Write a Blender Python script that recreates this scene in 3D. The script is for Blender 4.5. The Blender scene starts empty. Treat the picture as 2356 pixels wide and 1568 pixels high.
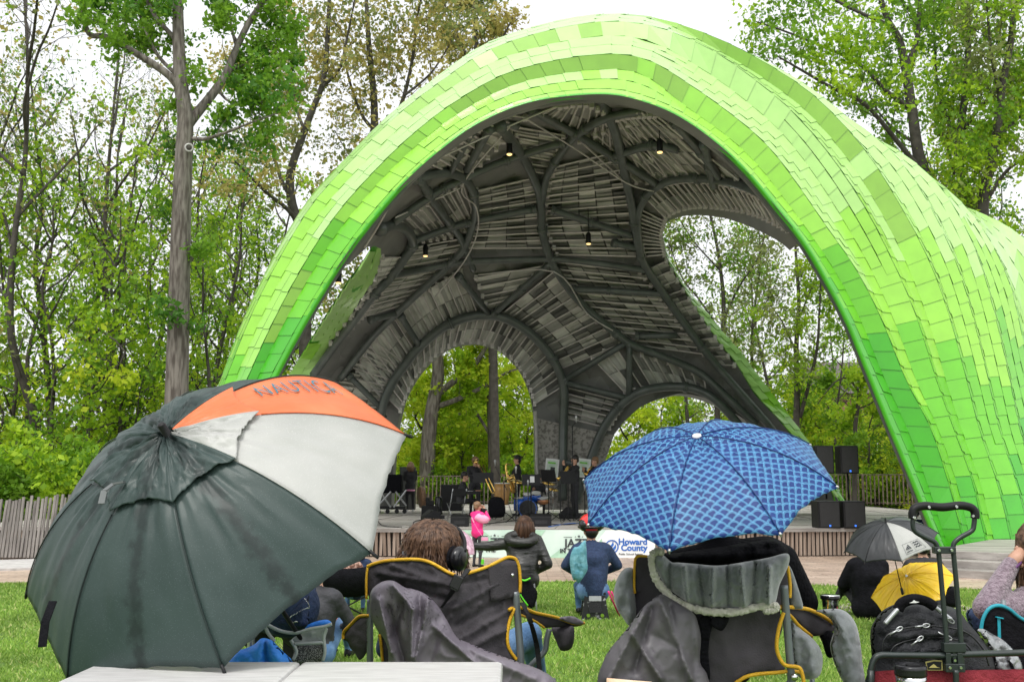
import bpy, bmesh, math, random
import numpy as np
from math import radians, sin, cos, pi, tan, atan, sqrt
from mathutils import Vector, Matrix, noise
from mathutils.geometry import delaunay_2d_cdt

# ------------------------------------------------------------ camera, sky, sun
SC = bpy.context.scene
COL = SC.collection
FPX, CX, CY, HOR, CAMZ = 2300.0, 1178.0, 784.0, 1105.0, 1.67   # plan units: a frame 2356 x 1568
TH = atan((HOR - CY) / FPX)
cam_d = bpy.data.cameras.new('camera'); cam = bpy.data.objects.new('camera', cam_d); COL.objects.link(cam)
cam.location = (0, 0, CAMZ); cam.rotation_euler = (pi / 2 + TH, 0, 0)
cam_d.sensor_width = 36; cam_d.lens = FPX / 2356 * 36; cam_d.clip_end = 2000; cam_d.clip_start = 0.05
cam_d.dof.use_dof = True; cam_d.dof.focus_distance = 4.3; cam_d.dof.aperture_fstop = 14.0
SC.camera = cam
W = bpy.data.worlds.new('World'); SC.world = W; W.use_nodes = True
wn = W.node_tree.nodes; wl = W.node_tree.links
sky = wn.new('ShaderNodeTexSky'); sky.sky_type = 'NISHITA'; sky.sun_disc = False
sky.sun_elevation = radians(58); sky.sun_rotation = radians(150); sky.dust_density = 6.0; sky.air_density = 1.0
hs = wn.new('ShaderNodeHueSaturation'); hs.inputs['Saturation'].default_value = 0.12; hs.inputs['Value'].default_value = 1.25
mxs = wn.new('ShaderNodeMix'); mxs.data_type = 'RGBA'; mxs.inputs[0].default_value = 0.6
mxs.inputs[7].default_value = (10.5, 10.7, 11.0, 1)     # even grey-white cloud cover over the clear sky
bgn = wn['Background']; bgn.inputs['Strength'].default_value = 0.108
wl.new(sky.outputs[0], hs.inputs['Color']); wl.new(hs.outputs[0], mxs.inputs[6]); wl.new(mxs.outputs[2], bgn.inputs['Color'])
sun_d = bpy.data.lights.new('sun', 'SUN'); sun_d.energy = 1.5; sun_d.angle = radians(20); sun_d.color = (1, 0.97, 0.92)
sun = bpy.data.objects.new('sun', sun_d); COL.objects.link(sun)
sun.rotation_euler = (radians(32), 0, radians(-30)); sun.location = (0, 0, 40)
SC.view_settings.view_transform = 'Standard'; SC.view_settings.look = 'None'
SC.view_settings.exposure = 0.46; SC.view_settings.gamma = 1.0
SC.render.engine = 'CYCLES'
SC.cycles.max_bounces = 6; SC.cycles.diffuse_bounces = 3; SC.cycles.glossy_bounces = 2; SC.cycles.transparent_max_bounces = 6
random.seed(7); RNG = np.random.default_rng(7)

def P(px, py, Y):                       # point at forward distance Y seen in plan position (px, py)
    a = (px - CX) / FPX; b = (CY - py) / FPX
    dy = cos(TH) - b * sin(TH); dz = sin(TH) + b * cos(TH)
    t = Y / dy
    return Vector((a * t, Y, CAMZ + dz * t))
def Pz(px, py, z):                      # point on the level z
    a = (px - CX) / FPX; b = (CY - py) / FPX
    dy = cos(TH) - b * sin(TH); dz = sin(TH) + b * cos(TH)
    t = (z - CAMZ) / dz
    return Vector((a * t, dy * t, z))
def gz(y):                              # lawn height: level far away, a gentle rise towards the camera
    t = min(1, max(0, (9.0 - y) / 5.0)); t = t * t * (3 - 2 * t)
    return 0.36 * t

# ------------------------------------------------------------ object helpers
def thing(name, label, cat, loc=(0, 0, 0), group=None):
    o = bpy.data.objects.new(name, None); COL.objects.link(o); o.location = loc
    o.empty_display_size = 0.2
    o['label'] = label; o['category'] = cat
    if group: o['group'] = group
    return o
def tag(o, label, cat, group=None):
    o['label'] = label; o['category'] = cat
    if group: o['group'] = group
    return o
def rootloc(o):
    v = Vector((0, 0, 0))
    while o is not None: v += Vector(o.location); o = o.parent
    return v
def link(me, name, mats, parent=None, smooth=False):
    o = bpy.data.objects.new(name, me); COL.objects.link(o)
    if not isinstance(mats, (list, tuple)): mats = [mats]
    for m in mats: me.materials.append(m)
    if parent is not None:
        me.transform(Matrix.Translation(-rootloc(parent))); o.parent = parent
    if smooth: me.shade_smooth()
    return o
class MB:
    def __init__(s): s.v = []; s.f = []; s.m = []
    def add(s, vs, fs, mi=0):
        b = len(s.v); s.v += [tuple(v) for v in vs]
        for f in fs: s.f.append([b + i for i in f]); s.m.append(mi)
        return s
    def box(s, c, d, rz=0, mi=0, rx=0, ry=0, taper=1.0):
        M = Matrix.Translation(Vector(c)) @ Matrix.Rotation(rz, 4, 'Z') @ Matrix.Rotation(ry, 4, 'Y') @ Matrix.Rotation(rx, 4, 'X')
        vs = []
        for z in (-1, 1):
            k = taper if z > 0 else 1
            for x, y in ((-1, -1), (1, -1), (1, 1), (-1, 1)):
                vs.append(M @ Vector((x * d[0] / 2 * k, y * d[1] / 2 * k, z * d[2] / 2)))
        return s.add(vs, [(3, 2, 1, 0), (4, 5, 6, 7), (0, 1, 5, 4), (1, 2, 6, 5), (2, 3, 7, 6), (3, 0, 4, 7)], mi)
    def bar(s, a, b, w, h, mi=0):         # rectangular bar between two points
        a = Vector(a); b = Vector(b); d = (b - a).normalized()
        up = Vector((0, 0, 1)) if abs(d.z) < .9 else Vector((0, 1, 0))
        u = d.cross(up).normalized() * w / 2; v = u.normalized().cross(d) * h / 2
        vs = [a - u - v, a + u - v, a + u + v, a - u + v, b - u - v, b + u - v, b + u + v, b - u + v]
        return s.add(vs, [(3, 2, 1, 0), (4, 5, 6, 7), (0, 1, 5, 4), (1, 2, 6, 5), (2, 3, 7, 6), (3, 0, 4, 7)], mi)
    def tube(s, pts, r, n=8, mi=0, closed=False, cap=True):
        pts = [Vector(p) for p in pts]; N = len(pts)
        rs = [r] * N if not hasattr(r, '__len__') else list(r)
        vs = []; pu = None
        for i, p in enumerate(pts):
            if closed: d = pts[(i + 1) % N] - pts[i - 1]
            else: d = pts[min(i + 1, N - 1)] - pts[max(i - 1, 0)]
            if d.length < 1e-9: d = Vector((0, 0, 1))
            d.normalize()
            if pu is None:
                pu = d.cross(Vector((0, 0, 1)) if abs(d.z) < .9 else Vector((0, 1, 0)))
            u = pu - d * pu.dot(d)
            if u.length < 1e-6: u = d.orthogonal()
            u.normalize(); pu = u; w = d.cross(u)
            for k in range(n):
                t = 2 * pi * k / n; vs.append(p + (u * cos(t) + w * sin(t)) * rs[i])
        fs = []
        for i in range(N if closed else N - 1):
            for k in range(n):
                a = i * n + k; b = i * n + (k + 1) % n; c = ((i + 1) % N) * n
                fs.append((a, b, c + (k + 1) % n, c + k))
        if cap and not closed:
            fs.append(tuple(range(n - 1, -1, -1))); fs.append(tuple(range((N - 1) * n, N * n)))
        return s.add(vs, fs, mi)
    def lathe(s, c, prof, n=20, axis=(0, 0, 1), mi=0):    # prof: (r, h) along the axis from c
        c = Vector(c); ax = Vector(axis).normalized(); u = ax.orthogonal().normalized(); w = ax.cross(u)
        vs = []
        for r, h in prof:
            for k in range(n):
                t = 2 * pi * k / n; vs.append(c + ax * h + (u * cos(t) + w * sin(t)) * max(r, 1e-4))
        fs = []
        for i in range(len(prof) - 1):
            for k in range(n):
                a = i * n + k; b = i * n + (k + 1) % n; fs.append((a, b, b + n, a + n))
        fs.append(tuple(range(n - 1, -1, -1))); fs.append(tuple(range((len(prof) - 1) * n, len(prof) * n)))
        return s.add(vs, fs, mi)
    def ball(s, c, r, n=12, mi=0):
        c = Vector(c); r = (r, r, r) if not hasattr(r, '__len__') else r
        vs = []; m = n // 2
        for i in range(m + 1):
            a = pi * i / m
            for k in range(n):
                b = 2 * pi * k / n
                vs.append(c + Vector((r[0] * sin(a) * cos(b), r[1] * sin(a) * sin(b), r[2] * cos(a))))
        fs = [(i * n + k, (i + 1) * n + k, (i + 1) * n + (k + 1) % n, i * n + (k + 1) % n) for i in range(m) for k in range(n)]
        return s.add(vs, fs, mi)
    def build(s, name, mats, parent=None, smooth=False, bevel=0, sub=0):
        me = bpy.data.meshes.new(name); me.from_pydata(s.v, [], s.f); me.update()
        me.polygons.foreach_set('material_index', s.m)
        o = link(me, name, mats, parent, smooth)
        if bevel:
            b = o.modifiers.new('bevel', 'BEVEL'); b.width = bevel; b.segments = 2; b.limit_method = 'ANGLE'; b.angle_limit = radians(50)
        if sub:
            b = o.modifiers.new('subd', 'SUBSURF'); b.levels = sub; b.render_levels = sub
        return o
def crom(pts, n=8, closed=False):       # smooth curve through control points (any dimension)
    p = np.array(pts, float); N = len(p); out = []
    rng = range(N if closed else N - 1)
    for i in rng:
        if closed: a, b, c, d = p[i - 1], p[i], p[(i + 1) % N], p[(i + 2) % N]
        else: a, b, c, d = p[max(i - 1, 0)], p[i], p[i + 1], p[min(i + 2, N - 1)]
        for k in range(n):
            t = k / n
            out.append(.5 * ((2 * b) + (-a + c) * t + (2 * a - 5 * b + 4 * c - d) * t * t + (-a + 3 * b - 3 * c + d) * t ** 3))
    if not closed: out.append(p[-1])
    return np.array(out)
def resample(pts, n):
    p = np.array(pts, float); d = np.r_[0, np.cumsum(np.linalg.norm(np.diff(p, axis=0), axis=1))]
    t = np.linspace(0, d[-1], n)
    return np.stack([np.interp(t, d, p[:, k]) for k in range(p.shape[1])], 1)

# ------------------------------------------------------------ materials (all procedural)
def mat(name, col, rough=.6, metal=0, var=.15, vscale=8, bump=0, bscale=40, coat=0, spec=None, col2=None, sheen=0, trans=0, emit=None, estr=1, detail=4, thresh=None, speck=0, speckcol=(.7, .7, .7), spscale=300, coord='Object', stretch=(1, 1, 1)):
    m = bpy.data.materials.new(name); m.use_nodes = True; nt = m.node_tree; N = nt.nodes; L = nt.links
    b = N['Principled BSDF']
    b.inputs['Roughness'].default_value = rough; b.inputs['Metallic'].default_value = metal
    if coat: b.inputs['Coat Weight'].default_value = coat; b.inputs['Coat Roughness'].default_value = .12
    if spec is not None: b.inputs['Specular IOR Level'].default_value = spec
    if sheen: b.inputs['Sheen Weight'].default_value = sheen
    tc = N.new('ShaderNodeTexCoord'); mp = N.new('ShaderNodeMapping'); L.new(tc.outputs[coord], mp.inputs[0]); mp.inputs['Scale'].default_value = stretch
    nz = N.new('ShaderNodeTexNoise'); nz.inputs['Scale'].default_value = vscale; nz.inputs['Detail'].default_value = detail; L.new(mp.outputs[0], nz.inputs['Vector'])
    c = Vector(col[:3]); lo = c * (1 - var); hi = c * (1 + var) if col2 is None else Vector(col2)
    if col2 is not None: lo = c
    rp = N.new('ShaderNodeValToRGB'); L.new(nz.outputs[0], rp.inputs[0])
    t0, t1 = thresh or (.32, .68)
    rp.color_ramp.elements[0].position = t0; rp.color_ramp.elements[1].position = t1
    rp.color_ramp.elements[0].color = (*[max(0, x) for x in lo], 1); rp.color_ramp.elements[1].color = (*[min(1, x) for x in hi], 1)
    out = rp.outputs[0]
    if speck:
        vo = N.new('ShaderNodeTexVoronoi'); vo.inputs['Scale'].default_value = spscale; L.new(mp.outputs[0], vo.inputs['Vector'])
        mt = N.new('ShaderNodeMath'); mt.operation = 'LESS_THAN'; mt.inputs[1].default_value = speck; L.new(vo.outputs['Distance'], mt.inputs[0])
        mx = N.new('ShaderNodeMix'); mx.data_type = 'RGBA'; L.new(mt.outputs[0], mx.inputs[0]); L.new(out, mx.inputs[6]); mx.inputs[7].default_value = (*speckcol, 1)
        out = mx.outputs[2]
    L.new(out, b.inputs['Base Color'])
    if bump:
        n2 = N.new('ShaderNodeTexNoise'); n2.inputs['Scale'].default_value = bscale; n2.inputs['Detail'].default_value = 5; L.new(mp.outputs[0], n2.inputs['Vector'])
        bp = N.new('ShaderNodeBump'); bp.inputs['Strength'].default_value = bump; bp.inputs['Distance'].default_value = .02
        L.new(n2.outputs[0], bp.inputs['Height']); L.new(bp.outputs[0], b.inputs['Normal'])
    if emit: b.inputs['Emission Color'].default_value = (*emit, 1); b.inputs['Emission Strength'].default_value = estr
    if trans:
        tr = N.new('ShaderNodeBsdfTranslucent'); L.new(out, tr.inputs[0]); ms = N.new('ShaderNodeMixShader'); ms.inputs[0].default_value = trans
        L.new(b.outputs[0], ms.inputs[1]); L.new(tr.outputs[0], ms.inputs[2]); L.new(ms.outputs[0], N['Material Output'].inputs[0])
    return m

def seg_d(px, py, a, b):
    ax, ay, bx, by = a[0], a[1], b[0], b[1]
    dx, dy = bx - ax, by - ay; L2 = dx * dx + dy * dy + 1e-9
    t = np.clip(((px - ax) * dx + (py - ay) * dy) / L2, 0, 1)
    return np.hypot(px - ax - t * dx, py - ay - t * dy)
def poly_edge_d(x, y, poly):
    d = np.full(len(x), 1e9)
    for i in range(len(poly)): d = np.minimum(d, seg_d(x, y, poly[i - 1], poly[i]))
    return d
def inside(x, y, poly):
    c = np.zeros(len(x), bool); n = len(poly)
    for i in range(n):
        x1, y1 = poly[i - 1]; x2, y2 = poly[i]
        if y1 == y2: continue
        k = ((y1 > y) != (y2 > y)) & (x < (x2 - x1) * (y - y1) / (y2 - y1) + x1); c ^= k
    return c
def cdt(outline, step, holes=(), jitter=.25, seed=1):
    """Triangulate an outline with interior points; returns 2-D points and triangles."""
    rg = np.random.default_rng(seed)
    def dens(pl):
        pl = np.array(pl, float); out = []
        for i in range(len(pl)):
            a, b = pl[i], pl[(i + 1) % len(pl)]; n = max(1, int(round(np.hypot(*(b - a)) / step)))
            for k in range(n): out.append(a + (b - a) * k / n)
        return out
    loops = [dens(outline)] + [dens(h) for h in holes]
    pts = []; edges = []
    for lp in loops:
        s = len(pts); pts += lp; n = len(lp); edges += [(s + i, s + (i + 1) % n) for i in range(n)]
    o = np.array(outline, float); x0, y0 = o.min(0); x1, y1 = o.max(0)
    gx, gy = [], []
    r = 0; y = y0 + step / 2
    while y < y1:
        x = x0 + (step / 2 if r % 2 else 0)
        while x < x1: gx.append(x); gy.append(y); x += step
        y += step * .87; r += 1
    gx = np.array(gx) + rg.uniform(-jitter, jitter, len(gx)) * step; gy = np.array(gy) + rg.uniform(-jitter, jitter, len(gy)) * step
    k = inside(gx, gy, outline)
    for h in holes: k &= ~inside(gx, gy, h)
    allp = np.array(loops[0]); d = poly_edge_d(gx, gy, [tuple(q) for q in outline])
    for h in holes: d = np.minimum(d, poly_edge_d(gx, gy, h))
    k &= d > step * .45
    pts += [np.array(q) for q in zip(gx[k], gy[k])]
    v, e, fc, *_ = delaunay_2d_cdt([Vector((float(q[0]), float(q[1]))) for q in pts], edges, [], 0, 1e-4)
    v = np.array([(q.x, q.y) for q in v]); F = []
    fc = [f for f in fc]
    cx = np.array([v[list(f)].mean(0) for f in fc])
    ok = inside(cx[:, 0], cx[:, 1], outline)
    for h in holes: ok &= ~inside(cx[:, 0], cx[:, 1], h)
    return v, [tuple(f) for f, g in zip(fc, ok) if g]
def fnoise(x, y, s, seed=0):
    return np.array([noise.noise(Vector((a / s, b / s, seed * 3.7))) for a, b in zip(x, y)])
def cloth(name, outline, Y, mt, parent=None, step=9, thick=.012, bulge=0, bw=60, wr=0, ws=40, folds=(), smooth=True, closed=False, curve=True, back=None, seed=1, edge=None):
    """A soft piece: outline in plan units, distance Y (number or function), thickness, bulge and folds in metres."""
    ol = crom(outline, 4, True) if curve else np.array(outline, float)
    ol = [tuple(q) for q in ol]
    v, F = cdt(ol, step, seed=seed)
    x, y = v[:, 0], v[:, 1]; ed = poly_edge_d(x, y, ol)
    prof = np.sqrt(np.clip(1 - (1 - np.minimum(ed / bw, 1)) ** 2, 0, 1))
    base = np.array([Y(a, b) for a, b in v]) if callable(Y) else np.full(len(v), float(Y))
    fr = -bulge * prof
    if wr: fr = fr - wr * fnoise(x, y, ws, seed) * np.minimum(ed / 12 + .15, 1) - wr * .5 * fnoise(x, y, ws * .4, seed + 5) * np.minimum(ed / 12 + .15, 1)
    if wr:                                  # sharp little creases, mostly running downwards
        rn = lambda s_, k: 1 - np.abs(fnoise(x * 1.5 + y * .35, y * .62 - x * .2, s_, k)) * 3.2
        fr = fr - (np.clip(rn(ws * 1.1, seed + 9), 0, 1) ** 3 * wr * .8 + np.clip(rn(ws * .5, seed + 12), 0, 1) ** 3 * wr * .35) * np.minimum(ed / 14 + .1, 1)
    for q in folds: fr = fr - q[4] * np.exp(-(seg_d(x, y, q[:2], q[2:4]) / q[5]) ** 1.35)
    n = len(v); bkd = (bulge if back is None else back) * prof if closed else np.zeros(n)
    front = [P(a, b, Yc) for a, b, Yc in zip(x, y, base + fr)]
    if closed: backp = [P(a, b, Yc) for a, b, Yc in zip(x, y, base + np.maximum(bkd, 0) + thick)]
    else: backp = [P(a, b, Yc) for a, b, Yc in zip(x, y, base + fr + thick)]
    from collections import Counter
    cnt = Counter()
    # orientation so that the front faces the camera
    faces = []
    for f in F:
        a, b, c = front[f[0]], front[f[1]], front[f[2]]
        nn = (b - a).cross(c - a)
        if nn.y > 0: f = tuple(reversed(f))
        faces.append(f)
        for i in range(len(f)): cnt[(f[i], f[(i + 1) % len(f)])] += 1
    mb = MB(); mb.v = [tuple(q) for q in front] + [tuple(q) for q in backp]
    for f in faces:
        mb.f.append(list(f)); mb.m.append(0); mb.f.append([i + n for i in reversed(f)]); mb.m.append(0)
    for (i, j), k in list(cnt.items()):
        if (j, i) not in cnt: mb.f.append([j, i, i + n, j + n]); mb.m.append(1 if edge else 0)
    return mb.build(name, [mt, edge] if edge else mt, parent, smooth)
def pipe(name, pts, Y, r, mt, parent=None, n=6, closed=False, smooth=True, sm=5):
    """A tube through plan points; each point (px, py) or (px, py, Y)."""
    q = [(p[0], p[1], p[2] if len(p) > 2 else Y) for p in pts]
    q = crom(q, sm, closed) if sm else q
    return MB().tube([P(*p) for p in q], r, n, closed=closed).build(name, mt, parent, smooth)
# ------------------------------------------------------------ the materials of the place
def leafmat(name, c1, c2, tr=.45):
    m = mat(name, c1, .55, col2=c2, vscale=1.3, detail=2, thresh=(.35, .65), trans=tr, spec=.3)
    return m
M = {}
M['bark'] = mat('bark', (.075, .062, .052), .95, col2=(.20, .178, .155), vscale=11, bump=1.0, bscale=16, stretch=(1, 1, .16), thresh=(.38, .62), detail=10)
M['bark_dark'] = mat('bark_dark', (.035, .030, .024), .9, col2=(.075, .066, .055), vscale=5, bump=.5, bscale=18)
M['leaf_mid'] = leafmat('leaf_mid', (.11, .25, .012), (.23, .41, .035))
M['leaf_deep'] = leafmat('leaf_deep', (.05, .15, .012), (.11, .27, .03))
M['leaf_yellow'] = leafmat('leaf_yellow', (.42, .58, .02), (.66, .74, .06), .6)
M['leaf_fresh'] = leafmat('leaf_fresh', (.24, .43, .015), (.44, .62, .035), .5)
M['leaf_olive'] = leafmat('leaf_olive', (.38, .31, .08), (.52, .47, .15))
M['leaf_dull'] = leafmat('leaf_dull', (.17, .22, .06), (.30, .34, .11))
M['tube'] = mat('steel_tube_paint', (.085, .098, .092), .38, metal=.0, var=.2, vscale=3, coat=.15)
M['rod'] = mat('purlin_steel', (.56, .53, .51), .5, metal=.3, var=.12, vscale=4)
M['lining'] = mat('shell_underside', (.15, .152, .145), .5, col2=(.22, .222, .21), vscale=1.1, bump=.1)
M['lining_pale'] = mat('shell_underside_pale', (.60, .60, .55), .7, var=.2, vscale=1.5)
M['g0'] = mat('green_backing', (.06, .33, .012), .5)
M['g9'] = mat('green_panel_edge', (.015, .13, .006), .6)  # darkened to paint in the shadow line at each panel edge
pal = {'g1': (.045, .38, .001), 'g2': (.125, .49, .004), 'g3': (.27, .61, .04), 'g4': (.21, .44, .03), 'g5': (.39, .67, .19)}
for k, c in pal.items():
    M[k] = mat('green_panel_' + {'g1': 'vivid', 'g2': 'lime', 'g3': 'light', 'g4': 'olive', 'g5': 'pale'}[k], c, .38, var=.06, vscale=2.5, detail=8, coat=.6)
M['deck'] = mat('stage_deck', (.38, .35, .32), .5, col2=(.52, .49, .45), vscale=1.2, stretch=(1, 5, 1), coat=.15)
M['wood_grey'] = mat('weathered_wood', (.26, .225, .20), .8, col2=(.50, .45, .41), vscale=5, bump=.5, bscale=30, stretch=(1, 1, .2))
M['wood_dark'] = mat('dark_wood', (.05, .045, .04), .8, col2=(.11, .09, .075), vscale=6)
M['plank'] = mat('grey_planks', (.20, .18, .165), .6, col2=(.40, .37, .34), vscale=3, bump=.4, bscale=20, stretch=(.25, 1, 3))
M['concrete'] = mat('concrete', (.36, .345, .33), .8, col2=(.52, .50, .48), vscale=7, bump=.3, bscale=30, detail=8)
M['concrete_wall'] = mat('board_concrete', (.17, .16, .145), .85, col2=(.34, .325, .30), vscale=9, bump=.3, bscale=25, detail=8, thresh=(.4, .52))
M['black'] = mat('black_plastic', (.008, .008, .009), .5, var=.2, spec=.3)
M['black_gloss'] = mat('black_gloss', (.012, .012, .014), .25)
M['black_cloth'] = mat('black_cloth', (.006, .006, .008), .85, var=.4, vscale=20, bump=.5, bscale=60, spec=.12)
M['grille'] = mat('speaker_grille', (.012, .012, .013), .6, speck=.25, speckcol=(.03, .03, .032), spscale=60)
M['metal'] = mat('grey_metal', (.45, .46, .47), .35, metal=.8, var=.1)
M['chrome'] = mat('chrome', (.7, .7, .7), .15, metal=1, var=.05)
M['brass'] = mat('brass', (.85, .55, .16), .22, metal=1, var=.08)
M['skin'] = mat('skin', (.52, .29, .20), .55, var=.08, vscale=12)
M['skin2'] = mat('skin_tan', (.42, .22, .14), .55, var=.08, vscale=12)
M['hair_brown'] = mat('hair_brown', (.025, .012, .007), .5, col2=(.09, .045, .025), vscale=30, spec=.2, stretch=(1, 1, .15))
M['hair_black'] = mat('hair_black', (.008, .006, .006), .4, var=.3, vscale=30)
M['hair_light'] = mat('hair_light_brown', (.13, .07, .035), .55, col2=(.26, .15, .08), vscale=20)
M['navy'] = mat('navy_cloth', (.010, .022, .060), .85, col2=(.02, .04, .10), vscale=30, bump=.5, bscale=60)
M['white'] = mat('white', (.75, .75, .75), .5, var=.04)
M['blue_led'] = mat('blue_light', (.02, .1, .8), .4, emit=(.05, .25, 1), estr=.8)
M['warm_led'] = mat('warm_lamp', (.9, .7, .4), .4, emit=(1, .66, .25), estr=1.3)

# ------------------------------------------------------------ ground
def paving():
    m = bpy.data.materials.new('stone_paving'); m.use_nodes = True; nt = m.node_tree; N = nt.nodes; L = nt.links; b = N['Principled BSDF']
    tc = N.new('ShaderNodeTexCoord'); br = N.new('ShaderNodeTexBrick'); L.new(tc.outputs['Object'], br.inputs['Vector'])
    br.inputs['Color1'].default_value = (.40, .29, .22, 1); br.inputs['Color2'].default_value = (.56, .44, .35, 1); br.inputs['Mortar'].default_value = (.20, .14, .105, 1)
    br.inputs['Scale'].default_value = 1; br.inputs['Brick Width'].default_value = .62; br.inputs['Row Height'].default_value = .13; br.inputs['Mortar Size'].default_value = .012
    nz = N.new('ShaderNodeTexNoise'); nz.inputs['Scale'].default_value = 1.7; nz.inputs['Detail'].default_value = 6; L.new(tc.outputs['Object'], nz.inputs['Vector'])
    mx = N.new('ShaderNodeMix'); mx.data_type = 'RGBA'; mx.blend_type = 'OVERLAY'; mx.inputs[0].default_value = .6; L.new(br.outputs[0], mx.inputs[6]); L.new(nz.outputs[0], mx.inputs[7]); L.new(mx.outputs[2], b.inputs['Base Color'])
    b.inputs['Roughness'].default_value = .45
    bp = N.new('ShaderNodeBump'); bp.inputs['Strength'].default_value = .4; bp.inputs['Distance'].default_value = .01; L.new(br.outputs[1], bp.inputs['Height']); bp.invert = True; L.new(bp.outputs[0], b.inputs['Normal'])
    return m
M['soil'] = mat('lawn_soil', (.05, .11, .015), .9, col2=(.14, .24, .03), vscale=1.2, bump=.5, bscale=60, detail=6)
M['forest_floor'] = mat('forest_floor', (.045, .07, .02), .95, col2=(.14, .20, .05), vscale=.6, bump=.5, bscale=5, detail=8)
mb = MB(); xs = np.linspace(-300, 300, 41); ys = np.r_[np.linspace(-30, 3, 6), np.linspace(3.5, 9.5, 13), np.linspace(12, 60, 10), 100, 200, 420]
for y in ys:
    for x in xs: mb.v.append((x, y, gz(y) if y < 50 else -.02))
nx = len(xs)
for j in range(len(ys) - 1):
    for i in range(nx - 1):
        mb.f.append([j * nx + i, j * nx + i + 1, (j + 1) * nx + i + 1, (j + 1) * nx + i]); mb.m.append(1 if ys[j] > 20 else 0)
g = mb.build('ground', [M['soil'], M['forest_floor']], smooth=True); g['kind'] = 'structure'
# paved terrace between lawn and stage
YT = Pz(1178, 1337, .004).y
mb = MB()
edge = [(-30, YT - .6), (-7.5, YT - .25), (-3, YT - .1), (0, YT), (2.4, YT - .1), (5.5, YT - .75), (9, YT - 1.7), (14, YT - 3.4), (40, YT - 12)]
fr = crom(edge, 4); n = len(fr)
mb.v = [(a, b, .006) for a, b in fr] + [(a, 46, .006) for a, b in fr]
mb.f = [[i, i + 1, n + i + 1, n + i] for i in range(n - 1)]; mb.m = [0] * (n - 1)
pv = mb.build('pavement', paving()); pv['kind'] = 'structure'
# grass blades
def lawn_edge(x): return np.interp(x, [q[0] for q in fr], [q[1] for q in fr])
def make_grass():
    N1 = 380000
    u = RNG.random(N1); y = 2.6 + (17.2 - 2.6) * u ** 1.2; half = y * .56 + .5
    x = RNG.uniform(-1, 1, N1) * half
    k = y < lawn_edge(x) + .03; x = x[k]; y = y[k]; n = len(x)
    t = np.clip((9 - y) / 5, 0, 1); z = .36 * t * t * (3 - 2 * t)
    cl = .5 + .5 * np.sin(x * 5.1 + np.sin(y * 3.3) * 2) * np.sin(y * 4.7 + x * 1.7)
    h = RNG.uniform(.02, .05, n) * (.7 + .6 * cl); w = RNG.uniform(.0022, .0045, n) * (1 + y / 9)
    a = RNG.uniform(0, 2 * pi, n); lx = RNG.normal(0, .022, n); ly = RNG.normal(0, .022, n)
    V = np.empty((n, 3, 3)); V[:, 0] = np.stack([x - cos_(a) * w, y - sin_(a) * w, z - .002], 1); V[:, 1] = np.stack([x + cos_(a) * w, y + sin_(a) * w, z - .002], 1)
    V[:, 2] = np.stack([x + lx, y + ly, z + h], 1)
    me = fastmesh('grass', V.reshape(-1, 3), 3, n)
    pt = np.array([noise.noise(Vector((a_ * .9, b_ * .9, 1.5))) + .6 * noise.noise(Vector((a_ * 3.1, b_ * 3.1, 4))) for a_, b_ in zip(x[::8], y[::8])]); pt = np.repeat(pt, 8)[:n]
    me.polygons.foreach_set('material_index', np.clip((RNG.random(n) * 2.6 + pt * 2.2 + .15), 0, 3).astype(np.int32))
    ms = [mat('grass_a', (.15, .28, .03), .6, trans=.35, var=.25, vscale=.8), mat('grass_b', (.24, .39, .055), .6, trans=.35, var=.25, vscale=.8), mat('grass_c', (.35, .50, .10), .6, trans=.35, var=.2, vscale=.8), mat('grass_straw', (.50, .50, .20), .7, trans=.2)]
    o = link(me, 'grass', ms); o['kind'] = 'stuff'; tag(o, 'short wet green lawn in front of the stage terrace', 'grass')
def cos_(a): return np.cos(a)
def sin_(a): return np.sin(a)
def fastmesh(name, V, k, n):
    me = bpy.data.meshes.new(name); me.vertices.add(len(V)); me.vertices.foreach_set('co', np.ascontiguousarray(V, dtype=np.float32).ravel())
    me.loops.add(n * k); me.loops.foreach_set('vertex_index', np.arange(n * k, dtype=np.int32))
    me.polygons.add(n); me.polygons.foreach_set('loop_start', np.arange(0, n * k, k, dtype=np.int32)); me.polygons.foreach_set('loop_total', np.full(n, k, dtype=np.int32))
    me.update(); me.validate(); return me
make_grass()
# ------------------------------------------------------------ the green band shell
shell = thing('bandshell', 'tall curved band shell clad in glossy green shingle panels over the stage', 'band shell', (2, 24, 0))
FR = [.07, .31, .5, .72, .9, 1.0]
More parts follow.
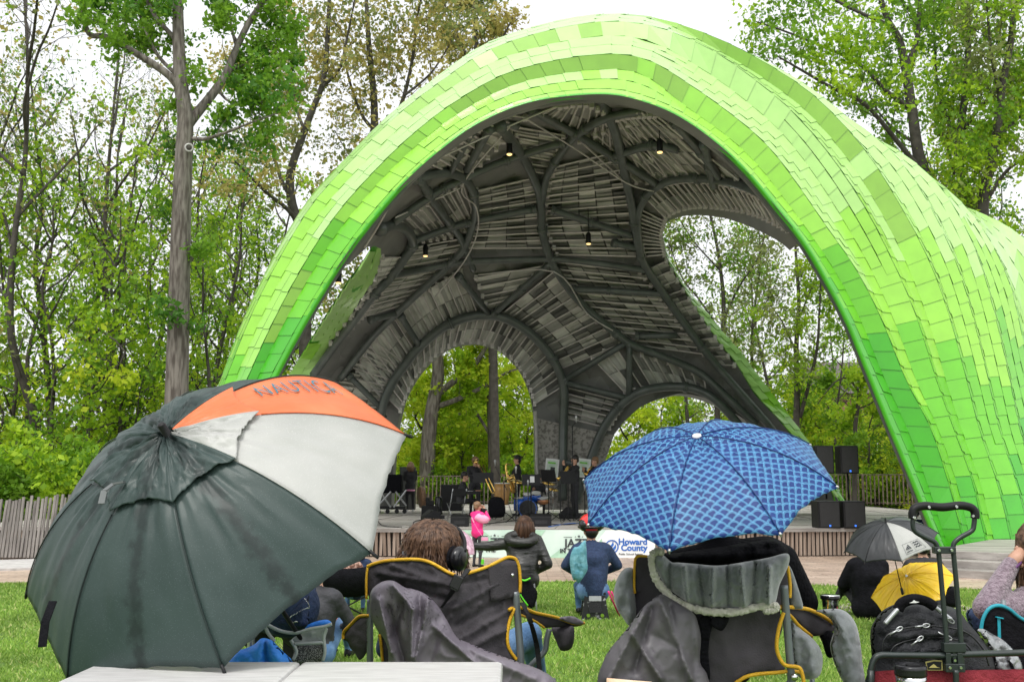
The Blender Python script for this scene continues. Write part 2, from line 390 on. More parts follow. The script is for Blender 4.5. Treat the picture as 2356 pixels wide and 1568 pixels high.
# stations on the left and over the top: inner rim, outer silhouette, rim distance, outer distance
LST = [((455, 1290), (330, 1290), 20.6, 21.6), ((530, 1080), (425, 1085), 20.7, 21.7), ((630, 870), (505, 880), 20.8, 21.9), ((700, 740), (560, 735), 20.8, 22.0),
       ((765, 632), (625, 600), 20.8, 22.1), ((835, 532), (705, 465), 20.7, 22.2), ((930, 420), (800, 360), 20.6, 22.3), ((1020, 340), (900, 260), 20.5, 22.4),
       ((1110, 279), (1005, 177), 20.5, 22.5), ((1230, 233), (1130, 95), 20.4, 22.6), ((1380, 217), (1330, 38), 20.4, 22.8), ((1470, 231), (1490, 38), 20.5, 23.0)]
RST = [  # L0, L3, L5, L7, L9, L11, L13, L15 with distances
 ([(1560, 267), (1594, 200), (1638, 116), (1660, 92), (1668, 104), (1672, 128), (1680, 165), (1700, 230)], [20.6, 21.1, 22.2, 23.0, 24.0, 25.2, 26.6, 28.5]),
 ([(1650, 330), (1705, 281), (1774, 214), (1815, 178), (1840, 186), (1850, 212), (1860, 250), (1880, 310)], [20.7, 21.2, 22.2, 23.1, 24.2, 25.4, 26.8, 28.8]),
 ([(1720, 397), (1776, 347), (1850, 285), (1905, 250), (1940, 262), (1960, 290), (1975, 325), (2000, 385)], [20.8, 21.3, 22.2, 23.1, 24.2, 25.4, 26.8, 29.0]),
 ([(1785, 475), (1842, 435), (1928, 382), (1996, 354), (2042, 340), (2066, 346), (2085, 372), (2110, 425)], [20.9, 21.4, 22.2, 23.1, 24.2, 25.4, 26.8, 29.2]),
 ([(1845, 550), (1905, 527), (1996, 488), (2068, 468), (2120, 440), (2162, 428), (2185, 440), (2205, 470)], [20.9, 21.4, 22.2, 23.1, 24.1, 25.2, 26.6, 29.2]),
 ([(1900, 640), (1968, 617), (2056, 606), (2135, 595), (2190, 580), (2238, 560), (2262, 528), (2262, 492)], [21.0, 21.4, 22.2, 23.0, 23.9, 24.9, 26.2, 29.0]),
 ([(1950, 735), (2026, 730), (2108, 728), (2182, 722), (2234, 714), (2284, 706), (2325, 660), (2340, 535)], [21.0, 21.4, 22.1, 22.9, 23.7, 24.6, 25.9, 29.0]),
 ([(2001, 858), (2083, 872), (2152, 868), (2222, 868), (2272, 868), (2322, 872), (2366, 850), (2430, 620)], [21.0, 21.4, 22.0, 22.7, 23.4, 24.2, 25.4, 29.0]),
 ([(2048, 975), (2140, 983), (2193, 985), (2252, 985), (2298, 985), (2345, 985), (2400, 980), (2520, 760)], [21.0, 21.4, 21.9, 22.5, 23.1, 23.8, 24.9, 28.0]),
 ([(2098, 1095), (2179, 1103), (2236, 1105), (2292, 1105), (2336, 1105), (2380, 1105), (2430, 1105), (2570, 960)], [21.0, 21.4, 21.8, 22.3, 22.8, 23.4, 24.3, 27.0]),
 ([(2140, 1200), (2205, 1200), (2257, 1200), (2316, 1200), (2360, 1200), (2400, 1200), (2450, 1200), (2600, 1120)], [21.0, 21.3, 21.7, 22.1, 22.5, 23.0, 23.8, 26.0]),
 ([(2180, 1292), (2226, 1292), (2278, 1292), (2334, 1292), (2378, 1292), (2415, 1292), (2465, 1292), (2620, 1230)], [21.0, 21.3, 21.6, 21.9, 22.3, 22.7, 23.4, 25.0])]
stations = []
def lerp(a, b, t): return a + (b - a) * t
for i, (a, b, ya, yb) in enumerate(LST):
    row = [np.array((a[0], a[1], ya))]
    for k, fr_ in enumerate(FR):
        yy = lerp(ya, yb, (.03, .20, .23, .50, .62, 1.0)[k]) + (0, .05, -.04, .07, 0, 0)[k]
        row.append(np.array((lerp(a[0], b[0], fr_), lerp(a[1], b[1], fr_), yy)))
    # the back of the band: short, hidden behind the front
    back = min(1.0, max(0, (i - 4) / 7))
    last = row[-1]
    for k in range(1, 6):
        dy = lerp(.10, 1.1, back) * k
        q = P(last[0], last[1], last[2]); q.y += dy; q.z -= (.10 + .18 * back) * k ** 1.25
        cx = P((a[0] + b[0]) / 2, (a[1] + b[1]) / 2, ya)
        q.x += (cx.x - q.x) * .06 * k * (1 - back)
        row.append(q)
    stations.append(row)
def to3(q): return q if isinstance(q, Vector) else P(*q)
stations = [[to3(q) for q in r] for r in stations]
rs_ = []
for (pp, yy) in RST:
    row = [P(p[0], p[1], y) for p, y in zip(pp, yy)]; rs_.append(row)
# full grid of crease lines: index list of lines with the number of panel columns and the fold pushed away
# left rows hold: 0 rim,1 lip,2,3 ridge,4 fold,5 ridge,6 crest,7..11 back
NL = 20
def left_row(r):
    o = [r[0], r[1], r[2], r[3]]
    o += [r[3].lerp(r[4], .5), r[4], r[5]]                 # 4,5,6(ridge)
    o += [r[5].lerp(r[6], .4), r[5].lerp(r[6], .8), r[6]]      # 7,8,9(ridge / crest)
    for k in range(7, 12):                                  # back
        o += [r[k - 1].lerp(r[k], .5), r[k]]
    return o                                                # 20 lines
def right_row(r, s):
    a = []
    r0, ridge = r[0], r[1:]
    vw = Vector((0, 1, 0))
    l1 = r0.lerp(ridge[0], .16) + vw * .03; l2 = r0.lerp(ridge[0], .50) + vw * .24
    a += [r0, l1, l2, ridge[0]]
    for j in range(1, 7):
        A, B = ridge[j - 1], ridge[j]
        f1 = lerp(.45, .15, s); f2 = lerp(.7, .42, s); w = (B - A).length
        push = Vector((.25, .95, -.1)) * min(.42, .32 * w)
        if j <= 2: a += [A.lerp(B, f1) + push * .7, A.lerp(B, f2) + push, B]
        else: a += [A.lerp(B, lerp(.5, .22, s)) + push * .8, B]
    return a                                                # 4 + 3*2 + 2*4 = 18
rows = [left_row(r) for r in stations]
rr = [right_row(r, min(1, .25 + i * .12)) for i, r in enumerate(rs_)]
rows = [r[:18] for r in rows] + rr
NL = 18
G = np.array([[list(q) for q in r] for r in rows])          # stations x lines x 3
KS = 12
Gs = crom(G.reshape(len(rows), -1), KS).reshape(-1, NL, 3)    # smooth along the arch
NS = len(Gs)
arc = np.r_[0, np.cumsum(np.linalg.norm(np.diff(Gs[:, 3], axis=0), axis=1))]
TOT = arc[-1]
def line_at(j, s):      # position on line j at arch length s
    s = min(max(s, 0), TOT)
    return Vector([np.interp(s, arc, Gs[:, j, k]) for k in range(3)])
LINES = [[line_at(j, s) for s in np.linspace(0, TOT, 1201)] for j in range(NL)]
def lat(j, s):
    t = min(max(s / TOT, 0), 1) * 1200; i = min(int(t), 1199); return LINES[j][i].lerp(LINES[j][i + 1], t - i)
apex_s = arc[10 * KS]
# continuous backing sheet in dark green
mb = MB(); m_ = 160
for i in range(m_ + 1):
    s = TOT * i / m_
    for j in range(NL):
        q = lat(j, s); q = q + (Vector((0, 1, 0)) * .07 + (Vector((lat(0, s).x * 0, 0, -1))) * .05)
        mb.v.append(tuple(q))
for i in range(m_):
    for j in range(NL - 1):
        a = i * NL + j; mb.f.append([a, a + 1, a + NL + 1, a + NL]); mb.m.append(0)
mb.build('backing_skin', M['g0'], shell)
# shingle panels
mb = MB(); rg = random.Random(11)
for j in range(NL - 1):
    s0 = rg.uniform(-.4, 0); step = .44
    s = s0; prev = 9
    while s < TOT:
        sm = min(max(s + step / 2, 0), TOT)
        w = (lat(j + 1, sm) - lat(j, sm)).length
        st = step if sm > apex_s + 2 or w > .2 else step
        nc = 1 if w < .56 else (2 if w < .98 else 3)
        for c in range(nc):
            off = (.5 * step if c % 2 else 0)
            a, b = max(s + (off if nc == prev or c == 0 else 0), 0), min(s + off + st, TOT)
            if b - a < .06: continue
            u0, u1 = c / nc, (c + 1) / nc
            g_ = .010 / max(w / nc, .05) * .5
            down_first = (sm < apex_s)
            q = [lat(j, a).lerp(lat(j + 1, a), u0 + g_), lat(j, a).lerp(lat(j + 1, a), u1 - g_), lat(j, b).lerp(lat(j + 1, b), u1 - g_), lat(j, b).lerp(lat(j + 1, b), u0 + g_)]
            n = (q[2] - q[0]).cross(q[3] - q[1])
            if n.length < 1e-7: continue
            n.normalize()
            out = Vector((0, -1, .35)) if sm < TOT else Vector((0, -1, 0))
            if j >= 9: out = Vector((.35, -.5, .8))
            if n.dot(out) < 0: n = -n; 
            lift = .012 if w > .2 else .009
            lo = n * (lift + rg.uniform(0, .01)); hi = n * .004; tk = n * .016
            L4 = [lo, lo, hi, hi] if down_first else [hi, hi, lo, lo]
            top = [p + l for p, l in zip(q, L4)]; bot = [p + l - tk for p, l in zip(q, L4)]
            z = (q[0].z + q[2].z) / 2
            # four paint shades mixed in patches, paler high up to paint in sky sheen
            p = z / 10.6 - .05 + noise.noise(Vector((sm * .20, j * .45, 3.1))) * .17 + rg.uniform(-.035, .035) + (.12 if j in (3, 4, 7, 10) else 0) - (.25 if j < 3 else 0)  # inner rows greener, rows that face the sky painted lighter
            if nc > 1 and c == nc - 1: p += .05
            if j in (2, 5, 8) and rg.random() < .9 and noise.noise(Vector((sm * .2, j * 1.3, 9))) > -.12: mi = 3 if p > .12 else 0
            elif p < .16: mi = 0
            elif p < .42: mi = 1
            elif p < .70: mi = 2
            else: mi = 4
            b0 = len(mb.v); mb.v += [tuple(v) for v in top + bot]
            fs = [(0, 1, 2, 3), (0, 4, 5, 1), (1, 5, 6, 2), (2, 6, 7, 3), (3, 7, 4, 0)]
            if (top[1] - top[0]).cross(top[2] - top[0]).dot(n) < 0: fs = [tuple(reversed(f)) for f in fs]
            for k, f in enumerate(fs): mb.f.append([b0 + i for i in f]); mb.m.append(mi if k == 0 else 5)
        s += st; prev = nc
mb.build('shingle_cladding', [M['g1'], M['g2'], M['g3'], M['g4'], M['g5'], M['g9']], shell)
# rolled lip along the front rim
rim = [lat(0, s) for s in np.linspace(0, TOT, 150)]
MB().tube([q + Vector((0, .05, -.0)) for q in rim], .06, 8).build('front_rim', M['g1'], shell, True)
MB().tube([q + Vector((0, .20, 0)) for q in rim], .07, 6).build('rim_channel', M['tube'], shell, True)

# ---- underside lining: a vault between the front rim and the three rear openings
def pj(v):                               # world point to plan units
    x, y, z = v.x, v.y, v.z - CAMZ
    cy = y * cos(TH) + z * sin(TH); cz = -y * sin(TH) + z * cos(TH)
    return (CX + FPX * x / cy, CY - FPX * cz / cy)
ctl = [(765, 632, 21.2), (835, 532, 21.1), (930, 420, 20.9), (1020, 340, 20.8), (1110, 279, 20.8), (1230, 233, 20.7), (1380, 217, 20.7), (1470, 231, 20.8), (1560, 267, 20.9), (1650, 330, 21.0), (1720, 397, 21.2), (1785, 475, 21.3), (1830, 535, 21.5),
       (1100, 787, 33), (980, 840, 32.6), (920, 950, 32.5), (1180, 825, 33), (1229, 960, 33), (1231, 1090, 33), (1260, 1140, 33), (1335, 1140, 33), (1400, 1042, 32.5), (1471, 937, 32), (1560, 905, 32), (1650, 925, 31.5), (1760, 985, 31.5),
       (1250, 480, 27.5), (1100, 450, 26), (1240, 340, 24.5), (1390, 330, 24), (1400, 560, 28), (1530, 507, 27), (1524, 555, 28), (1606, 719, 30), (1718, 875, 31), (1500, 720, 30.5), (1300, 700, 30.8), (1450, 830, 31.5), (1560, 830, 31.5),
       (1654, 415, 24), (1550, 400, 24.6), (1622, 472, 25.5), (1718, 483, 24), (1100, 620, 29.5), (960, 520, 26.5), (870, 560, 24.5), (1000, 720, 31), (860, 640, 27), (790, 750, 29), (730, 860, 31), (850, 860, 32), (1060, 740, 31.8), (1350, 900, 32.6), (1300, 1000, 33)]
C_ = np.array(ctl); cs = C_[:, :2] / 300
K_ = lambda r: np.where(r > 1e-9, r * r * np.log(r + 1e-12), 0)
rr_ = np.linalg.norm(cs[:, None] - cs[None], axis=2); A_ = K_(rr_) + np.eye(len(cs)) * .02
Pm = np.c_[np.ones(len(cs)), cs]; big = np.block([[A_, Pm], [Pm.T, np.zeros((3, 3))]])
sol = np.linalg.solve(big, np.r_[C_[:, 2], 0, 0, 0])
def YL(px, py):
    q = np.array((px, py)) / 300.; r = np.linalg.norm(cs - q, axis=1)
    return float(K_(r) @ sol[:-3] + sol[-3] + sol[-2] * q[0] + sol[-1] * q[1])
rimpx = [pj(lat(0, s)) for s in np.linspace(0, TOT, 300)]
rimpx = [q for q in rimpx if q[1] < 690 and q[0] < 1826 or (q[1] < 533)]
rimpx = [q for q in rimpx if not (q[0] > 1500 and q[1] > 535)]
R3 = [(1846, 552), (1815, 528), (1758, 501), (1718, 487), (1674, 476), (1622, 472), (1586, 475), (1550, 487), (1530, 507), (1522, 531), (1524, 560), (1530, 591), (1562, 643), (1606, 719), (1654, 787), (1694, 835), (1718, 875), (1742, 911), (1799, 972), (1860, 1050), (1905, 1110), (1935, 1160)]
R2 = [(1840, 1160), (1800, 1090), (1760, 1030), (1720, 972), (1690, 950), (1650, 925), (1600, 909), (1560, 905), (1508, 919), (1471, 937), (1435, 970), (1413, 999), (1399, 1042), (1380, 1085), (1362, 1125), (1352, 1160)]
R1 = [(1250, 1160), (1231, 1085), (1229, 984), (1226, 934), (1215, 890), (1197, 851), (1175, 824), (1146, 800), (1110, 787), (1074, 785), (1038, 793), (1002, 815), (970, 847), (945, 883), (928, 919), (919, 955), (914, 981), (905, 1060), (900, 1165)]
LEFT = [(640, 1165), (650, 1050), (668, 960), (695, 900), (720, 868), (745, 825), (790, 750), (826, 690), (860, 640), (872, 600), (875, 572), (862, 566), (845, 568), (800, 610)]
olp = rimpx[:]
rimf = [q for q in olp if q[1] < 600]
outer = rimf + R3 + R2 + R1 + LEFT
outer = [tuple(map(float, q)) for q in outer]
v, F = cdt(outer, 27, jitter=.3, seed=5)
ed = poly_edge_d(v[:, 0], v[:, 1], outer)
mb = MB(); rgs = np.random.default_rng(3)
hx = rgs.uniform(-.05, .16, len(v)) * np.minimum(ed / 25, 1)
mb.v = [tuple(P(a, b, YL(a, b) + h)) for (a, b), h in zip(v, hx)]
for f in F:
    cx_, cy_ = v[list(f)].mean(0)
    pale = 0
    mb.f.append(list(f)); mb.m.append(pale)
n0 = len(mb.v); me = None
mb.build('underside_lining', [M['lining'], M['lining_pale']], shell)
# outer skin above the lining, so that the roof is closed from behind
mb = MB(); mb.v = [tuple(P(a, b, YL(a, b) + .35 + .3 * min(e / 60, 1))) for (a, b), e in zip(v, ed)]
mb.f = [list(f) for f in F]; mb.m = [0] * len(F)
mb.build('outer_skin', M['g2'], shell)
# edge trims (dark) around the rear openings, with depth
def trim(name, pts, w, mt, dY=0, r=.16):
    q = crom(pts, 4); mb = MB()
    for i in range(len(q) - 1):
        a, b = q[i], q[i + 1]; ya, yb = YL(*a) + dY, YL(*b) + dY
        A, B = P(a[0], a[1], ya), P(b[0], b[1], yb); A2 = A + Vector((0, w, 0)); B2 = B + Vector((0, w, 0))
        mb.add([A, B, B2, A2], [(0, 1, 2, 3)])
    return mb.build(name, mt, shell)
trim('rear_arch_edge', R1, .9, M['lining'], -.1); trim('rear_arch_edge', R2, .9, M['lining'], -.1); trim('side_opening_edge', R3[:12], 1.0, M['lining'], -.1)
trim('front_vault_edge', [q for q in rimpx[::6]], .5, M['lining'], -.5)
# green flanks of the two rear legs seen through the side openings
def flank(inner, outer_, ya, yb, name, lite=0):
    a = resample(crom([(x, y, ya(x, y)) for x, y in inner], 5), 90); b = resample(crom([(x, y, yb(x, y)) for x, y in outer_], 5), 90)
    A = [P(*q) for q in a]; B = [P(*q) for q in b]; mb = MB()
    S = sum((A[i + 1] - A[i]).length for i in range(89)); nrow = int(S / .5)
    def fn_(a, b, c):
        n = (b - a).cross(c - a); n = n.normalized() if n.length > 1e-8 else Vector((0, -1, 0))
        return n if n.dot(Vector((0, 0, CAMZ)) - a) > 0 else -n
    for i in range(89):
        n = fn_(A[i], A[i + 1], B[i]) * .03; mb.add([A[i] - n, A[i + 1] - n, B[i + 1] - n, B[i] - n], [(0, 1, 2, 3)], 4)
    ga = resample(np.array([list(x) for x in A]), nrow * 4 + 1); gb = resample(np.array([list(x) for x in B]), nrow * 4 + 1)
    for r in range(nrow):
        w = np.linalg.norm(ga[r * 4] - gb[r * 4]); nc = 3 if w > .9 else 2
        for c in range(nc):
            i0 = r * 4 + (2 if c % 2 else 0); i1 = min(i0 + 4, nrow * 4)
            u0, u1 = c / nc + .008, (c + 1) / nc - .008
            q = [Vector(ga[i0]).lerp(Vector(gb[i0]), u0), Vector(ga[i0]).lerp(Vector(gb[i0]), u1), Vector(ga[i1]).lerp(Vector(gb[i1]), u1), Vector(ga[i1]).lerp(Vector(gb[i1]), u0)]
            n = fn_(q[0], q[1], q[2]); q[0] += n * .005; q[1] += n * .005; q[2] += n * .05; q[3] += n * .05
            p = q[0].z / 9 + rg.uniform(-.12, .12) + lite; mi = 0 if p < .25 else (1 if p < .5 else (2 if p < .8 else 3))  # lite lightens the paint to stand in for skylight on the legs
            mb.add(q + [x - n * .03 for x in q], [(0, 1, 2, 3), (3, 2, 6, 7), (0, 3, 7, 4), (1, 5, 6, 2)], mi)
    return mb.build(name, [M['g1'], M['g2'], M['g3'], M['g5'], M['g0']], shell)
rin = [(1522, 531), (1524, 560), (1531, 591), (1562, 643), (1606, 719), (1654, 787), (1694, 835), (1718, 875), (1742, 911), (1799, 972), (1860, 1050), (1905, 1110), (1925, 1170)]
rout = [(1522, 530), (1526, 557), (1546, 611), (1582, 667), (1622, 715), (1662, 763), (1702, 807), (1734, 851), (1762, 887), (1788, 920), (1841, 990), (1890, 1062), (1925, 1120), (1950, 1170)]
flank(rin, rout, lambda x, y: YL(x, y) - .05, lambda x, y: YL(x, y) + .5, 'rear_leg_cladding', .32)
lin = [(876, 572), (872, 600), (860, 640), (826, 690), (790, 750), (745, 825), (712, 868), (670, 950), (640, 1050), (620, 1170)]
lout = [(864, 564), (854, 574), (835, 604), (797, 655), (736, 750), (700, 807), (662, 866), (610, 950), (580, 1050), (560, 1170)]
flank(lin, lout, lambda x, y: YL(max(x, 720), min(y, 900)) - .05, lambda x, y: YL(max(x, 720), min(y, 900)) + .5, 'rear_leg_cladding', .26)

# ---- steel tubes
def steel(pts, r=.11, dY=.5, sm=5, name='steel_tube'):
    q = crom([(x, y, max(YL(x, y) - dY, 21.35)) for x, y in pts], sm)
    mb = MB().tube([P(*p) for p in q], r, 10)
    for i in range(0, len(q) - 1, max(6, len(q) // 3)):       # bolted collars
        a = P(*q[i]); b = P(*q[i + 1]); d = (b - a).normalized()
        mb.lathe(a - d * .06, [(r * 1.35, 0), (r * 1.35, .05), (r * 1.1, .06), (r * 1.35, .07), (r * 1.35, .12)], 10, d)
    return mb.build(name, M['tube'], shell, True)
T = {}
T[1] = [(1381, 226), (1414, 300), (1434, 383), (1454, 475), (1474, 587), (1510, 651), (1574, 743), (1638, 827), (1710, 910), (1775, 985), (1830, 1060)]
T[2] = [(1150, 290), (1201, 358), (1233, 423), (1244, 463), (1246, 513), (1253, 556), (1273, 610), (1315, 672), (1363, 721), (1446, 787), (1514, 815), (1606, 855), (1664, 905), (1740, 975)]
T[3] = [(1508, 250), (1399, 271), (1327, 311), (1287, 358), (1258, 408), (1247, 463)]
T[4] = [(955, 410), (1020, 398), (1062, 408), (1085, 434), (1094, 475), (1089, 513), (1067, 571), (1027, 614), (912, 721), (854, 779), (782, 872)]
T[5] = [(876, 527), (912, 518), (941, 535), (950, 563), (934, 589), (894, 643), (862, 675), (818, 732), (768, 797), (721, 862)]
T[6] = [(930, 410), (966, 416), (991, 455), (1024, 499), (1060, 549), (1089, 621)]
T[7] = [(1294, 329), (1165, 369), (1020, 434), (905, 512)]
T[8] = [(1229, 481), (1074, 513), (950, 555)]
T[9] = [(1273, 484), (1360, 512), (1453, 542)]
T[10] = [(1222, 253), (1320, 307), (1418, 365), (1510, 423)]
T[11] = [(900, 634), (960, 622), (1024, 610), (1082, 601), (1273, 596), (1380, 606), (1490, 622)]
T[12] = [(876, 959), (883, 923), (905, 876), (934, 836), (966, 797), (1020, 753), (1067, 732), (1110, 725), (1157, 730), (1208, 757), (1251, 797), (1280, 840), (1296, 883), (1298, 923), (1296, 984), (1295, 1060), (1294, 1150)]
T[13] = [(1056, 636), (1125, 722)]; T[14] = [(1139, 719), (1200, 665), (1269, 603)]
T[15] = [(1302, 872), (1439, 789)]; T[16] = [(1448, 790), (1448, 912)]; T[17] = [(1302, 880), (1446, 916)]
T[18] = [(1325, 1150), (1359, 1056), (1385, 991), (1413, 948), (1446, 916), (1482, 898), (1538, 889), (1597, 894), (1643, 917), (1690, 965), (1740, 1030)]
T[19] = [(1474, 590), (1467, 515), (1474, 475), (1494, 443), (1534, 419), (1582, 411), (1654, 415), (1718, 431), (1770, 458)]
T[20] = [(1622, 335), (1632, 385), (1642, 430)]; T[21] = [(1554, 283), (1614, 351), (1654, 407)]
T[22] = [(1414, 559), (1470, 571)]; T[23] = [(1466, 773), (1558, 771)]; T[24] = [(804, 865), (876, 937)]
T[25] = [(854, 735), (912, 721)]; T[26] = [(923, 728), (966, 797)]; T[27] = [(1125, 297), (1074, 390)]; T[28] = [(1085, 300), (1035, 395)]
T[29] = [(1060, 300), (1125, 280), (1190, 290)]; T[30] = [(1410, 360), (1500, 335), (1560, 345)]; T[31] = [(1296, 1060), (1350, 1075)]
T[32] = [(1320, 665), (1400, 668), (1530, 676)]
for k, p in T.items(): steel(p, {1: .12, 2: .12, 12: .15, 18: .14, 5: .13, 4: .11}.get(k, .10), sm=6 if len(p) > 2 else 3)
# ---- purlin rods, families between two tubes
ROD = [0, MB()]; PAN = MB()
def rods(A, B, n, a0=0, a1=1, b0=0, b1=1, dY=.28, r=.024, name='purlin_rod'):
    a = resample(crom(A, 6), 101); b = resample(crom(B, 6), 101); nr = (n - 1) * 2
    ra_ = a[int(round(a0 * 100)):int(round(a1 * 100)) + 1]; rb_ = b[int(round(b0 * 100)):int(round(b1 * 100)) + 1]
    ra_ = resample(ra_, nr + 1); rb_ = resample(rb_, nr + 1)
    m = max(2, int(np.linalg.norm(ra_ - rb_, axis=1).mean() / 34))
    for i in range(nr):
        for k in range(m):
            g0, g1 = k / m + .01, (k + 1) / m - .005
            q4 = [ra_[i] + (rb_[i] - ra_[i]) * g0, ra_[i] + (rb_[i] - ra_[i]) * g1, ra_[i + 1] + (rb_[i + 1] - ra_[i + 1]) * g1, ra_[i + 1] + (rb_[i + 1] - ra_[i + 1]) * g0]
            cx_, cy_ = sum(q4) / 4; t1, t2 = rg.uniform(.0, .10), rg.uniform(.14, .30)
            if k % 2: t1, t2 = t1 + .05, t2 - .04
            off = (t2, t2 + rg.uniform(-.06, .06), t1, t1)
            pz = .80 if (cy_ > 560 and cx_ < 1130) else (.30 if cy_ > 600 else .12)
            PAN.add([P(q[0], q[1], max(YL(*q) - o_, 21.25)) for q, o_ in zip(q4, off)], [(0, 1, 2, 3)], 2 if rg.random() < pz else (1 if rg.random() < .6 else 0))  # lit and shaded facets imitated by mixing pale, mid and dark tones
    for i in range(n):
        mb = MB() if ROD[0] < 99 else ROD[1]; ROD[0] += 1
        u = i / max(1, n - 1); pa = a[int(round(lerp(a0, a1, u) * 100))]; pb = b[int(round(lerp(b0, b1, u) * 100))]
        c = [pa + (pb - pa) * k / 4 for k in range(5)]
        mb.tube([P(q[0], q[1], max(YL(*q) - dY, 21.3)) for q in c], r, 5)
        for q in (c[0] + (c[1] - c[0]) * .12, c[4] + (c[3] - c[4]) * .12): mb.box(P(q[0], q[1], max(YL(*q) - dY + .1, 21.35)), (.1, .16, .16))
        if mb is not ROD[1]: mb.build(name, M['rod'], shell)
Lr = [q for q in R3[3:11]]
rods([(1092, 440), (1094, 475), (1089, 513), (1067, 571)], [(1236, 408), (1246, 463), (1247, 513), (1262, 570)], 10)
rods([(1272, 385), (1254, 450), (1250, 520), (1275, 585)], [(1420, 350), (1446, 430), (1462, 510), (1486, 590)], 13)
rods([(1330, 320), (1400, 290), (1440, 280)], [(1440, 420), (1540, 420), (1600, 415)], 7, a0=0, a1=1)
rods([(1395, 275), (1440, 262), (1500, 258)], [(1450, 400), (1560, 405), (1700, 415)], 10)
rods([(1490, 620), (1515, 655), (1580, 750), (1650, 838)], [(1534, 600), (1562, 650), (1610, 725), (1690, 840)], 12)
rods([(1470, 480), (1466, 520), (1480, 590)], [(1530, 510), (1522, 540), (1530, 585)], 12)
rods([(1480, 450), (1530, 420), (1600, 411), (1700, 428), (1780, 468)], [(1532, 502), (1560, 484), (1620, 474), (1730, 489), (1815, 528)], 25)
rods([(1262, 600), (1300, 660), (1360, 722), (1440, 790)], [(1478, 625), (1505, 660), (1560, 735), (1625, 815)], 13)
rods([(1150, 726), (1205, 756), (1250, 797), (1285, 850)], [(1280, 620), (1318, 675), (1370, 730), (1430, 790)], 10)
rods([(1300, 890), (1298, 940), (1297, 960)], [(1440, 925), (1420, 960), (1405, 985)], 6)
rods([(1360, 820), (1400, 800), (1440, 800), (1480, 815), (1560, 840), (1620, 870)], [(1440, 905), (1462, 900), (1490, 895), (1520, 890), (1570, 890), (1625, 905)], 10)
rods([(884, 923), (934, 836), (1020, 753), (1110, 725), (1208, 757), (1270, 822), (1297, 900)], [(922, 945), (962, 857), (1036, 796), (1104, 788), (1168, 818), (1208, 870), (1228, 930)], 28, a0=.02, a1=.98)
rods([(884, 923), (934, 836), (1020, 753), (1100, 726)], [(820, 850), (868, 770), (950, 690), (1060, 620)], 17)
rods([(950, 570), (915, 620), (880, 665), (830, 730)], [(1080, 545), (1040, 600), (1000, 640), (930, 700)], 12)
rods([(905, 515), (960, 480), (1020, 440), (1080, 410)], [(960, 556), (1060, 540), (1080, 510), (1090, 470)], 12)
rods([(854, 779), (782, 872), (740, 960)], [(934, 836), (905, 876), (880, 950)], 9)
rods([(1090, 640), (1125, 722)], [(1260, 610), (1140, 716)], 5)
rods([(1175, 290), (1205, 345), (1228, 395)], [(1300, 312), (1282, 350), (1262, 400)], 7)
rods([(1245, 264), (1320, 302), (1405, 352)], [(1290, 242), (1350, 236), (1400, 262)], 9)
rods([(878, 592), (862, 645), (830, 692), (793, 752)], [(930, 592), (892, 645), (860, 677), (820, 734)], 8)
rods([(800, 765), (840, 720), (860, 690)], [(760, 790), (800, 735), (845, 680)], 6)
rods([(985, 375), (1040, 335), (1090, 300), (1160, 265)], [(1040, 400), (1090, 390), (1140, 345), (1210, 270)], 10)
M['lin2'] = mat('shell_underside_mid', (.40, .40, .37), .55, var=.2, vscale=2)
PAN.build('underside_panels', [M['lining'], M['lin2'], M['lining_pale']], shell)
ro = ROD[1].build('purlin_rods', M['rod'], shell); ro['kind'] = 'stuff'
# ---- slender cables
for pts in [[(937, 398), (1165, 293), (1345, 218)], [(1172, 293), (1064, 426), (1096, 477), (1098, 535), (1067, 603), (1002, 682)], [(936, 400), (870, 520), (838, 570)], [(910, 500), (1064, 430)], [(1200, 268), (1320, 340), (1440, 420), (1505, 440)], [(1100, 632), (1275, 625), (1350, 720), (1410, 760)]]:
    MB().tube([P(a, b, max(YL(a, b) - .75, 21.3)) for a, b in crom(pts, 5)], .022, 5).build('support_cable', M['rod'], shell, True)
# ---- concrete foot of the middle leg
mb = MB()
A = [(1233, 960), (1262, 968), (1340, 985), (1411, 1000), (1399, 1042), (1380, 1085), (1362, 1125), (1352, 1172), (1252, 1172), (1236, 1085)]
v2, F2 = cdt([tuple(map(float, q)) for q in A], 22, seed=2)
n = len(v2); mb.v = [tuple(P(a, b, YL(a, b) - .25)) for a, b in v2] + [tuple(P(a, b, YL(a, b) + .35)) for a, b in v2]
for f in F2: mb.f.append(list(f)); mb.m.append(0); mb.f.append([i + n for i in f]); mb.m.append(0)
mb.build('concrete_footing', M['concrete_wall'], shell)
pipe('panel_edge', [(1231, 945), (1234, 1000), (1236, 1085), (1246, 1165)], 32.6, .06, M['concrete'], shell)
# ---- hanging lamps: each a thing of its own
for i, (x, y, lb) in enumerate([(1172, 345, 'black pendant spotlight hanging top left under the shell'), (1518, 340, 'black pendant spotlight hanging top right under the shell near the rim'), (1354, 552, 'black pendant spotlight hanging lowest right of the vault centre'), (979, 580, 'black pendant spotlight hanging at left beside the curved tube'), (779, 640, 'black pendant spotlight hanging in the narrow gap of the left leg')]):
    Y = {4: 22.5}.get(i, YL(x, y) - 1.3); c = P(x, y, Y)
    t = thing('pendant_light', lb, 'pendant light', c, 'spotlights hanging under the shell')
    MB().lathe(c + Vector((0, 0, -.10)), [(.066, 0), (.07, .02), (.07, .26), (.04, .31), (.016, .33)], 14).build('housing', M['black'], t, True)
    MB().lathe(c + Vector((0, 0, -.13)), [(.045, 0), (.062, .012), (.062, .04)], 14).build('lamp_lens', M['warm_led'], t, True)
    MB().tube([c + Vector((0, 0, .22)), c + Vector((0, 0, .9))], .012, 6).build('stem', M['black'], t)
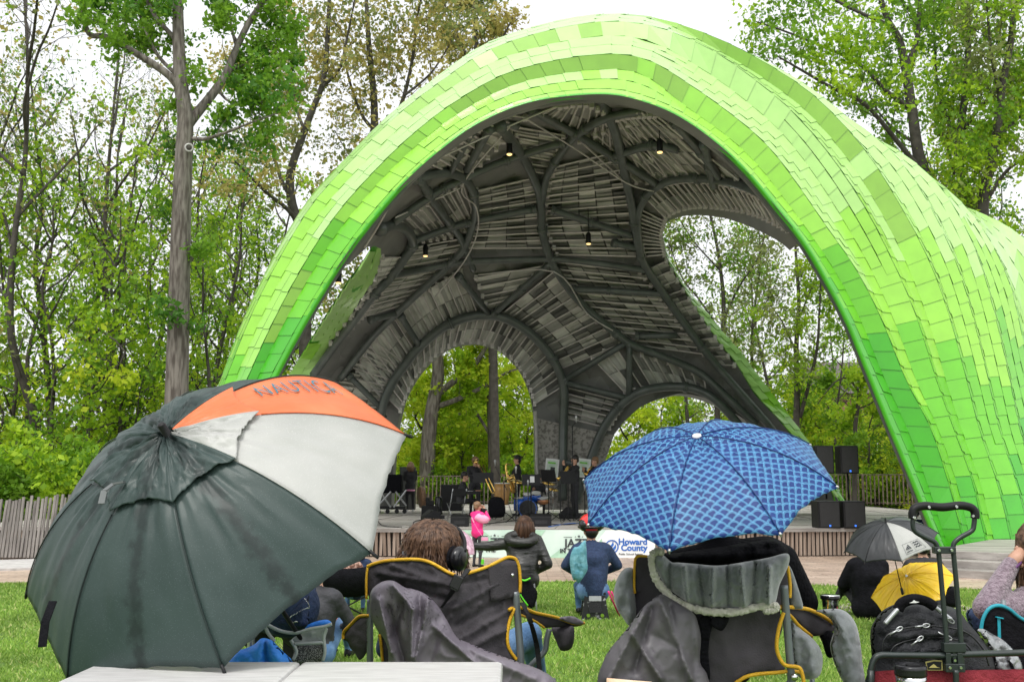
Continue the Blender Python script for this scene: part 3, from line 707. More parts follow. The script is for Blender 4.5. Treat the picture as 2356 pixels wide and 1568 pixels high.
# ------------------------------------------------------------ trees
def unit(v): return v / (np.linalg.norm(v) + 1e-9)
def branchy(rg, p0, d, L, r0, n=5, up=.15, wob=.12):
    pts = [p0]; d = unit(d)
    for i in range(n):
        d = unit(d + rg.normal(0, wob, 3) + np.array((0, 0, up)))
        pts.append(pts[-1] + d * L / n)
    return np.array(pts)
def foliage(name, pts, rg, size, mats, parent=None, ratio=.6, spread=.2, flat=.0, world=False):
    n = len(pts); c = pts + rg.normal(0, spread, (n, 3)) * np.array((1, 1, .7))
    a = rg.normal(0, 1, (n, 3)); a[:, 2] *= (1 - flat); a /= np.linalg.norm(a, axis=1)[:, None]
    b = rg.normal(0, 1, (n, 3)); b[:, 2] *= (1 - flat); b -= a * (a * b).sum(1)[:, None]; b /= np.linalg.norm(b, axis=1)[:, None]
    s = size * np.clip(rg.lognormal(0, .38, n), .4, 2.1)[:, None]
    V = np.stack([c - a * s, c + b * s * ratio + a * s * .1, c + a * s, c - b * s * ratio + a * s * .1], 1).reshape(-1, 3)
    me = fastmesh(name, V, 4, n)
    cl = np.array([noise.noise(Vector(q) * .45) for q in pts[::1]]) if n < 60000 else rg.normal(0, .3, n)
    k = np.clip(((cl + .5) * len(mats) + rg.uniform(-.5, .5, n)).astype(int), 0, len(mats) - 1)
    me.polygons.foreach_set('material_index', k.astype(np.int32))
    return link(me, name, mats, parent)
def make_tree(label, limbs, seed, leafmats, lsize=.07, nleaf=9000, base=None, bark='bark_dark', sec=1.6, seclen=2.2, t0=.25, up=.12, group='woodland trees around the lawn', cat='tree', name='tree', spread=.16, thin=1.0, ter=1.0):
    """limbs: [(points, r0, r1, leafy)] in world coordinates, the first is the trunk."""
    rg = np.random.default_rng(seed)
    b = Vector(limbs[0][0][0]) if base is None else Vector(base)
    root = thing(name, label, cat, b, group)
    tr = MB(); br = MB(); L = []
    for i, (pts, r0, r1, leafy) in enumerate(limbs):
        pts = crom(np.array([list(p) for p in pts]), 4) if len(pts) > 2 else np.array([list(p) for p in pts])
        rr = np.linspace(r0, r1, len(pts)) if i else r1 + (r0 - r1) * np.linspace(1, 0, len(pts)) ** .9
        (tr if i == 0 else br).tube([Vector(p) for p in pts], list(rr), 10 if r0 > .12 else 6)
        if leafy <= 0: continue
        d = np.diff(pts, axis=0); seg = np.linalg.norm(d, axis=1); tot = seg.sum(); cum = np.r_[0, np.cumsum(seg)]
        n2 = max(2, int(tot * sec * leafy))
        for k in range(n2):
            s = tot * (t0 + (1 - t0) * (k + rg.random()) / n2); j = min(np.searchsorted(cum, s) - 1, len(d) - 1); j = max(j, 0)
            p = pts[j] + d[j] * ((s - cum[j]) / seg[j]); dr = unit(d[j])
            side = unit(np.cross(dr, rg.normal(0, 1, 3))); f = s / tot
            L2 = seclen * (1.15 - .75 * f) * rg.uniform(.6, 1.2); rb = max(.012, min(.05, r1 + (r0 - r1) * (1 - f)) * .38)
            q = branchy(rg, p, dr * .55 + side + np.array((0, 0, .15)), L2, rb, 5, up)
            br.tube([Vector(x) for x in q], list(np.linspace(rb, .005, 6)), 4, cap=False)
            nt = max(2, int(L2 * 3.2 * ter))
            for m in range(nt):
                g = rg.uniform(.25, 1); jj = min(int(g * 5), 4); p3 = q[jj] + (q[jj + 1] - q[jj]) * (g * 5 - jj)
                d3 = unit(q[jj + 1] - q[jj]) * .5 + unit(rg.normal(0, 1, 3)) * .8
                q3 = branchy(rg, p3, d3, rg.uniform(.35, 1.0) * seclen / 2.2, .006, 3, .08, .2)
                br.tube([Vector(x) for x in q3], [.011, .008, .006, .004], 3, cap=False)
                L += list(q3[1:]) + [q3[-1], (q3[1] + q3[2]) / 2]
            L += list(q[3:])
    tr.build('trunk', M[bark], root, True); br.build('branches', M[bark], root, True)
    L = np.array(L); idx = rg.choice(len(L), nleaf)
    foliage('crown', L[idx], rg, lsize, [M[k] for k in leafmats], root, spread=spread)
    return root
def traced(segs, Y, z0=0):
    """segs: [((px,py),...), r0, r1, leafy, dY0, dY1]; the first starts at the ground."""
    out = []
    for s in segs:
        pts, r0, r1, lf = s[0], s[1], s[2], s[3]; d0, d1 = (s[4], s[5]) if len(s) > 5 else (0, 0)
        q = [P(p[0], p[1], Y + lerp(d0, d1, i / (len(pts) - 1))) for i, p in enumerate(pts)]
        out.append((q, r0, r1, lf))
    b = out[0][0][0]; out[0] = ([Vector((b.x, b.y, z0))] + out[0][0][1:], out[0][1], out[0][2], out[0][3])
    return out
def copy_thing(root, loc, rz, sc, label, group=None):
    r = root.copy(); COL.objects.link(r); r.location = loc; r.rotation_euler = (0, 0, rz); r.scale = (sc, sc, sc) if not hasattr(sc, '__len__') else sc
    r['label'] = label
    if group: r['group'] = group
    for ch in list(root.children):
        c = ch.copy(); COL.objects.link(c); c.parent = r
        for g_ in ch.children:
            d = g_.copy(); COL.objects.link(d); d.parent = c
    return r
# the big tree at left
make_tree('big tall tree with thick straight pale trunk and pruning scar, left of the green shell', traced([
    (((402, 1130), (404, 1000), (408, 850), (413, 650), (418, 480), (424, 340), (426, 270), (416, 190), (411, 100), (408, -40), (404, -200)), .40, .13, .35),
    (((430, 290), (452, 262), (490, 215), (520, 170), (545, 110), (580, 40), (640, -40)), .17, .08, 1.2, 0, 1.5),
    (((420, 215), (390, 175), (340, 140), (300, 115), (245, 85), (205, 78), (188, 20), (180, -60)), .13, .06, 1.0, 0, -1.2),
    (((412, 100), (385, 70), (355, 35), (330, -20)), .09, .05, 1.2, 0, 1), (((416, 180), (365, 130), (330, 60), (300, -30)), .07, .03, 1.2, 0, 2),
    (((437, 318), (470, 320), (520, 305), (570, 285), (640, 260)), .07, .02, 1.3, 0, -1), (((520, 170), (560, 150), (620, 150), (680, 100)), .06, .02, 1.3, 1, 2),
    (((545, 110), (530, 50), (520, -40)), .07, .03, 1.3, 1, 2), (((500, 205), (530, 235), (585, 240), (640, 220)), .05, .02, 1.4, 1, 0)], 30),
    3, ['leaf_deep', 'leaf_mid', 'leaf_mid'], .075, 16000, bark='bark', seclen=1.9, sec=1.5, t0=.30, spread=.2)
bt = [o for o in COL.objects if o.name == 'tree'][0]
c = P(435, 340, 29.62)
MB().lathe(c, [(.13, 0), (.14, .03), (.10, .04), (.09, .02)], 16, (.35, -1, 0)).build('pruning_scar', M['concrete'], bt, True)
MB().lathe(c + Vector((.005, -.02, 0)), [(.085, 0), (.085, .012)], 16, (.35, -1, 0)).build('scar_centre', M['bark_dark'], bt, True)
# olive flowering trees between the big tree and the shell
make_tree('tall spreading tree with brownish olive spring leaves behind the left crown of the shell', traced([
    (((700, 1130), (702, 800), (700, 600), (690, 520), (672, 470), (668, 400), (690, 330), (720, 250), (745, 180), (755, 60), (760, -60)), .26, .07, .5),
    (((690, 520), (660, 480), (610, 440), (570, 400), (540, 370)), .10, .03, 1, 0, -2), (((675, 460), (650, 420), (630, 360), (600, 290), (570, 230), (550, 160)), .10, .03, 1, 0, 2),
    (((700, 300), (680, 240), (670, 160), (690, 60)), .08, .03, 1, 0, 2), (((735, 205), (780, 160), (800, 80), (820, -20)), .08, .03, 1, 0, -1)], 39),
    21, ['leaf_olive', 'leaf_dull', 'leaf_olive'], .08, 8500, seclen=3.0, sec=1.2, spread=.32)
make_tree('olive leaved tree whose crown rises straight over the left shoulder of the shell', traced([
    (((850, 1130), (860, 700), (865, 400), (862, 300), (860, 220), (850, 120), (845, 40), (840, -60)), .24, .06, .5),
    (((865, 380), (900, 300), (930, 220), (950, 130), (960, 40), (980, -40)), .12, .03, 1.1, 0, -1), (((862, 300), (830, 260), (800, 170), (790, 90)), .09, .03, 1, 0, 1),
    (((930, 220), (990, 170), (1030, 110), (1060, 60)), .06, .02, 1.1, -1, 0), (((866, 330), (838, 380), (800, 350), (770, 300)), .05, .02, 1, 0, 2)], 40),
    22, ['leaf_olive', 'leaf_dull', 'leaf_olive'], .08, 9500, seclen=3.2, sec=1.3, spread=.34)
make_tree('olive leaved tree top showing left of the shell apex against white sky', traced([
    (((1142, 1130), (1128, 600), (1105, 300), (1100, 180), (1095, 90), (1090, 20), (1085, -60)), .22, .05, .5),
    (((1102, 200), (1130, 130), (1160, 80), (1180, 40)), .08, .03, 1.3, 0, -1), (((1102, 200), (1070, 120), (1040, 50), (1010, -20)), .08, .03, 1.3, 0, 1)], 45),
    23, ['leaf_olive', 'leaf_olive', 'leaf_dull'], .10, 7000, seclen=2.6, sec=1.6, spread=.3)
# right side trees above the shell
make_tree('tall green tree with long low limb reaching left over the right shoulder of the shell', traced([
    (((2165, 1130), (2170, 600), (2130, 410), (2112, 350), (2098, 250), (2082, 150), (2068, 90), (2040, 40), (2010, -60)), .26, .08, .6),
    (((2085, 155), (2110, 90), (2115, 20), (2120, -50)), .11, .05, 1.1, 0, 1), (((2125, 400), (2060, 320), (1990, 240), (1920, 205), (1850, 165), (1790, 130)), .10, .03, 1.2, 0, -2),
    (((2095, 250), (2040, 210), (1980, 150), (1900, 110), (1800, 70), (1740, 50)), .09, .02, 1.2, 0, -1), (((2050, 60), (1980, 30), (1900, -10), (1830, -40)), .08, .03, 1.2, 0, 1),
    (((2105, 330), (2050, 290), (2010, 240), (1990, 180)), .06, .02, 1, 0, 2)], 34),
    31, ['leaf_mid', 'leaf_mid', 'leaf_fresh'], .072, 13000, seclen=2.6, sec=1.5, spread=.26, bark='bark_dark')
make_tree('tall green tree with straight dark trunk behind the right end of the shell', traced([
    (((2215, 1130), (2214, 700), (2212, 440), (2208, 330), (2222, 200), (2228, 100), (2226, -60)), .20, .08, .8),
    (((2212, 420), (2190, 300), (2160, 220), (2150, 100), (2150, -20)), .10, .04, 1.1, 0, 2), (((2216, 300), (2260, 240), (2320, 190), (2380, 150)), .09, .03, 1.1, 0, -1)], 36),
    32, ['leaf_mid', 'leaf_fresh', 'leaf_mid'], .075, 13000, seclen=2.6, sec=1.6, spread=.28)
make_tree('green tree with dark leaning trunk at the top right corner', traced([
    (((2290, 1130), (2285, 700), (2262, 480), (2290, 330), (2305, 200), (2325, 100), (2340, -60)), .22, .08, .8),
    (((2265, 470), (2310, 400), (2350, 370), (2420, 340)), .08, .03, 1.1, 0, -1), (((2290, 320), (2345, 270), (2400, 220)), .08, .03, 1.1, 0, 2), (((2300, 220), (2280, 120), (2270, 0)), .07, .03, 1.1, 0, -1)], 33),
    33, ['leaf_mid', 'leaf_fresh', 'leaf_dull'], .072, 15000, seclen=2.6, sec=1.6, spread=.28)
make_tree('thin tree with small pale new leaves low behind the right end of the shell', traced([
    (((2240, 1130), (2235, 700), (2190, 520), (2195, 400), (2180, 330), (2185, 250)), .09, .03, .8), (((2200, 500), (2240, 400), (2300, 300), (2356, 230)), .06, .02, 1, 0, -1)], 38),
    34, ['leaf_dull', 'leaf_yellow', 'leaf_dull'], .08, 7000, seclen=2.0, sec=1.6, spread=.25)
# trees seen through the centre arch
make_tree('old tree with crooked pale trunk and long right limb seen through the centre arch', traced([
    (((980, 1120), (984, 1050), (990, 970), (1002, 900), (1008, 860), (1005, 800), (1000, 700), (990, 560)), .38, .2, .4),
    (((1000, 912), (1040, 880), (1075, 860), (1105, 820), (1125, 780), (1150, 700)), .17, .08, .6), (((1005, 935), (1060, 915), (1110, 890), (1160, 860), (1190, 848)), .14, .04, .8, 0, -1),
    (((1090, 840), (1065, 810), (1050, 760)), .09, .04, .8)], 47), 41, ['leaf_fresh', 'leaf_yellow'], .10, 7000, bark='bark', seclen=2.2)
make_tree('straight brown tree trunk standing right of centre behind the centre arch', traced([
    (((1140, 1120), (1136, 1040), (1132, 900), (1130, 780), (1126, 600), (1120, 400)), .30, .18, .25), (((1128, 1000), (1090, 940), (1060, 900)), .10, .04, .8)], 48),
    42, ['leaf_fresh', 'leaf_yellow'], .10, 4000, bark='bark', seclen=2.2)
# trees in the right opening
make_tree('slender dark double trunk tree in the right opening of the shell', traced([
    (((1832, 1130), (1832, 1000), (1834, 900), (1832, 800), (1838, 700), (1832, 600), (1828, 530)), .17, .04, .7),
    (((1840, 960), (1862, 880), (1880, 800), (1886, 700), (1890, 600)), .10, .03, .8, 0, -1), (((1836, 820), (1800, 740), (1770, 700)), .05, .02, 1), (((1836, 740), (1860, 680), (1880, 640)), .05, .02, 1)], 44),
    43, ['leaf_mid', 'leaf_fresh', 'leaf_dull'], .075, 5500, seclen=2.3, sec=1.5, spread=.24)
make_tree('sparse leaning tree with bare twigs left in the right opening of the shell', traced([
    (((1655, 1130), (1650, 900), (1660, 800), (1665, 700), (1655, 600), (1640, 520), (1620, 440)), .15, .04, .9),
    (((1655, 760), (1610, 690), (1570, 640), (1540, 560)), .06, .02, 1.1), (((1662, 740), (1700, 660), (1740, 600), (1760, 540)), .06, .02, 1.1), (((1655, 620), (1600, 560), (1560, 500)), .05, .02, 1)], 46),
    44, ['leaf_dull', 'leaf_mid', 'leaf_dull'], .075, 6500, seclen=2.6, sec=2.0, spread=.26)
make_tree('dark slim tree with forked crown beside the two loudspeakers', traced([
    (((1965, 1150), (1966, 1050), (1968, 980), (1978, 900), (1984, 850), (1990, 780)), .12, .04, .6),
    (((1972, 940), (2000, 930), (2030, 905)), .05, .02, .8), (((1976, 900), (1950, 870), (1920, 880), (1880, 930)), .05, .02, .8)], 42),
    45, ['leaf_mid', 'leaf_fresh'], .08, 3500, seclen=1.8)
make_tree('thin tree with airy green crown against the sky in the right opening', traced([
    (((1735, 1130), (1732, 900), (1730, 780), (1740, 680), (1750, 600), (1745, 520)), .10, .03, 1), (((1730, 760), (1760, 700), (1790, 640)), .05, .02, 1)], 50),
    46, ['leaf_mid', 'leaf_dull'], .075, 4500, seclen=2.4, sec=2.0, spread=.26)
# prototypes for the woods
def generic(kind, seed, label, x, y, H):
    rg = np.random.default_rng(seed); b = np.array((x, y, 0.))
    if kind == 'tall':
        lean = rg.normal(0, .06, 2); top = b + np.array((lean[0] * H, lean[1] * H, H))
        tk = [b + (top - b) * t + rg.normal(0, .16, 3) * (t > 0) * np.array((1, 1, 0)) for t in np.linspace(0, 1, 8)]
        limbs = [(tk, H * .0095, .03, .35)]
        for k in range(8):
            t = .38 + .07 * k; j = min(int(t * 7), 6); p = tk[j] + (tk[j + 1] - tk[j]) * (t * 7 - j); a = rg.uniform(0, 2 * pi)
            limbs.append((branchy(rg, p, np.array((cos(a), sin(a), 1.1)), H * .30 * (1.2 - t * .6), .08, 6, .12, .1), .075, .02, 1))
        return make_tree(label, limbs, seed, ['leaf_mid', 'leaf_fresh', 'leaf_deep'], .085, 3200, seclen=2.5, sec=1.25, spread=.3)
    if kind == 'dull':
        top = b + np.array((rg.normal(0, 1), rg.normal(0, 1), H))
        tk = [b + (top - b) * t + rg.normal(0, .25, 3) * (t > 0) * np.array((1, 1, 0)) for t in np.linspace(0, 1, 7)]
        limbs = [(tk, H * .009, .03, .4)]
        for k in range(7):
            t = .4 + .08 * k; j = min(int(t * 6), 5); p = tk[j] + (tk[j + 1] - tk[j]) * (t * 6 - j); a = rg.uniform(0, 2 * pi)
            limbs.append((branchy(rg, p, np.array((cos(a), sin(a), .9)), H * .3, .07, 6, .1, .12), .07, .02, 1))
        return make_tree(label, limbs, seed, ['leaf_dull', 'leaf_olive', 'leaf_mid'], .08, 2300, seclen=2.8, sec=1.3, spread=.3)
    if kind == 'under':
        tk = [b + np.array((rg.normal(0, .2) * i, rg.normal(0, .2) * i, H * i / 5)) for i in range(6)]
        limbs = [(tk, .09, .02, .6)]
        for k in range(11):
            t = .15 + .075 * k; j = min(int(t * 5), 4); p = tk[j] + (tk[j + 1] - tk[j]) * (t * 5 - j); a = rg.uniform(0, 2 * pi)
            limbs.append((branchy(rg, p, np.array((cos(a), sin(a), .3)), H * .42 * (1.25 - t), .04, 5, .02, .1), .035, .01, 1.3))
        return make_tree(label, limbs, seed, ['leaf_fresh', 'leaf_mid', 'leaf_yellow'], .085, 3600, seclen=1.7, sec=2.0, spread=.2, up=.0, t0=.1)
    if kind == 'yellow':
        tk = [b + np.array((rg.normal(0, .2) * i, rg.normal(0, .2) * i, H * i / 5)) for i in range(6)]
        limbs = [(tk, .10, .02, .6)]
        for k in range(12):
            t = .12 + .07 * k; j = min(int(t * 5), 4); p = tk[j] + (tk[j + 1] - tk[j]) * (t * 5 - j); a = rg.uniform(0, 2 * pi)
            limbs.append((branchy(rg, p, np.array((cos(a), sin(a), .35)), H * .42 * (1.25 - t), .04, 5, .02, .1), .035, .01, 1.3))
        return make_tree(label, limbs, seed, ['leaf_yellow', 'leaf_fresh', 'leaf_yellow'], .10, 5500, seclen=1.8, sec=2.0, spread=.2, up=.0, t0=.1)
    if kind == 'bush':
        limbs = [([b, b + np.array((.05, 0, .3)), b + np.array((.1, 0, .6))], .04, .03, 0)]
        for k in range(12):
            a = rg.uniform(0, 2 * pi); limbs.append((branchy(rg, b + np.array((0, 0, .15)), np.array((cos(a), sin(a), rg.uniform(.5, 1.8))), H * rg.uniform(.7, 1.1), .03, 5, .02, .12), .025, .008, 1.6))
        return make_tree(label, limbs, seed, ['leaf_mid', 'leaf_fresh', 'leaf_mid'], .075, 9500, seclen=.95, sec=3.2, spread=.14, up=.05, t0=.15, cat='shrub', name='shrub', group='shrubs along the wood edge')
def slim(seed, label, x, y, H):
    rg = np.random.default_rng(seed); b = np.array((x, y, 0.)); ln = rg.normal(0, .07, 2)
    tk = [b + np.array((ln[0] * H * t + rg.normal(0, .12) * (t > 0), ln[1] * H * t, H * t)) for t in np.linspace(0, 1, 8)]
    limbs = [(tk, H * .0085, .02, .3)]
    for k in range(9):
        t = .22 + .08 * k; j = min(int(t * 7), 6); p = tk[j] + (tk[j + 1] - tk[j]) * (t * 7 - j); a = rg.uniform(0, 2 * pi)
        limbs.append((branchy(rg, p, np.array((cos(a), sin(a), .8)), H * .26 * (1.2 - t * .6), .045, 6, .12, .13), .045, .012, 1))
    return make_tree(label, limbs, seed, ['leaf_fresh', 'leaf_mid', 'leaf_fresh'], .08, 1800, seclen=1.9, sec=1.3, spread=.24, ter=.8)
def X(px, Y): return P(px, HOR, Y).x
protos = {}
protos['tall'] = [generic('tall', 101, 'leafy green woodland tree at the far left edge', X(120, 46), 46, 20), generic('tall', 102, 'leafy green woodland tree just left of the big trunk', X(330, 50), 50, 21), generic('tall', 103, 'leafy green woodland tree just right of the big trunk', X(500, 52), 52, 18)]
protos['dull'] = [generic('dull', 111, 'thin grey green woodland tree in the top left corner', X(40, 36), 36, 20), generic('dull', 112, 'thin grey green woodland tree between the left trunks', X(255, 42), 42, 21)]
protos['under'] = [generic('under', 121, 'bright green understorey tree behind the left slat fence', X(150, 34), 34, 7.5), generic('under', 122, 'bright green understorey tree low beside the big trunk', X(330, 37), 37, 6.5)]
protos['yellow'] = [generic('yellow', 131, 'yellow green small tree left in the centre arch', X(960, 50), 50, 8), generic('yellow', 132, 'yellow green small tree right in the centre arch', X(1190, 52), 52, 8.5)]
protos['bush'] = [generic('bush', 141, 'dense green shrub behind the left slat fence, nearest the frame edge', X(30, 29), 29, 3.1), generic('bush', 142, 'dense green shrub behind the left slat fence beside the umbrella', X(190, 29.5), 29.5, 2.9)]
protos['slim'] = [slim(151, 'slim dark trunked tree with scattered fresh leaves near the left frame edge', X(75, 38), 38, 13), slim(152, 'slim leaning tree with scattered fresh leaves left of the big trunk', X(290, 36), 36, 12), slim(153, 'slim dark tree with scattered fresh leaves right of the big trunk', X(455, 40), 40, 15)]
rg = random.Random(5)
def scatter(kind, lst, label, group='woodland trees around the lawn'):
    for i, (px, Y, s) in enumerate(lst):
        r = protos[kind][i % len(protos[kind])]
        copy_thing(r, (X(px, Y), Y, 0), rg.uniform(0, 6.28), s * rg.uniform(.94, 1.06), label, group)
scatter('tall', [(200, 60, .9), (600, 64, .8), (-150, 52, 1)], 'slender green woodland tree standing deep in the left wood', 'trees deep in the left wood')
scatter('dull', [(-40, 44, 1.0), (340, 60, 1.05), (470, 58, .9)], 'airy grey green tree with bare twigs in the left wood', 'airy trees in the left wood')
scatter('under', [(20, 40, 1.0), (240, 42, 1.1), (440, 44, 1.0), (80, 48, 1.2), (580, 46, 1.0), (660, 50, 1.1), (-50, 34, 1.0)], 'bright green understorey tree in the left wood', 'understorey of the left wood')
scatter('bush', [(100, 29.6, .8), (270, 31, .85), (340, 33, .9), (-20, 31, .9), (420, 34, .9), (510, 36, .9), (600, 38, 1.0), (150, 32, 1.0), (40, 33, 1.0), (230, 33, .95)], 'dense green shrub in the hedge behind the left slat fence', 'shrubs behind the left slat fence')
scatter('yellow', [(1050, 56, .95), (1120, 54, .8), (1240, 58, 1.0), (900, 56, 1.0), (1010, 51, .6), (1150, 62, 1.2), (980, 62, 1.2), (1080, 50, .55)], 'yellow green leafy tree filling the centre arch view', 'yellow green trees behind the stage')
scatter('yellow', [(1440, 58, .95), (1520, 60, .9), (1600, 62, .9), (1790, 56, .9), (1700, 60, 1.0), (1880, 52, .8)], 'low yellow green tree behind the right rear arches', 'low trees behind the right rear arches')
scatter('tall', [(1450, 70, .62), (1560, 72, .58)], 'distant green tree behind the small right arch', 'distant trees behind the small right arch')
scatter('under', [(1930, 50, .9), (2010, 47, .75), (2050, 50, 1.0), (2100, 46, .7), (1830, 60, 1.0), (1750, 54, .7), (1980, 58, 1.1)], 'green leafy tree behind the railing at right', 'trees behind the right railing')
scatter('bush', [(1060, 47.5, .8), (930, 47.5, .8), (1150, 48, .9), (1900, 47, .9), (1960, 47.5, 1), (2030, 47, .9), (2090, 48, 1), (1430, 50, .9), (1500, 51, .9), (2120, 50, 1.1)], 'dense green shrub just behind the stage railing', 'shrubs behind the stage railing')
scatter('tall', [(2330, 48, 1.0), (2440, 42, 1.0)], 'leafy green tree rising behind the right shoulder of the shell', 'trees behind the right shoulder of the shell')
scatter('slim', [(10, 42, 1.2), (130, 36, 1.0), (165, 45, 1.3), (215, 39, 1.1), (265, 47, 1.3), (345, 41, 1.1), (375, 50, 1.3), (470, 46, 1.2), (500, 37, .8), (545, 49, 1.2), (590, 42, .9), (640, 52, 1.1), (-60, 40, 1.2), (690, 47, 1.0), (1075, 52, .8), (1010, 55, .8), (1160, 56, .9), (1800, 54, 1.0), (1900, 50, .8), (1700, 52, .9), (1600, 58, 1.1), (1940, 54, .9), (2040, 52, .9)], 'slim dark trunked tree with scattered fresh leaves in the woods', 'slim trees in the woods')
# far wood that reads as one mass
def far_wood():
    rg2 = np.random.default_rng(77); n = 60000
    x = rg2.uniform(-60, 60, n); y = rg2.uniform(72, 96, n); hmax = np.interp(x, [-75, -25, -8, 0, 8, 20, 75], [6, 4, 3.5, 4.5, 3.2, 3.0, 5]) * (1 + .25 * np.sin(x * .7) + .15 * np.sin(x * 2.3 + 1))
    z = hmax * rg2.random(n) ** 1.2
    o = foliage('far_wood', np.stack([x, y, z], 1), rg2, .30, [M['leaf_mid'], M['leaf_fresh'], M['leaf_yellow']], None, spread=.6)
    o['kind'] = 'stuff'; tag(o, 'far green wood closing the view behind trees and stage', 'woodland')
far_wood()
# ------------------------------------------------------------ stage, fences, steps, banner, buildings
DZ = .62
YF = Pz(1178, 1216, DZ).y            # front edge of the deck
stage = thing('stage', 'low wooden stage with grey deck and slatted front under the shell', 'stage', (0, YF, 0))
def front(x):                         # plan shape of the stage front: slightly bowed
    return YF + .0 + .010 * (x - 1.5) ** 2 * (1 if x > 1.5 else .6)
mb = MB(); xs = np.linspace(-13, 14.5, 56); n = len(xs)
mb.v = [(x, front(x), DZ) for x in xs] + [(x, 46, DZ) for x in xs] + [(x, front(x), DZ - .07) for x in xs] + [(x, 46, DZ - .07) for x in xs]
for i in range(n - 1):
    mb.f += [[i, i + 1, n + i + 1, n + i], [2 * n + i, 2 * n + i + 1, i + 1, i]]; mb.m += [0, 0]
mb.build('deck', M['deck'], stage)
mb = MB()
for i in range(-5, 12): mb.tube([(i * 1.7 + (y - 30) * .10, y, DZ + .001) for y in (front(i * 1.7) + .02, 44)], .008, 4)
for y in (24.2, 27.5, 31, 35.5, 40): mb.tube([(-12, y, DZ + .001), (14, y, DZ + .001)], .008, 4)
mb.build('deck_joints', M['wood_dark'], stage)
mb = MB(); mb.v = [(x, front(x) + .16, 0) for x in xs] + [(x, front(x) + .16, DZ - .07) for x in xs]
for i in range(n - 1): mb.f.append([i, i + 1, n + i + 1, n + i]); mb.m.append(0)
mb.build('void_shade_sheet', M['wood_dark'], stage)  # dark sheet standing in for the shade behind the slats
mb = MB(); x = -12.8; r_ = random.Random(2)
M['slat'] = mat('brown_slats', (.20, .145, .11), .8, col2=(.42, .34, .28), vscale=2.6, bump=.4, bscale=30, stretch=(6, 1, .3))
while x < 14.3:
    y = front(x); sl = r_.uniform(-.01, .03) + .02
    mb.bar((x, y + .07, .03), (x - .03 + sl, y + .02 + r_.uniform(0, .02), DZ - .075), .062, .035); x += .098
mb.build('slat_front', M['slat'], stage)
mb = MB(); mb.v = []; 
for i in range(n - 1): mb.bar((xs[i], front(xs[i]) - .02, DZ - .035), (xs[i + 1], front(xs[i + 1]) - .02, DZ - .035), .03, .08)
mb.build('deck_nosing', M['plank'], stage)
# banner with printed words
def text_mesh(s, size, mapf, mt, name, parent, bold=0.0, width=1.0, align='LEFT', shear=0, sp=1.0):
    cu = bpy.data.curves.new('t', 'FONT'); cu.body = s; cu.size = size; cu.offset = bold; cu.align_x = align; cu.shear = shear; cu.space_character = sp; cu.resolution_u = 3
    ob = bpy.data.objects.new('t', cu); COL.objects.link(ob); bpy.context.view_layer.update()
    me = bpy.data.meshes.new_from_object(ob.evaluated_get(bpy.context.evaluated_depsgraph_get()))
    bpy.data.objects.remove(ob); bpy.data.curves.remove(cu)
    bm = bmesh.new(); bm.from_mesh(me); bmesh.ops.triangulate(bm, faces=bm.faces)
    bmesh.ops.subdivide_edges(bm, edges=[e for e in bm.edges if e.calc_length() > size * .4], cuts=2)
    bm.to_mesh(me); bm.free()
    for v in me.vertices: v.co = mapf(v.co.x * width, v.co.y)
    me.name = name
    return link(me, name, mt, parent)
bx0, bx1 = P(1020, 1240, YF - .12).x, P(1508, 1240, YF - .12).x
bz1, bz0 = P(1200, 1218, YF - .12).z, P(1200, 1285, YF - .12).z
ban = thing('banner', 'long pale green printed event banner hung across the stage front', 'banner', ((bx0 + bx1) / 2, YF - .12, bz0))
def bmap(px, py, d=0):
    q = P(px, py, YF - .12); yy = front(q.x) - .09 - .02 * sin(px * .03) - d
    return Vector((q.x, yy, q.z))
def bansheet(poly, name, mt, d):
    v, F = cdt([tuple(map(float, p)) for p in poly], 14, jitter=.1)
    mb = MB(); mb.v = [tuple(bmap(a, b, d)) for a, b in v]; mb.f = [list(f) for f in F]; mb.m = [0] * len(F)
    return mb.build(name, mt, ban, True)
M['ban'] = mat('banner_mint', (.52, .70, .60), .5, col2=(.74, .83, .78), vscale=1.1, coat=.1); M['ban2'] = mat('banner_sage', (.40, .62, .46), .5, var=.1); M['banw'] = mat('banner_white', (.82, .84, .83), .5, var=.03)
M['ink'] = mat('ink_dark', (.03, .035, .04), .6); M['inkb'] = mat('ink_blue', (.02, .13, .48), .5); M['inkg'] = mat('print_green', (.16, .52, .05), .5)
bansheet([(1020, 1219), (1250, 1218), (1508, 1218), (1508, 1286), (1250, 1284), (1020, 1280)], 'sheet', M['ban'], 0)
bansheet([(1330, 1284.5), (1365, 1255), (1395, 1219), (1507, 1219), (1507, 1285)], 'print_panel', M['banw'], .006)
for pl in ([(1060, 1219), (1110, 1219), (1150, 1250), (1120, 1252)], [(1200, 1219), (1256, 1219), (1235, 1245)], [(1262, 1283), (1290, 1262), (1325, 1283)], [(1345, 1283), (1385, 1238), (1392, 1283)]): bansheet(pl, 'print_shape', M['ban2'], .010)
def tmap(px, py, s=1, dd=.016): return lambda x, y: bmap(px + x, py - y, dd)
text_mesh('JAZZ', 26, tmap(1104, 1255), M['ink'], 'lettering', ban, .7); text_mesh('JAZZ', 26, tmap(1299, 1257), M['ink'], 'lettering', ban, .7)
text_mesh('IN THE', 13.5, tmap(1288, 1271), M['ink'], 'lettering', ban, .5); text_mesh('IN THE', 13.5, tmap(1098, 1269), M['ink'], 'lettering', ban, .5)
text_mesh('Howard', 20, tmap(1423, 1252), M['inkb'], 'lettering', ban, .7); text_mesh('County', 20, tmap(1429, 1266), M['inkb'], 'lettering', ban, .7)
text_mesh('Public School System', 6.5, tmap(1424, 1276), M['ink'], 'lettering', ban, .15)
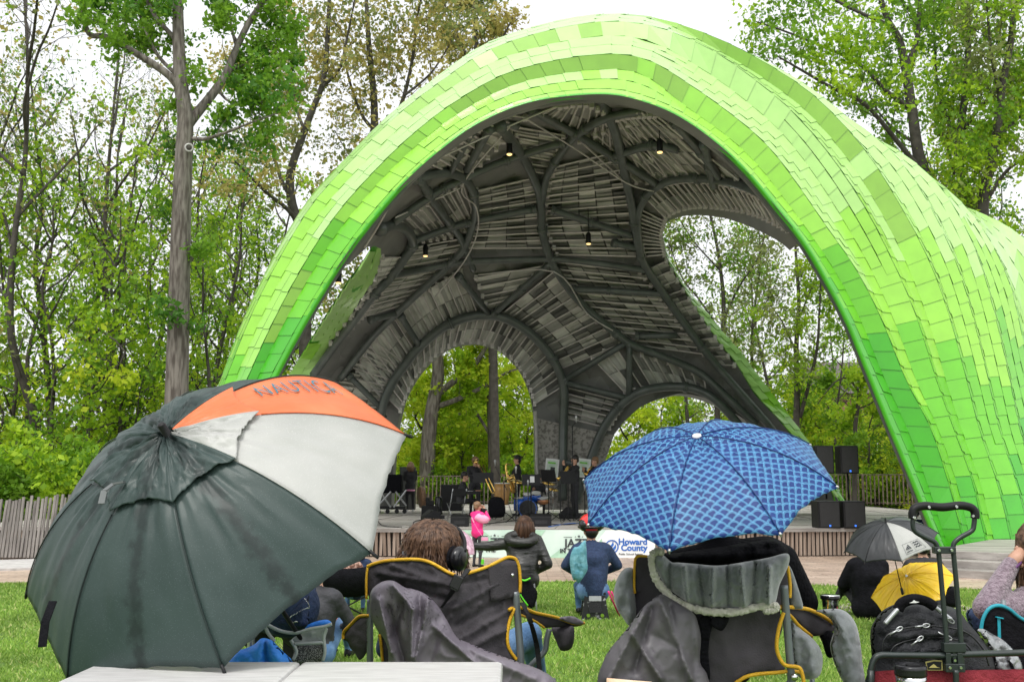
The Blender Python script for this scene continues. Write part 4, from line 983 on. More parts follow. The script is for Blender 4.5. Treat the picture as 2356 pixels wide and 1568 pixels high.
def ring(cx, cy, r0, r1, name, mt, dd=.016, n=28):
    mb = MB()
    for k in range(n):
        a, b = 2 * pi * k / n, 2 * pi * (k + 1) / n
        mb.add([bmap(cx + r0 * cos(a), cy + r0 * sin(a), dd), bmap(cx + r1 * cos(a), cy + r1 * sin(a), dd), bmap(cx + r1 * cos(b), cy + r1 * sin(b), dd), bmap(cx + r0 * cos(b), cy + r0 * sin(b), dd)], [(0, 1, 2, 3)])
    return mb.build(name, mt, ban)
ring(1408, 1257, 13, 16, 'emblem_ring', M['inkb'])
bansheet([(1403, 1266), (1401, 1259), (1408, 1251), (1411, 1244), (1413, 1252), (1408, 1260)], 'emblem_flame', M['inkb'], .016)
bansheet([(1410, 1268), (1409, 1262), (1414, 1256), (1417, 1251), (1418, 1259), (1414, 1266)], 'emblem_flame', M['inkb'], .016)
bansheet([(1206, 1264), (1212, 1248), (1220, 1239), (1232, 1244), (1245, 1254), (1256, 1268), (1244, 1262), (1236, 1264), (1228, 1252), (1220, 1264)], 'printed_shell', M['inkg'], .016)
bansheet([(1222, 1262), (1228, 1254), (1234, 1263)], 'print_shape', M['ink'], .018)
for (sx, sy, sr) in [(1332, 1233, 4), (1324, 1234, 1.8), (1340, 1234, 1.8), (1138, 1231, 4), (1130, 1232, 1.8), (1146, 1232, 1.8)]:
    pl = [(sx + (sr if k % 2 == 0 else sr * .42) * sin(k * pi / 5), sy - (sr if k % 2 == 0 else sr * .42) * cos(k * pi / 5)) for k in range(10)]
    mb = MB().add([bmap(a, b, .016) for a, b in pl], [tuple(range(10))]); mb.build('printed_star', M['ink'], ban)
for a, b, y in [(1297, 1316, 1234), (1350, 1372, 1234), (1102, 1122, 1232), (1154, 1178, 1232), (1300, 1368, 1280)]:
    MB().add([bmap(a, y, .016), bmap(b, y, .016), bmap(b, y + 1.2, .016), bmap(a, y + 1.2, .016)], [(0, 1, 2, 3)]).build('printed_rule', M['ink'], ban)
# metal railing at the back of the deck
def railing(name, label, pts, z0, h, gap=.16, mt='wood_dark', post=1.9, slope=0):
    t = thing(name, label, 'railing', pts[0]); rp = resample(np.array(pts, float), 200)
    L = np.linalg.norm(np.diff(rp, axis=0), axis=1).sum(); mb = MB(); ps = MB(); k = 0; n = int(L / gap)
    q = resample(np.array(pts, float), n)
    for i, c in enumerate(q):
        mb.bar((c[0], c[1], z0 + .05), (c[0] + .02, c[1], z0 + h - .03 + (0.02 if i % 2 else 0)), .045, .03)
    mb.build('pickets', M[mt], t)
    rl = MB()
    for zz in (z0 + .12, z0 + h): rl.tube([(c[0], c[1] + .03, zz) for c in q], .022, 5)
    rl.build('rails', M[mt], t)
    for c in resample(np.array(pts, float), max(2, int(L / post))): MB().box((c[0], c[1] + .05, z0 + h / 2 + .02), (.08, .08, h + .04)).build('post', M['metal'] if mt == 'wood_dark' else M[mt], t)
M['wd2'] = mat('railing_wood', (.09, .07, .055), .8, col2=(.24, .19, .15), vscale=4)
railing('railing', 'slatted railing along the back of the stage seen through the centre arch', [(X(840, 45), 45, DZ), (X(1250, 45), 45, DZ)], DZ, 1.25, .17, 'wd2')
railing('railing', 'dark picket railing behind the loudspeakers at right', [(X(1380, 43.5), 43.5, DZ), (X(1900, 43.5), 43.5, DZ), (X(2130, 42), 42, DZ), (X(2200, 40), 40, DZ)], DZ, 1.3, .16, 'wd2')
# left leaning slat fence and concrete bench
sf = thing('slat_fence', 'weathered grey slat fence of leaning boards at the left edge', 'fence', P(60, 1285, 21.5)); mb = MB(); r_ = random.Random(8)
M['slat_grey'] = mat('silvered_slats', (.10, .088, .08), .85, col2=(.27, .245, .225), vscale=3, bump=.4, bscale=30, stretch=(5, 1, .3))
zb = P(60, 1283, 21.5).z
for i in range(70):
    px = -30 + i * 8.6; Yb = 21.6 + .002 * px; b = P(px, 1282, Yb); top = P(px + 18 + r_.uniform(-2, 3), 1146 - (px - 30) * .10 + r_.uniform(-5, 5) + (4 if i % 2 else 0), Yb + .35)
    mb.bar(b, top, .055, .035)
mb.build('slats', M['slat_grey'], sf)
MB().bar(P(-60, 1246, 21.72), P(600, 1236, 22.6), .05, .14).build('rail', M['wood_grey'], sf)
MB().bar(P(-60, 1270, 21.95), P(600, 1262, 22.9), .03, .28).build('backing_board', M['wood_dark'], sf)
cb = thing('concrete_bench', 'long low grey concrete bench wall in front of the left slat fence', 'bench', P(60, 1345, 19.3))
a = P(-120, 1312, 18.6); b = P(560, 1300, 21.2); zt = P(60, 1308, 18.9).z
def slab(name, p0, p1, depth, z0, z1, mt, parent, bev=.01):
    p0 = Vector(p0); p1 = Vector(p1); d = (p1 - p0); d.z = 0; nrm = Vector((-d.y, d.x, 0)).normalized() * depth
    q = [p0, p1, p1 + nrm, p0 + nrm]; vs = [(c.x, c.y, z0) for c in q] + [(c.x, c.y, z1) for c in q]
    return MB().add(vs, [(3, 2, 1, 0), (4, 5, 6, 7), (0, 1, 5, 4), (1, 2, 6, 5), (2, 3, 7, 6), (3, 0, 4, 7)]).build(name, mt, parent, bevel=bev)
slab('seat_slab', a, b, 2.3, zt - .30, zt, M['concrete'], cb)
slab('plinth', a + Vector((0, .06, 0)), b + Vector((0, .06, 0)), 2.0, -.02, zt - .302, M['concrete'], cb)
# right steps
st = thing('timber_steps', 'three low grey plank steps below the right foot of the shell', 'steps', P(2260, 1330, 19))
for i, (yy, zz) in enumerate([(1330, 0), (1309, 0), (1290, 0)]):
    za, zb_ = [.0, .135, .27][i], [.14, .27, .41][i]
    A = Pz(1990 if i == 0 else 2000, 1311 if i == 0 else 1300 - i * 6, .01); A = Vector((4.6 + i * .05, 21.9 + i * .25, 0)); B = Vector((12, 15.4 + i * 1.2, 0))
    A = Vector((X(2150, 17.9) + i * .1, 17.9 + i * .42, 0)); B = Vector((13, 13.6 + i * .42, 0))
    slab('step', A, B, .418 if i < 2 else 4.5, 0 if i == 0 else za + .002, zb_, M['plank'], st)
# brick building far right, sandy house far left
def windows(mb, gl, cx, cz, y, w, h, parent):
    f = MB().box((cx, y - .04, cz), (w + .2, .1, h + .2)).build('window', M['white'], parent)
    MB().box((cx, y - .10, cz), (w, .04, h)).build('pane', M['black_gloss'], f)
bb = thing('brick_building', 'red brick building with dark roof beyond the trees at right', 'building', (X(2010, 80), 80, 0))
M['brick'] = mat('red_brick', (.20, .095, .07), .9, col2=(.30, .16, .12), vscale=8, bump=.2); M['roof'] = mat('slate_roof', (.11, .09, .095), .8, var=.2)
x0, x1 = X(1900, 80), X(2240, 80); zr = P(2000, 905, 80).z
MB().box(((x0 + x1) / 2, 84, zr / 2), (x1 - x0, 8, zr)).build('wall', M['brick'], bb)
MB().add([(x0 - .5, 79.5, zr), (x1 + .5, 79.5, zr), (x1 + .5, 84, zr + 3), (x0 - .5, 84, zr + 3), (x0 - .5, 88.5, zr), (x1 + .5, 88.5, zr)], [(0, 1, 2, 3), (3, 2, 5, 4), (0, 3, 4), (1, 5, 2)]).build('roof', M['roof'], bb)
for i in range(5):
    for zz in (1.6, 4.6): windows(None, None, x0 + 1.2 + i * 2.4, zz, 80, 1.1, 1.6, bb)
hb = thing('house', 'sandy coloured house wall glimpsed between trunks behind the left wood', 'house', (X(520, 95), 95, 0))
M['sand'] = mat('sand_render', (.52, .40, .25), .9, var=.1)
MB().box((X(520, 95), 99, 3.4), (16, 8, 6.8)).build('wall', M['sand'], hb)
MB().add([(X(520, 95) - 8.6, 94.6, 6.8), (X(520, 95) + 8.6, 94.6, 6.8), (X(520, 95) + 8.6, 99, 9.2), (X(520, 95) - 8.6, 99, 9.2)], [(0, 1, 2, 3)]).build('roof', M['roof'], hb)
for i in range(4): windows(None, None, X(520, 95) - 6 + i * 4, 3.6, 95, 1.2, 1.5, hb)

# ------------------------------------------------------------ stage equipment
def F(px, Y, z=DZ): return Vector((X(px, Y), Y, z))
def speaker_box(px, Y, w, h, d, label, z0, tilt=0, group=None, name='loudspeaker', led=False):
    c = F(px, Y, z0); t = thing(name, label, 'loudspeaker', c, group)
    MB().box(c + Vector((0, d / 2, h / 2)), (w, d, h)).build('cabinet', M['black'], t, bevel=.015)
    MB().box(c + Vector((0, -.012, h / 2)), (w - .06, .02, h - .06)).build('grille', M['grille'], t)
    if led: MB().box(c + Vector((0, -.025, .06)), (.035, .01, .04)).build('status_light', M['blue_led'], t)
    return t
for i, (px, s) in enumerate([(1905, 'left'), (1963, 'right')]):
    Y = 22.6
    speaker_box(px, Y, .49, .60, .55, 'black subwoofer on the deck edge, %s of the pair' % s, DZ, group='subwoofers on the deck', name='subwoofer', led=True)
    c = F(px if i else 1899, Y + .25, DZ + .64)
    if i == 0: c = F(1900, Y + .25, DZ + .64)
    t = speaker_box(1957 if i else 1900, Y + .1, .41, .63, .4, 'black loudspeaker on a pole, %s of the pair' % s, P(1957, 1089, Y).z, group='loudspeakers on poles', led=True)
    z1 = P(1957, 1089, Y).z
    MB().tube([(c.x if i == 0 else X(1960, Y), Y + .25, DZ + .641), (c.x if i == 0 else X(1959, Y), Y + .25, z1)], .022, 8).build('pole', M['black'], t, True)
def wedge(px, Y, w, h, d, label, ang=0):
    c = F(px, Y); t = thing('stage_monitor', label, 'stage monitor', c, 'stage monitors')
    Mx = Matrix.Translation(c) @ Matrix.Rotation(ang, 4, 'Z')
    pr = [(-d / 2, 0), (d / 2, 0), (d / 2, h * .45), (-d * .02, h), (-d / 2, h * .8)]
    vs = [Mx @ Vector((-w / 2, y, z)) for y, z in pr] + [Mx @ Vector((w / 2, y, z)) for y, z in pr]
    fs = [(4, 3, 2, 1, 0), (5, 6, 7, 8, 9)] + [(i, (i + 1) % 5, (i + 1) % 5 + 5, i + 5) for i in range(5)]
    MB().add(vs, fs).build('cabinet', M['black'], t, bevel=.012)
    MB().add([Mx @ Vector(q) for q in ((-w / 2 + .04, d / 2 - .01, h * .5), (w / 2 - .04, d / 2 - .01, h * .5), (w / 2 - .04, .01, h + .004), (-w / 2 + .04, .01, h + .004))], [(0, 1, 2, 3)]).build('grille', M['grille'], t)
    MB().box(Mx @ Vector((0, -d / 2 - .006, h * .35)), (w * .6, .01, h * .3)).build('rear_panel', M['grille'], t)
wedge(1059, 23.6, .42, .28, .38, 'black wedge monitor at the deck edge behind the child in pink')
wedge(1244, 23.6, .48, .29, .38, 'black wedge monitor at the deck edge below the drum kit')
wedge(992, 26.5, .52, .30, .42, 'black wedge monitor turned sideways left of the folding chair', 1.9)
wedge(1308, 28.5, .50, .32, .42, 'black wedge monitor behind the trumpet player', 1.2)
def mic_stand(px, Y, h, label, boom=None, base=.3):
    c = F(px, Y); t = thing('microphone_stand', label, 'microphone stand', c, 'microphone stands')
    MB().tube([c + Vector((0, 0, .1)), c + Vector((0, 0, h))], .014, 6).build('pole', M['black'], t)
    for k in range(3):
        a = k * 2.1 + .5; MB().tube([c + Vector((0, 0, .22)), c + Vector((cos(a) * base, sin(a) * base, .015))], .012, 5).build('leg', M['black'], t)
    e = c + Vector((0, 0, h))
    if boom: 
        MB().tube([c + Vector((-boom[0] * .3, 0, h - boom[1] * .3)), c + Vector((boom[0], 0, h + boom[1]))], .010, 5).build('boom', M['black'], t); e = c + Vector((boom[0], 0, h + boom[1]))
    MB().lathe(e - Vector((0, 0, .02)), [(.014, 0), (.02, .1), (.03, .13), (.03, .17), (.015, .19)], 10).build('microphone', M['metal'], t, True)
mic_stand(1187, 25.4, 1.25, 'microphone stand with silver microphone in front of the saxophone player')
mic_stand(1318, 27.0, 2.5, 'very tall microphone stand rising beside the trumpet player', (.10, .12))
mic_stand(1160, 27.5, .95, 'microphone stand at the dark instrument case', (-.25, .5))
mic_stand(1215, 26.5, .9, 'low microphone stand in front of the bass drum')
mic_stand(1289, 26.2, .95, 'microphone stand with boom reaching over the drum kit', (-.35, -.25))
mic_stand(1345, 26.8, .8, 'low microphone stand right of the trumpet player')
def music_stand(px, Y, h, w, hh, label, tilt=.35, rz=0, sheet=False):
    c = F(px, Y); t = thing('music_stand', label, 'music stand', c, 'music stands')
    MB().tube([c + Vector((0, 0, .1)), c + Vector((0, 0, h))], .014, 6).build('pole', M['black'], t)
    for k in range(3):
        a = k * 2.1; MB().tube([c + Vector((0, 0, .2)), c + Vector((cos(a) * .28, sin(a) * .28, .015))], .011, 5).build('leg', M['black'], t)
    MB().box(c + Vector((0, 0, h + hh * .4)), (w, .015, hh), rz, rx=tilt).build('desk', M['black'], t)
    MB().box(c + Vector((0, .05, h + hh * .4 - hh * .48)), (w, .07, .012), rz).build('ledge', M['black'], t)
    if sheet: MB().box(c + Vector((.03, -.014, h + hh * .45)), (.12, .004, .17), rz, rx=tilt).build('sheet_music', M['white'], t)
music_stand(1112, 27.6, 1.02, .56, .28, 'black music stand in front of the trombone player', -.15)
music_stand(1222, 27.5, .95, .5, .3, 'black music stand with a white sheet clipped on it', -.2, .1, True)
music_stand(1262, 28.2, 1.05, .5, .34, 'tilted black music stand right of the drummer', .2, -.7)
music_stand(1307, 26.4, 1.0, .44, .34, 'black music stand in front of the trumpet player', -.25, .35)
# drum kit
dk = thing('drum_kit', 'small blue drum kit with black bass drum and cymbals at centre stage', 'drum kit', F(1220, 28.8))
M['blue_drum'] = mat('blue_shell_lacquer', (.01, .09, .42), .25, coat=.6, var=.2); M['copper'] = mat('copper_lacquer', (.45, .20, .09), .3, metal=.4)
def drum(name, c, r, h, ax, m1, m2):
    o = MB().lathe(c, [(r, 0), (r, h)], 24, ax).build(name, m1, dk, True)
    MB().lathe(Vector(c) - Vector(ax).normalized() * .012, [(r + .012, 0), (r + .012, .03)], 24, ax).build('hoop', M['chrome'] if m2 == 'c' else m1, o)
    MB().lathe(Vector(c) - Vector(ax).normalized() * .014, [(r - .01, 0), (r - .01, .008)], 24, ax).build('drum_head', M['black_gloss'] if m2 == 'b' else M['white'], o)
drum('bass_drum', F(1214, 28.6, DZ + .27), .25, .4, (.15, 1, 0), M['blue_drum'], 'b')
drum('rack_tom', F(1232, 28.9, DZ + .70), .15, .2, (0, .35, -1), M['blue_drum'], 'c'); drum('rack_tom', F(1214, 29, DZ + .66), .13, .2, (0, .35, -1), M['blue_drum'], 'c')
drum('snare_drum', F(1250, 28.8, DZ + .56), .17, .15, (.1, .2, -1), M['copper'], 'c'); drum('floor_tom', F(1196, 29.2, DZ + .55), .18, .35, (0, .05, -1), M['blue_drum'], 'c')
for px, z, r in [(1190, 1.02, .20), (1262, .98, .20), (1272, .80, .17)]:
    c = F(px, 29, DZ + z); MB().lathe(c, [(r, 0), (.05, .03), (.01, .04)], 20, (.2, -.3, 1)).build('cymbal', M['brass'], dk, True)
    MB().tube([c, (c.x, c.y, DZ + .02)], .012, 5).build('cymbal_stand', M['chrome'], dk)
for a in (-.3, .3): MB().tube([F(1214, 28.5, DZ + .2) + Vector((a * .8, 0, 0)), F(1214, 28.2, DZ + .01) + Vector((a * 1.1, 0, 0))], .012, 5).build('leg', M['chrome'], dk)
# conga drums, boxes, cases
M['conga'] = mat('conga_wood', (.55, .30, .10), .35, coat=.4, var=.15)
for px, lb in ((1148, 'tall wooden conga drum, left of the pair'), (1162, 'tall wooden conga drum, right of the pair')):
    c = F(px, 29.6); t = thing('conga_drum', lb, 'conga drum', c, 'conga drums')
    MB().lathe(c + Vector((0, 0, .35)), [(.09, 0), (.13, .2), (.15, .42), (.13, .62)], 18).build('shell', M['conga'], t, True); MB().lathe(c + Vector((0, 0, .96)), [(.135, 0), (.135, .03)], 18).build('drum_head', M['white'], t)
    for k in range(3): MB().tube([c + Vector((.1 * cos(k * 2.1), .1 * sin(k * 2.1), .38)), c + Vector((.22 * cos(k * 2.1), .22 * sin(k * 2.1), .01))], .012, 5).build('leg', M['chrome'], t)
cs_ = cloth('instrument_case', [(1124, 1152), (1137, 1142), (1156, 1146), (1163, 1170), (1158, 1188), (1140, 1190), (1125, 1186)], 26.4, M['black_cloth'], None, step=6, bulge=.15, bw=14, closed=True, wr=.03, ws=12)
tag(cs_, 'bulky black soft instrument case standing at centre stage', 'instrument case')
tag(MB().box(F(990, 31.5, DZ + .14), (.5, .4, .28)).box(F(990, 31.5, DZ + .36), (.24, .24, .16)).box(F(984, 31.5, DZ + .48), (.12, .12, .1)).build('equipment_box', M['black'], None, bevel=.01), 'small black equipment box beside the back railing', 'equipment box')
tag(MB().lathe(F(1010, 32), [(.11, 0), (.12, .05), (.12, .5), (.08, .56)], 16).build('canister', M['black_gloss'], None, True), 'upright black canister beside the back railing', 'canister')
rk = thing('equipment_cart', 'black cart on casters with grey crossed struts left on the stage', 'equipment cart', F(898, 33))
MB().box(F(900, 33, DZ + .95), (.75, .5, .6)).build('load', M['black_cloth'], rk, bevel=.05)
MB().box(F(900, 33, DZ + .18), (1.0, .5, .10)).build('platform', M['black'], rk)
for a, b in (((-.45, .2), (.0, .7)), ((0, .2), (-.35, .7)), ((.1, .2), (.5, .75)), ((.5, .25), (.15, .7))): MB().tube([F(900, 32.7, DZ) + Vector((a[0], 0, a[1])), F(900, 32.7, DZ) + Vector((b[0], 0, b[1]))], .03, 6).build('strut', M['metal'], rk)
for a in (-.4, -.1, .2, .45): MB().lathe(F(900, 32.75, DZ + .07) + Vector((a, -.03, 0)), [(.07, 0), (.07, .06)], 12, (0, 1, 0)).build('wheel', M['black'], rk)
speaker_box(937, 37.0, .55, 1.55, .5, 'tall black loudspeaker standing behind the woman at stage left', DZ + .0 + .0)
tag(MB().lathe(F(966, 33.4, DZ + .5), [(.34, 0), (.36, .05), (.36, .12), (.30, .16)], 24, (1, .35, .1)).build('drum_case', M['hair_light'], None, True), 'round tan drum standing on its edge beside the woman', 'drum')
M['poster'] = mat('poster_print', (.42, .55, .44), .6, col2=(.7, .74, .68), vscale=4)
for px, Y, lb in ((1270, 31.6, 'white framed poster leaning on the concrete leg, nearer the drummer'), (1343, 31.4, 'pale poster leaning on the concrete leg behind the trumpet player')):
    t = thing('poster_board', lb, 'poster', F(px, Y, P(px, 1097, Y).z), 'posters on the concrete leg'); z = P(px, 1076, Y).z
    MB().box((X(px, Y), Y, z), (.42, .03, .58), rx=-.08, ry=.1).build('frame', M['white'], t); MB().box((X(px, Y), Y - .025, z), (.34, .01, .48), rx=-.08, ry=.1).build('print', M['poster'], t)
    MB().box((X(px, Y) + .02, Y - .034, z - .05), (.14, .01, .16), rx=-.08, ry=.1).build('picture', M['ink'], t); MB().box((X(px, Y), Y - .034, z + .16), (.24, .01, .05), rx=-.08, ry=.1).build('picture', M['inkg'], t)
def fold_chair(px, Y, label, rz):
    c = F(px, Y); t = thing('folding_chair', label, 'folding chair', c); R_ = Matrix.Rotation(rz, 3, 'Z')
    q = lambda x, y, z: c + R_ @ Vector((x, y, z))
    for s in (-.2, .2):
        MB().tube([q(s, .18, 0.012), q(s, -.02, .45), q(s, -.16, .84)], .013, 6).build('leg', M['metal'], t, True); MB().tube([q(s, -.2, 0.012), q(s, .18, .45)], .013, 6).build('leg', M['metal'], t, True)
    MB().box(q(0, .03, .46), (.42, .4, .025), rz).build('seat', M['black'], t, bevel=.01); MB().box(q(0, -.14, .74), (.42, .02, .2), rz).build('backrest', M['black'], t, bevel=.01)
fold_chair(1052, 26.8, 'black metal folding chair standing empty near the stage edge', .5)
kb = thing('keyboard', 'black electric keyboard on a stand in front of the seated player', 'keyboard', F(1085, 28.3))
MB().box(F(1085, 28.3, DZ + .72), (.35, .9, .09), .2).build('body', M['black'], kb); MB().box(F(1078, 28.3, DZ + .767), (.12, .8, .008), .2).build('keys', M['white'], kb)
for s in (-.3, .3): MB().tube([F(1085, 28.3 + s, DZ + .68), F(1080, 28.3 - s, DZ + .02)], .014, 5).build('leg', M['black'], kb)
tag(MB().box(F(1040, 33, DZ + .5), (.70, .5, .85)).build('road_case', M['black'], None, bevel=.02), 'large black road case behind the keyboard player', 'road case')
for k, (pts, mtn, lb) in enumerate([([(1262, 1211), (1290, 1206), (1320, 1203), (1345, 1205)], 'inkb', 'bright blue cable lying on the deck below the trumpet player'), ([(868, 1196), (880, 1208), (905, 1211), (925, 1211)], 'black', 'black cable looped on the deck at far stage left'), ([(955, 1214), (952, 1200), (975, 1196), (985, 1206)], 'black', 'thin black cable curling on the deck above the boy'), ([(1040, 1192), (1110, 1204), (1200, 1196), (1290, 1206), (1370, 1198)], 'black', 'long black cable crossing the stage deck')]):
    q = [Pz(a, b, DZ + .012) for a, b in crom(pts, 6)]
    tag(MB().tube(q, .012, 5).build('cable', M[mtn], None, True), lb, 'cable')
# ------------------------------------------------------------ people
M['jeans'] = mat('blue_jeans', (.05, .12, .24), .85, col2=(.14, .25, .42), vscale=9, bump=.3, bscale=80)
M['puffer'] = mat('black_puffer_nylon', (.020, .020, .018), .38, var=.4, vscale=6, bump=1.0, bscale=9, stretch=(.6, .6, 2.2))
M['pink'] = mat('hot_pink_shell', (.80, .02, .22), .5, var=.15, vscale=8); M['pink2'] = mat('pale_pink_shell', (.80, .33, .50), .5, var=.1)
M['grey_jacket'] = mat('charcoal_jacket', (.030, .030, .036), .7, var=.3, vscale=9, bump=.9, bscale=14)
M['teal'] = mat('teal_plush', (.07, .24, .30), .9, col2=(.17, .38, .44), vscale=18, bump=.4, bscale=40)
M['fleece'] = mat('mauve_fleece', (.14, .095, .12), .95, col2=(.30, .23, .27), vscale=60, bump=.8, bscale=90, sheen=.3, detail=8)
M['black_wear'] = mat('black_shirt', (.016, .016, .020), .75, var=.4, vscale=12, bump=.3, bscale=40)
def merge_caps(caps, voxel, name, mats, parent, eyes=(), hands=(), smooth_it=3, seed=0):
    """One continuous body from tapered segments (a, b, ra, rb, material)."""
    mb = MB()
    for a, b, ra, rb, mi in caps:
        a = Vector(a); b = Vector(b); d = b - a; L = d.length
        if L < 1e-4: b = a + Vector((0, 0, .001)); d = b - a; L = .001
        ax = d / L; pr = []
        for k in range(5): t = pi / 2 * k / 4; pr.append((ra * sin(t) + 1e-4, -ra * cos(t)))
        for k in range(5): t = pi / 2 * k / 4; pr.append((rb * cos(t) + 1e-4, L + rb * sin(t)))
        mb.lathe(a, pr, 14, ax)
    me = bpy.data.meshes.new('tmp'); me.from_pydata(mb.v, [], mb.f); me.update()
    ob = bpy.data.objects.new('tmp', me); COL.objects.link(ob)
    r = ob.modifiers.new('r', 'REMESH'); r.mode = 'VOXEL'; r.voxel_size = voxel
    s = ob.modifiers.new('s', 'SMOOTH'); s.iterations = smooth_it; s.factor = .6
    bpy.context.view_layer.update()
    m2 = bpy.data.meshes.new_from_object(ob.evaluated_get(bpy.context.evaluated_depsgraph_get()))
    bpy.data.objects.remove(ob); bpy.data.meshes.remove(me)
    n = len(m2.polygons); ce = np.empty(n * 3, np.float32); m2.polygons.foreach_get('center', ce); ce = ce.reshape(-1, 3)
    best = np.full(n, 1e9); mi_ = np.zeros(n, np.int32)
    for a, b, ra, rb, mi in caps:
        a = np.array(a); b = np.array(b); d = b - a; L2 = d @ d + 1e-9; t = np.clip((ce - a) @ d / L2, 0, 1)
        ds = np.linalg.norm(ce - a - t[:, None] * d, axis=1) - (ra + (rb - ra) * t); k = ds < best; best[k] = ds[k]; mi_[k] = mi
    V = np.empty(len(m2.vertices) * 3, np.float32); m2.vertices.foreach_get('co', V); V = V.reshape(-1, 3)
    Fc = [list(p.vertices) for p in m2.polygons]; out = MB(); out.v = [tuple(v) for v in V]; out.f = Fc; out.m = [int(x) for x in mi_]
    bpy.data.meshes.remove(m2)
    for c, r_ in eyes: out.ball(c, r_, 8, 4)
    for f in hands: out.tube(f[0], f[1], 6, f[2])
    return out.build(name, mats, parent, True)
def hand_parts(w, d, side, up, s=1.0, curl=.6, mi=0):
    """Palm and five fingers continuing a forearm that ends at w with direction d."""
    w = Vector(w); d = Vector(d).normalized(); side = Vector(side); side = (side - d * side.dot(d)).normalized(); up = d.cross(side)
    res = [([w - d * .02 * s, w + d * .03 * s, w + d * .085 * s], [.024 * s, .034 * s, .032 * s], mi)]
    for k, (o, L) in enumerate(((-.029, .062), (-.010, .072), (.010, .068), (.028, .052))):
        p = w + d * .08 * s + side * o * s; d2 = (d + up * -curl * .5).normalized(); d3 = (d + up * -curl * 1.5).normalized()
        res.append(([p - d * .01, p + d2 * L * .5 * s, p + d2 * L * .5 * s + d3 * L * .5 * s], [.0095 * s, .0088 * s, .0065 * s], mi))
    p = w + d * .025 * s - side * .028 * s
    res.append(([p, p + (d * .6 - side * .7 - up * .3).normalized() * .035 * s, p + (d * .9 - side * .6 - up * .6).normalized() * .062 * s], [.013 * s, .0105 * s, .0075 * s], mi))
    return res
HM = lambda j, t, s, sh='black': [M[j], M[t], M[s], M[sh], M['black_gloss']]
def figure(label, px, Y, zf, face, H=1.72, J=None, top='black_wear', legs='black_wear', skin='skin', hair='hair_black', hlen=0, bulk=1.0, voxel=.022, group=None, fem=False, extra=(), sleeve=None, hair_on=True, coat=0, shoe='black', curl=.8):
    """Figure facing the camera at face = 0. Joints: metres for a height of 1.75, x towards image right, z up."""
    j = dict(head=(0, -.01, 1.64), neck=(0, .01, 1.47), chest=(0, 0, 1.30), waist=(0, .01, 1.08), pel=(0, 0, .95), shl=(.185, .01, 1.42), shr=(-.185, .01, 1.42),
             ell=(.24, .03, 1.14), elr=(-.24, .03, 1.14), wrl=(.26, -.06, .90), wrr=(-.26, -.06, .90), hpl=(.10, 0, .92), hpr=(-.10, 0, .92),
             knl=(.11, -.02, .50), knr=(-.11, -.02, .50), anl=(.11, .02, .09), anr=(-.11, .02, .09), look=(0, -1, 0))
    if J: j.update(J)
    s = H / 1.75; R3_ = Matrix.Rotation(face, 3, 'Z'); o = Vector((X(px, Y), Y, zf))
    g_ = {k: o + R3_ @ (Vector(v) * s) for k, v in j.items()}
    lk = (R3_ @ Vector(j['look'])).normalized(); h = g_['head']; rt = lk.cross(Vector((0, 0, 1))).normalized()
    b = bulk * s; caps = []
    A = lambda a, c, ra, rb, m: caps.append((tuple(a), tuple(c), ra, rb, m))
    A(h + Vector((0, 0, -.01)) * s - lk * .012 * s, h + Vector((0, 0, .045)) * s - lk * .012 * s, .088 * s, .090 * s, 2)
    A(h + Vector((0, 0, -.055)) * s + lk * .02 * s, h + Vector((0, 0, -.085)) * s + lk * .045 * s, .062 * s, .042 * s, 2)
    A(h + lk * .085 * s + Vector((0, 0, .012)) * s, h + lk * .108 * s + Vector((0, 0, -.018)) * s, .012 * s, .016 * s, 2)
    for q in (-1, 1): A(h + rt * q * .088 * s - lk * .01 * s, h + rt * q * .092 * s - lk * .012 * s + Vector((0, 0, -.03)) * s, .018 * s, .012 * s, 2)
    A(h + Vector((0, 0, -.07)) * s, g_['neck'], .05 * s, .058 * s, 2)
    ax = (g_['shl'] - g_['shr']).normalized()
    A(g_['neck'] - Vector((0, 0, .03)) * s, g_['chest'], .075 * b, .14 * b, 0)
    A(g_['shl'].lerp(g_['shr'], .12), g_['shr'].lerp(g_['shl'], .12), .072 * b, .072 * b, 0)
    A(g_['chest'] - ax * .06 * s, g_['waist'] - ax * .05 * s, .115 * b, .10 * b, 0); A(g_['chest'] + ax * .06 * s, g_['waist'] + ax * .05 * s, .115 * b, .10 * b, 0)
    A(g_['waist'], g_['pel'], .125 * b, .13 * b, 0 if not fem else 0)
    A(g_['hpl'].lerp(g_['pel'], .3), g_['hpr'].lerp(g_['pel'], .3), .105 * b, .105 * b, 0 if coat else 1)
    bs = b if bulk > 1.05 else s
    for q in 'lr':
        A(g_['sh' + q], g_['el' + q], .058 * bs, .046 * bs, 0 if not sleeve else 0); A(g_['el' + q], g_['wr' + q], .044 * bs, .032 * bs, 0)
        A(g_['hp' + q], g_['kn' + q], .086 * s, .060 * s, 1); A(g_['kn' + q], g_['an' + q], .058 * s, .040 * s, 1)
        fd = R3_ @ Vector((0, -1, 0)); an = g_['an' + q]
        A(an + Vector((0, 0, -.045)) * s - fd * .03 * s, an + Vector((0, 0, -.055)) * s + fd * .15 * s, .040 * s, .032 * s, 3)
    for e in extra: A(o + R3_ @ (Vector(e[0]) * s), o + R3_ @ (Vector(e[1]) * s), e[2] * s, e[3] * s, e[4])
    hn = []
    for q in 'lr':
        d = g_['wr' + q] - g_['el' + q]; hn += hand_parts(g_['wr' + q], d, rt if abs(d.normalized().dot(rt)) < .8 else Vector((0, 0, 1)), None, s, curl, 2)
    eyes = [(h + lk * .082 * s + rt * q * .034 * s + Vector((0, 0, .012)) * s, .011 * s) for q in (-1, 1)]
    root = thing('person', label, 'person', o, group)
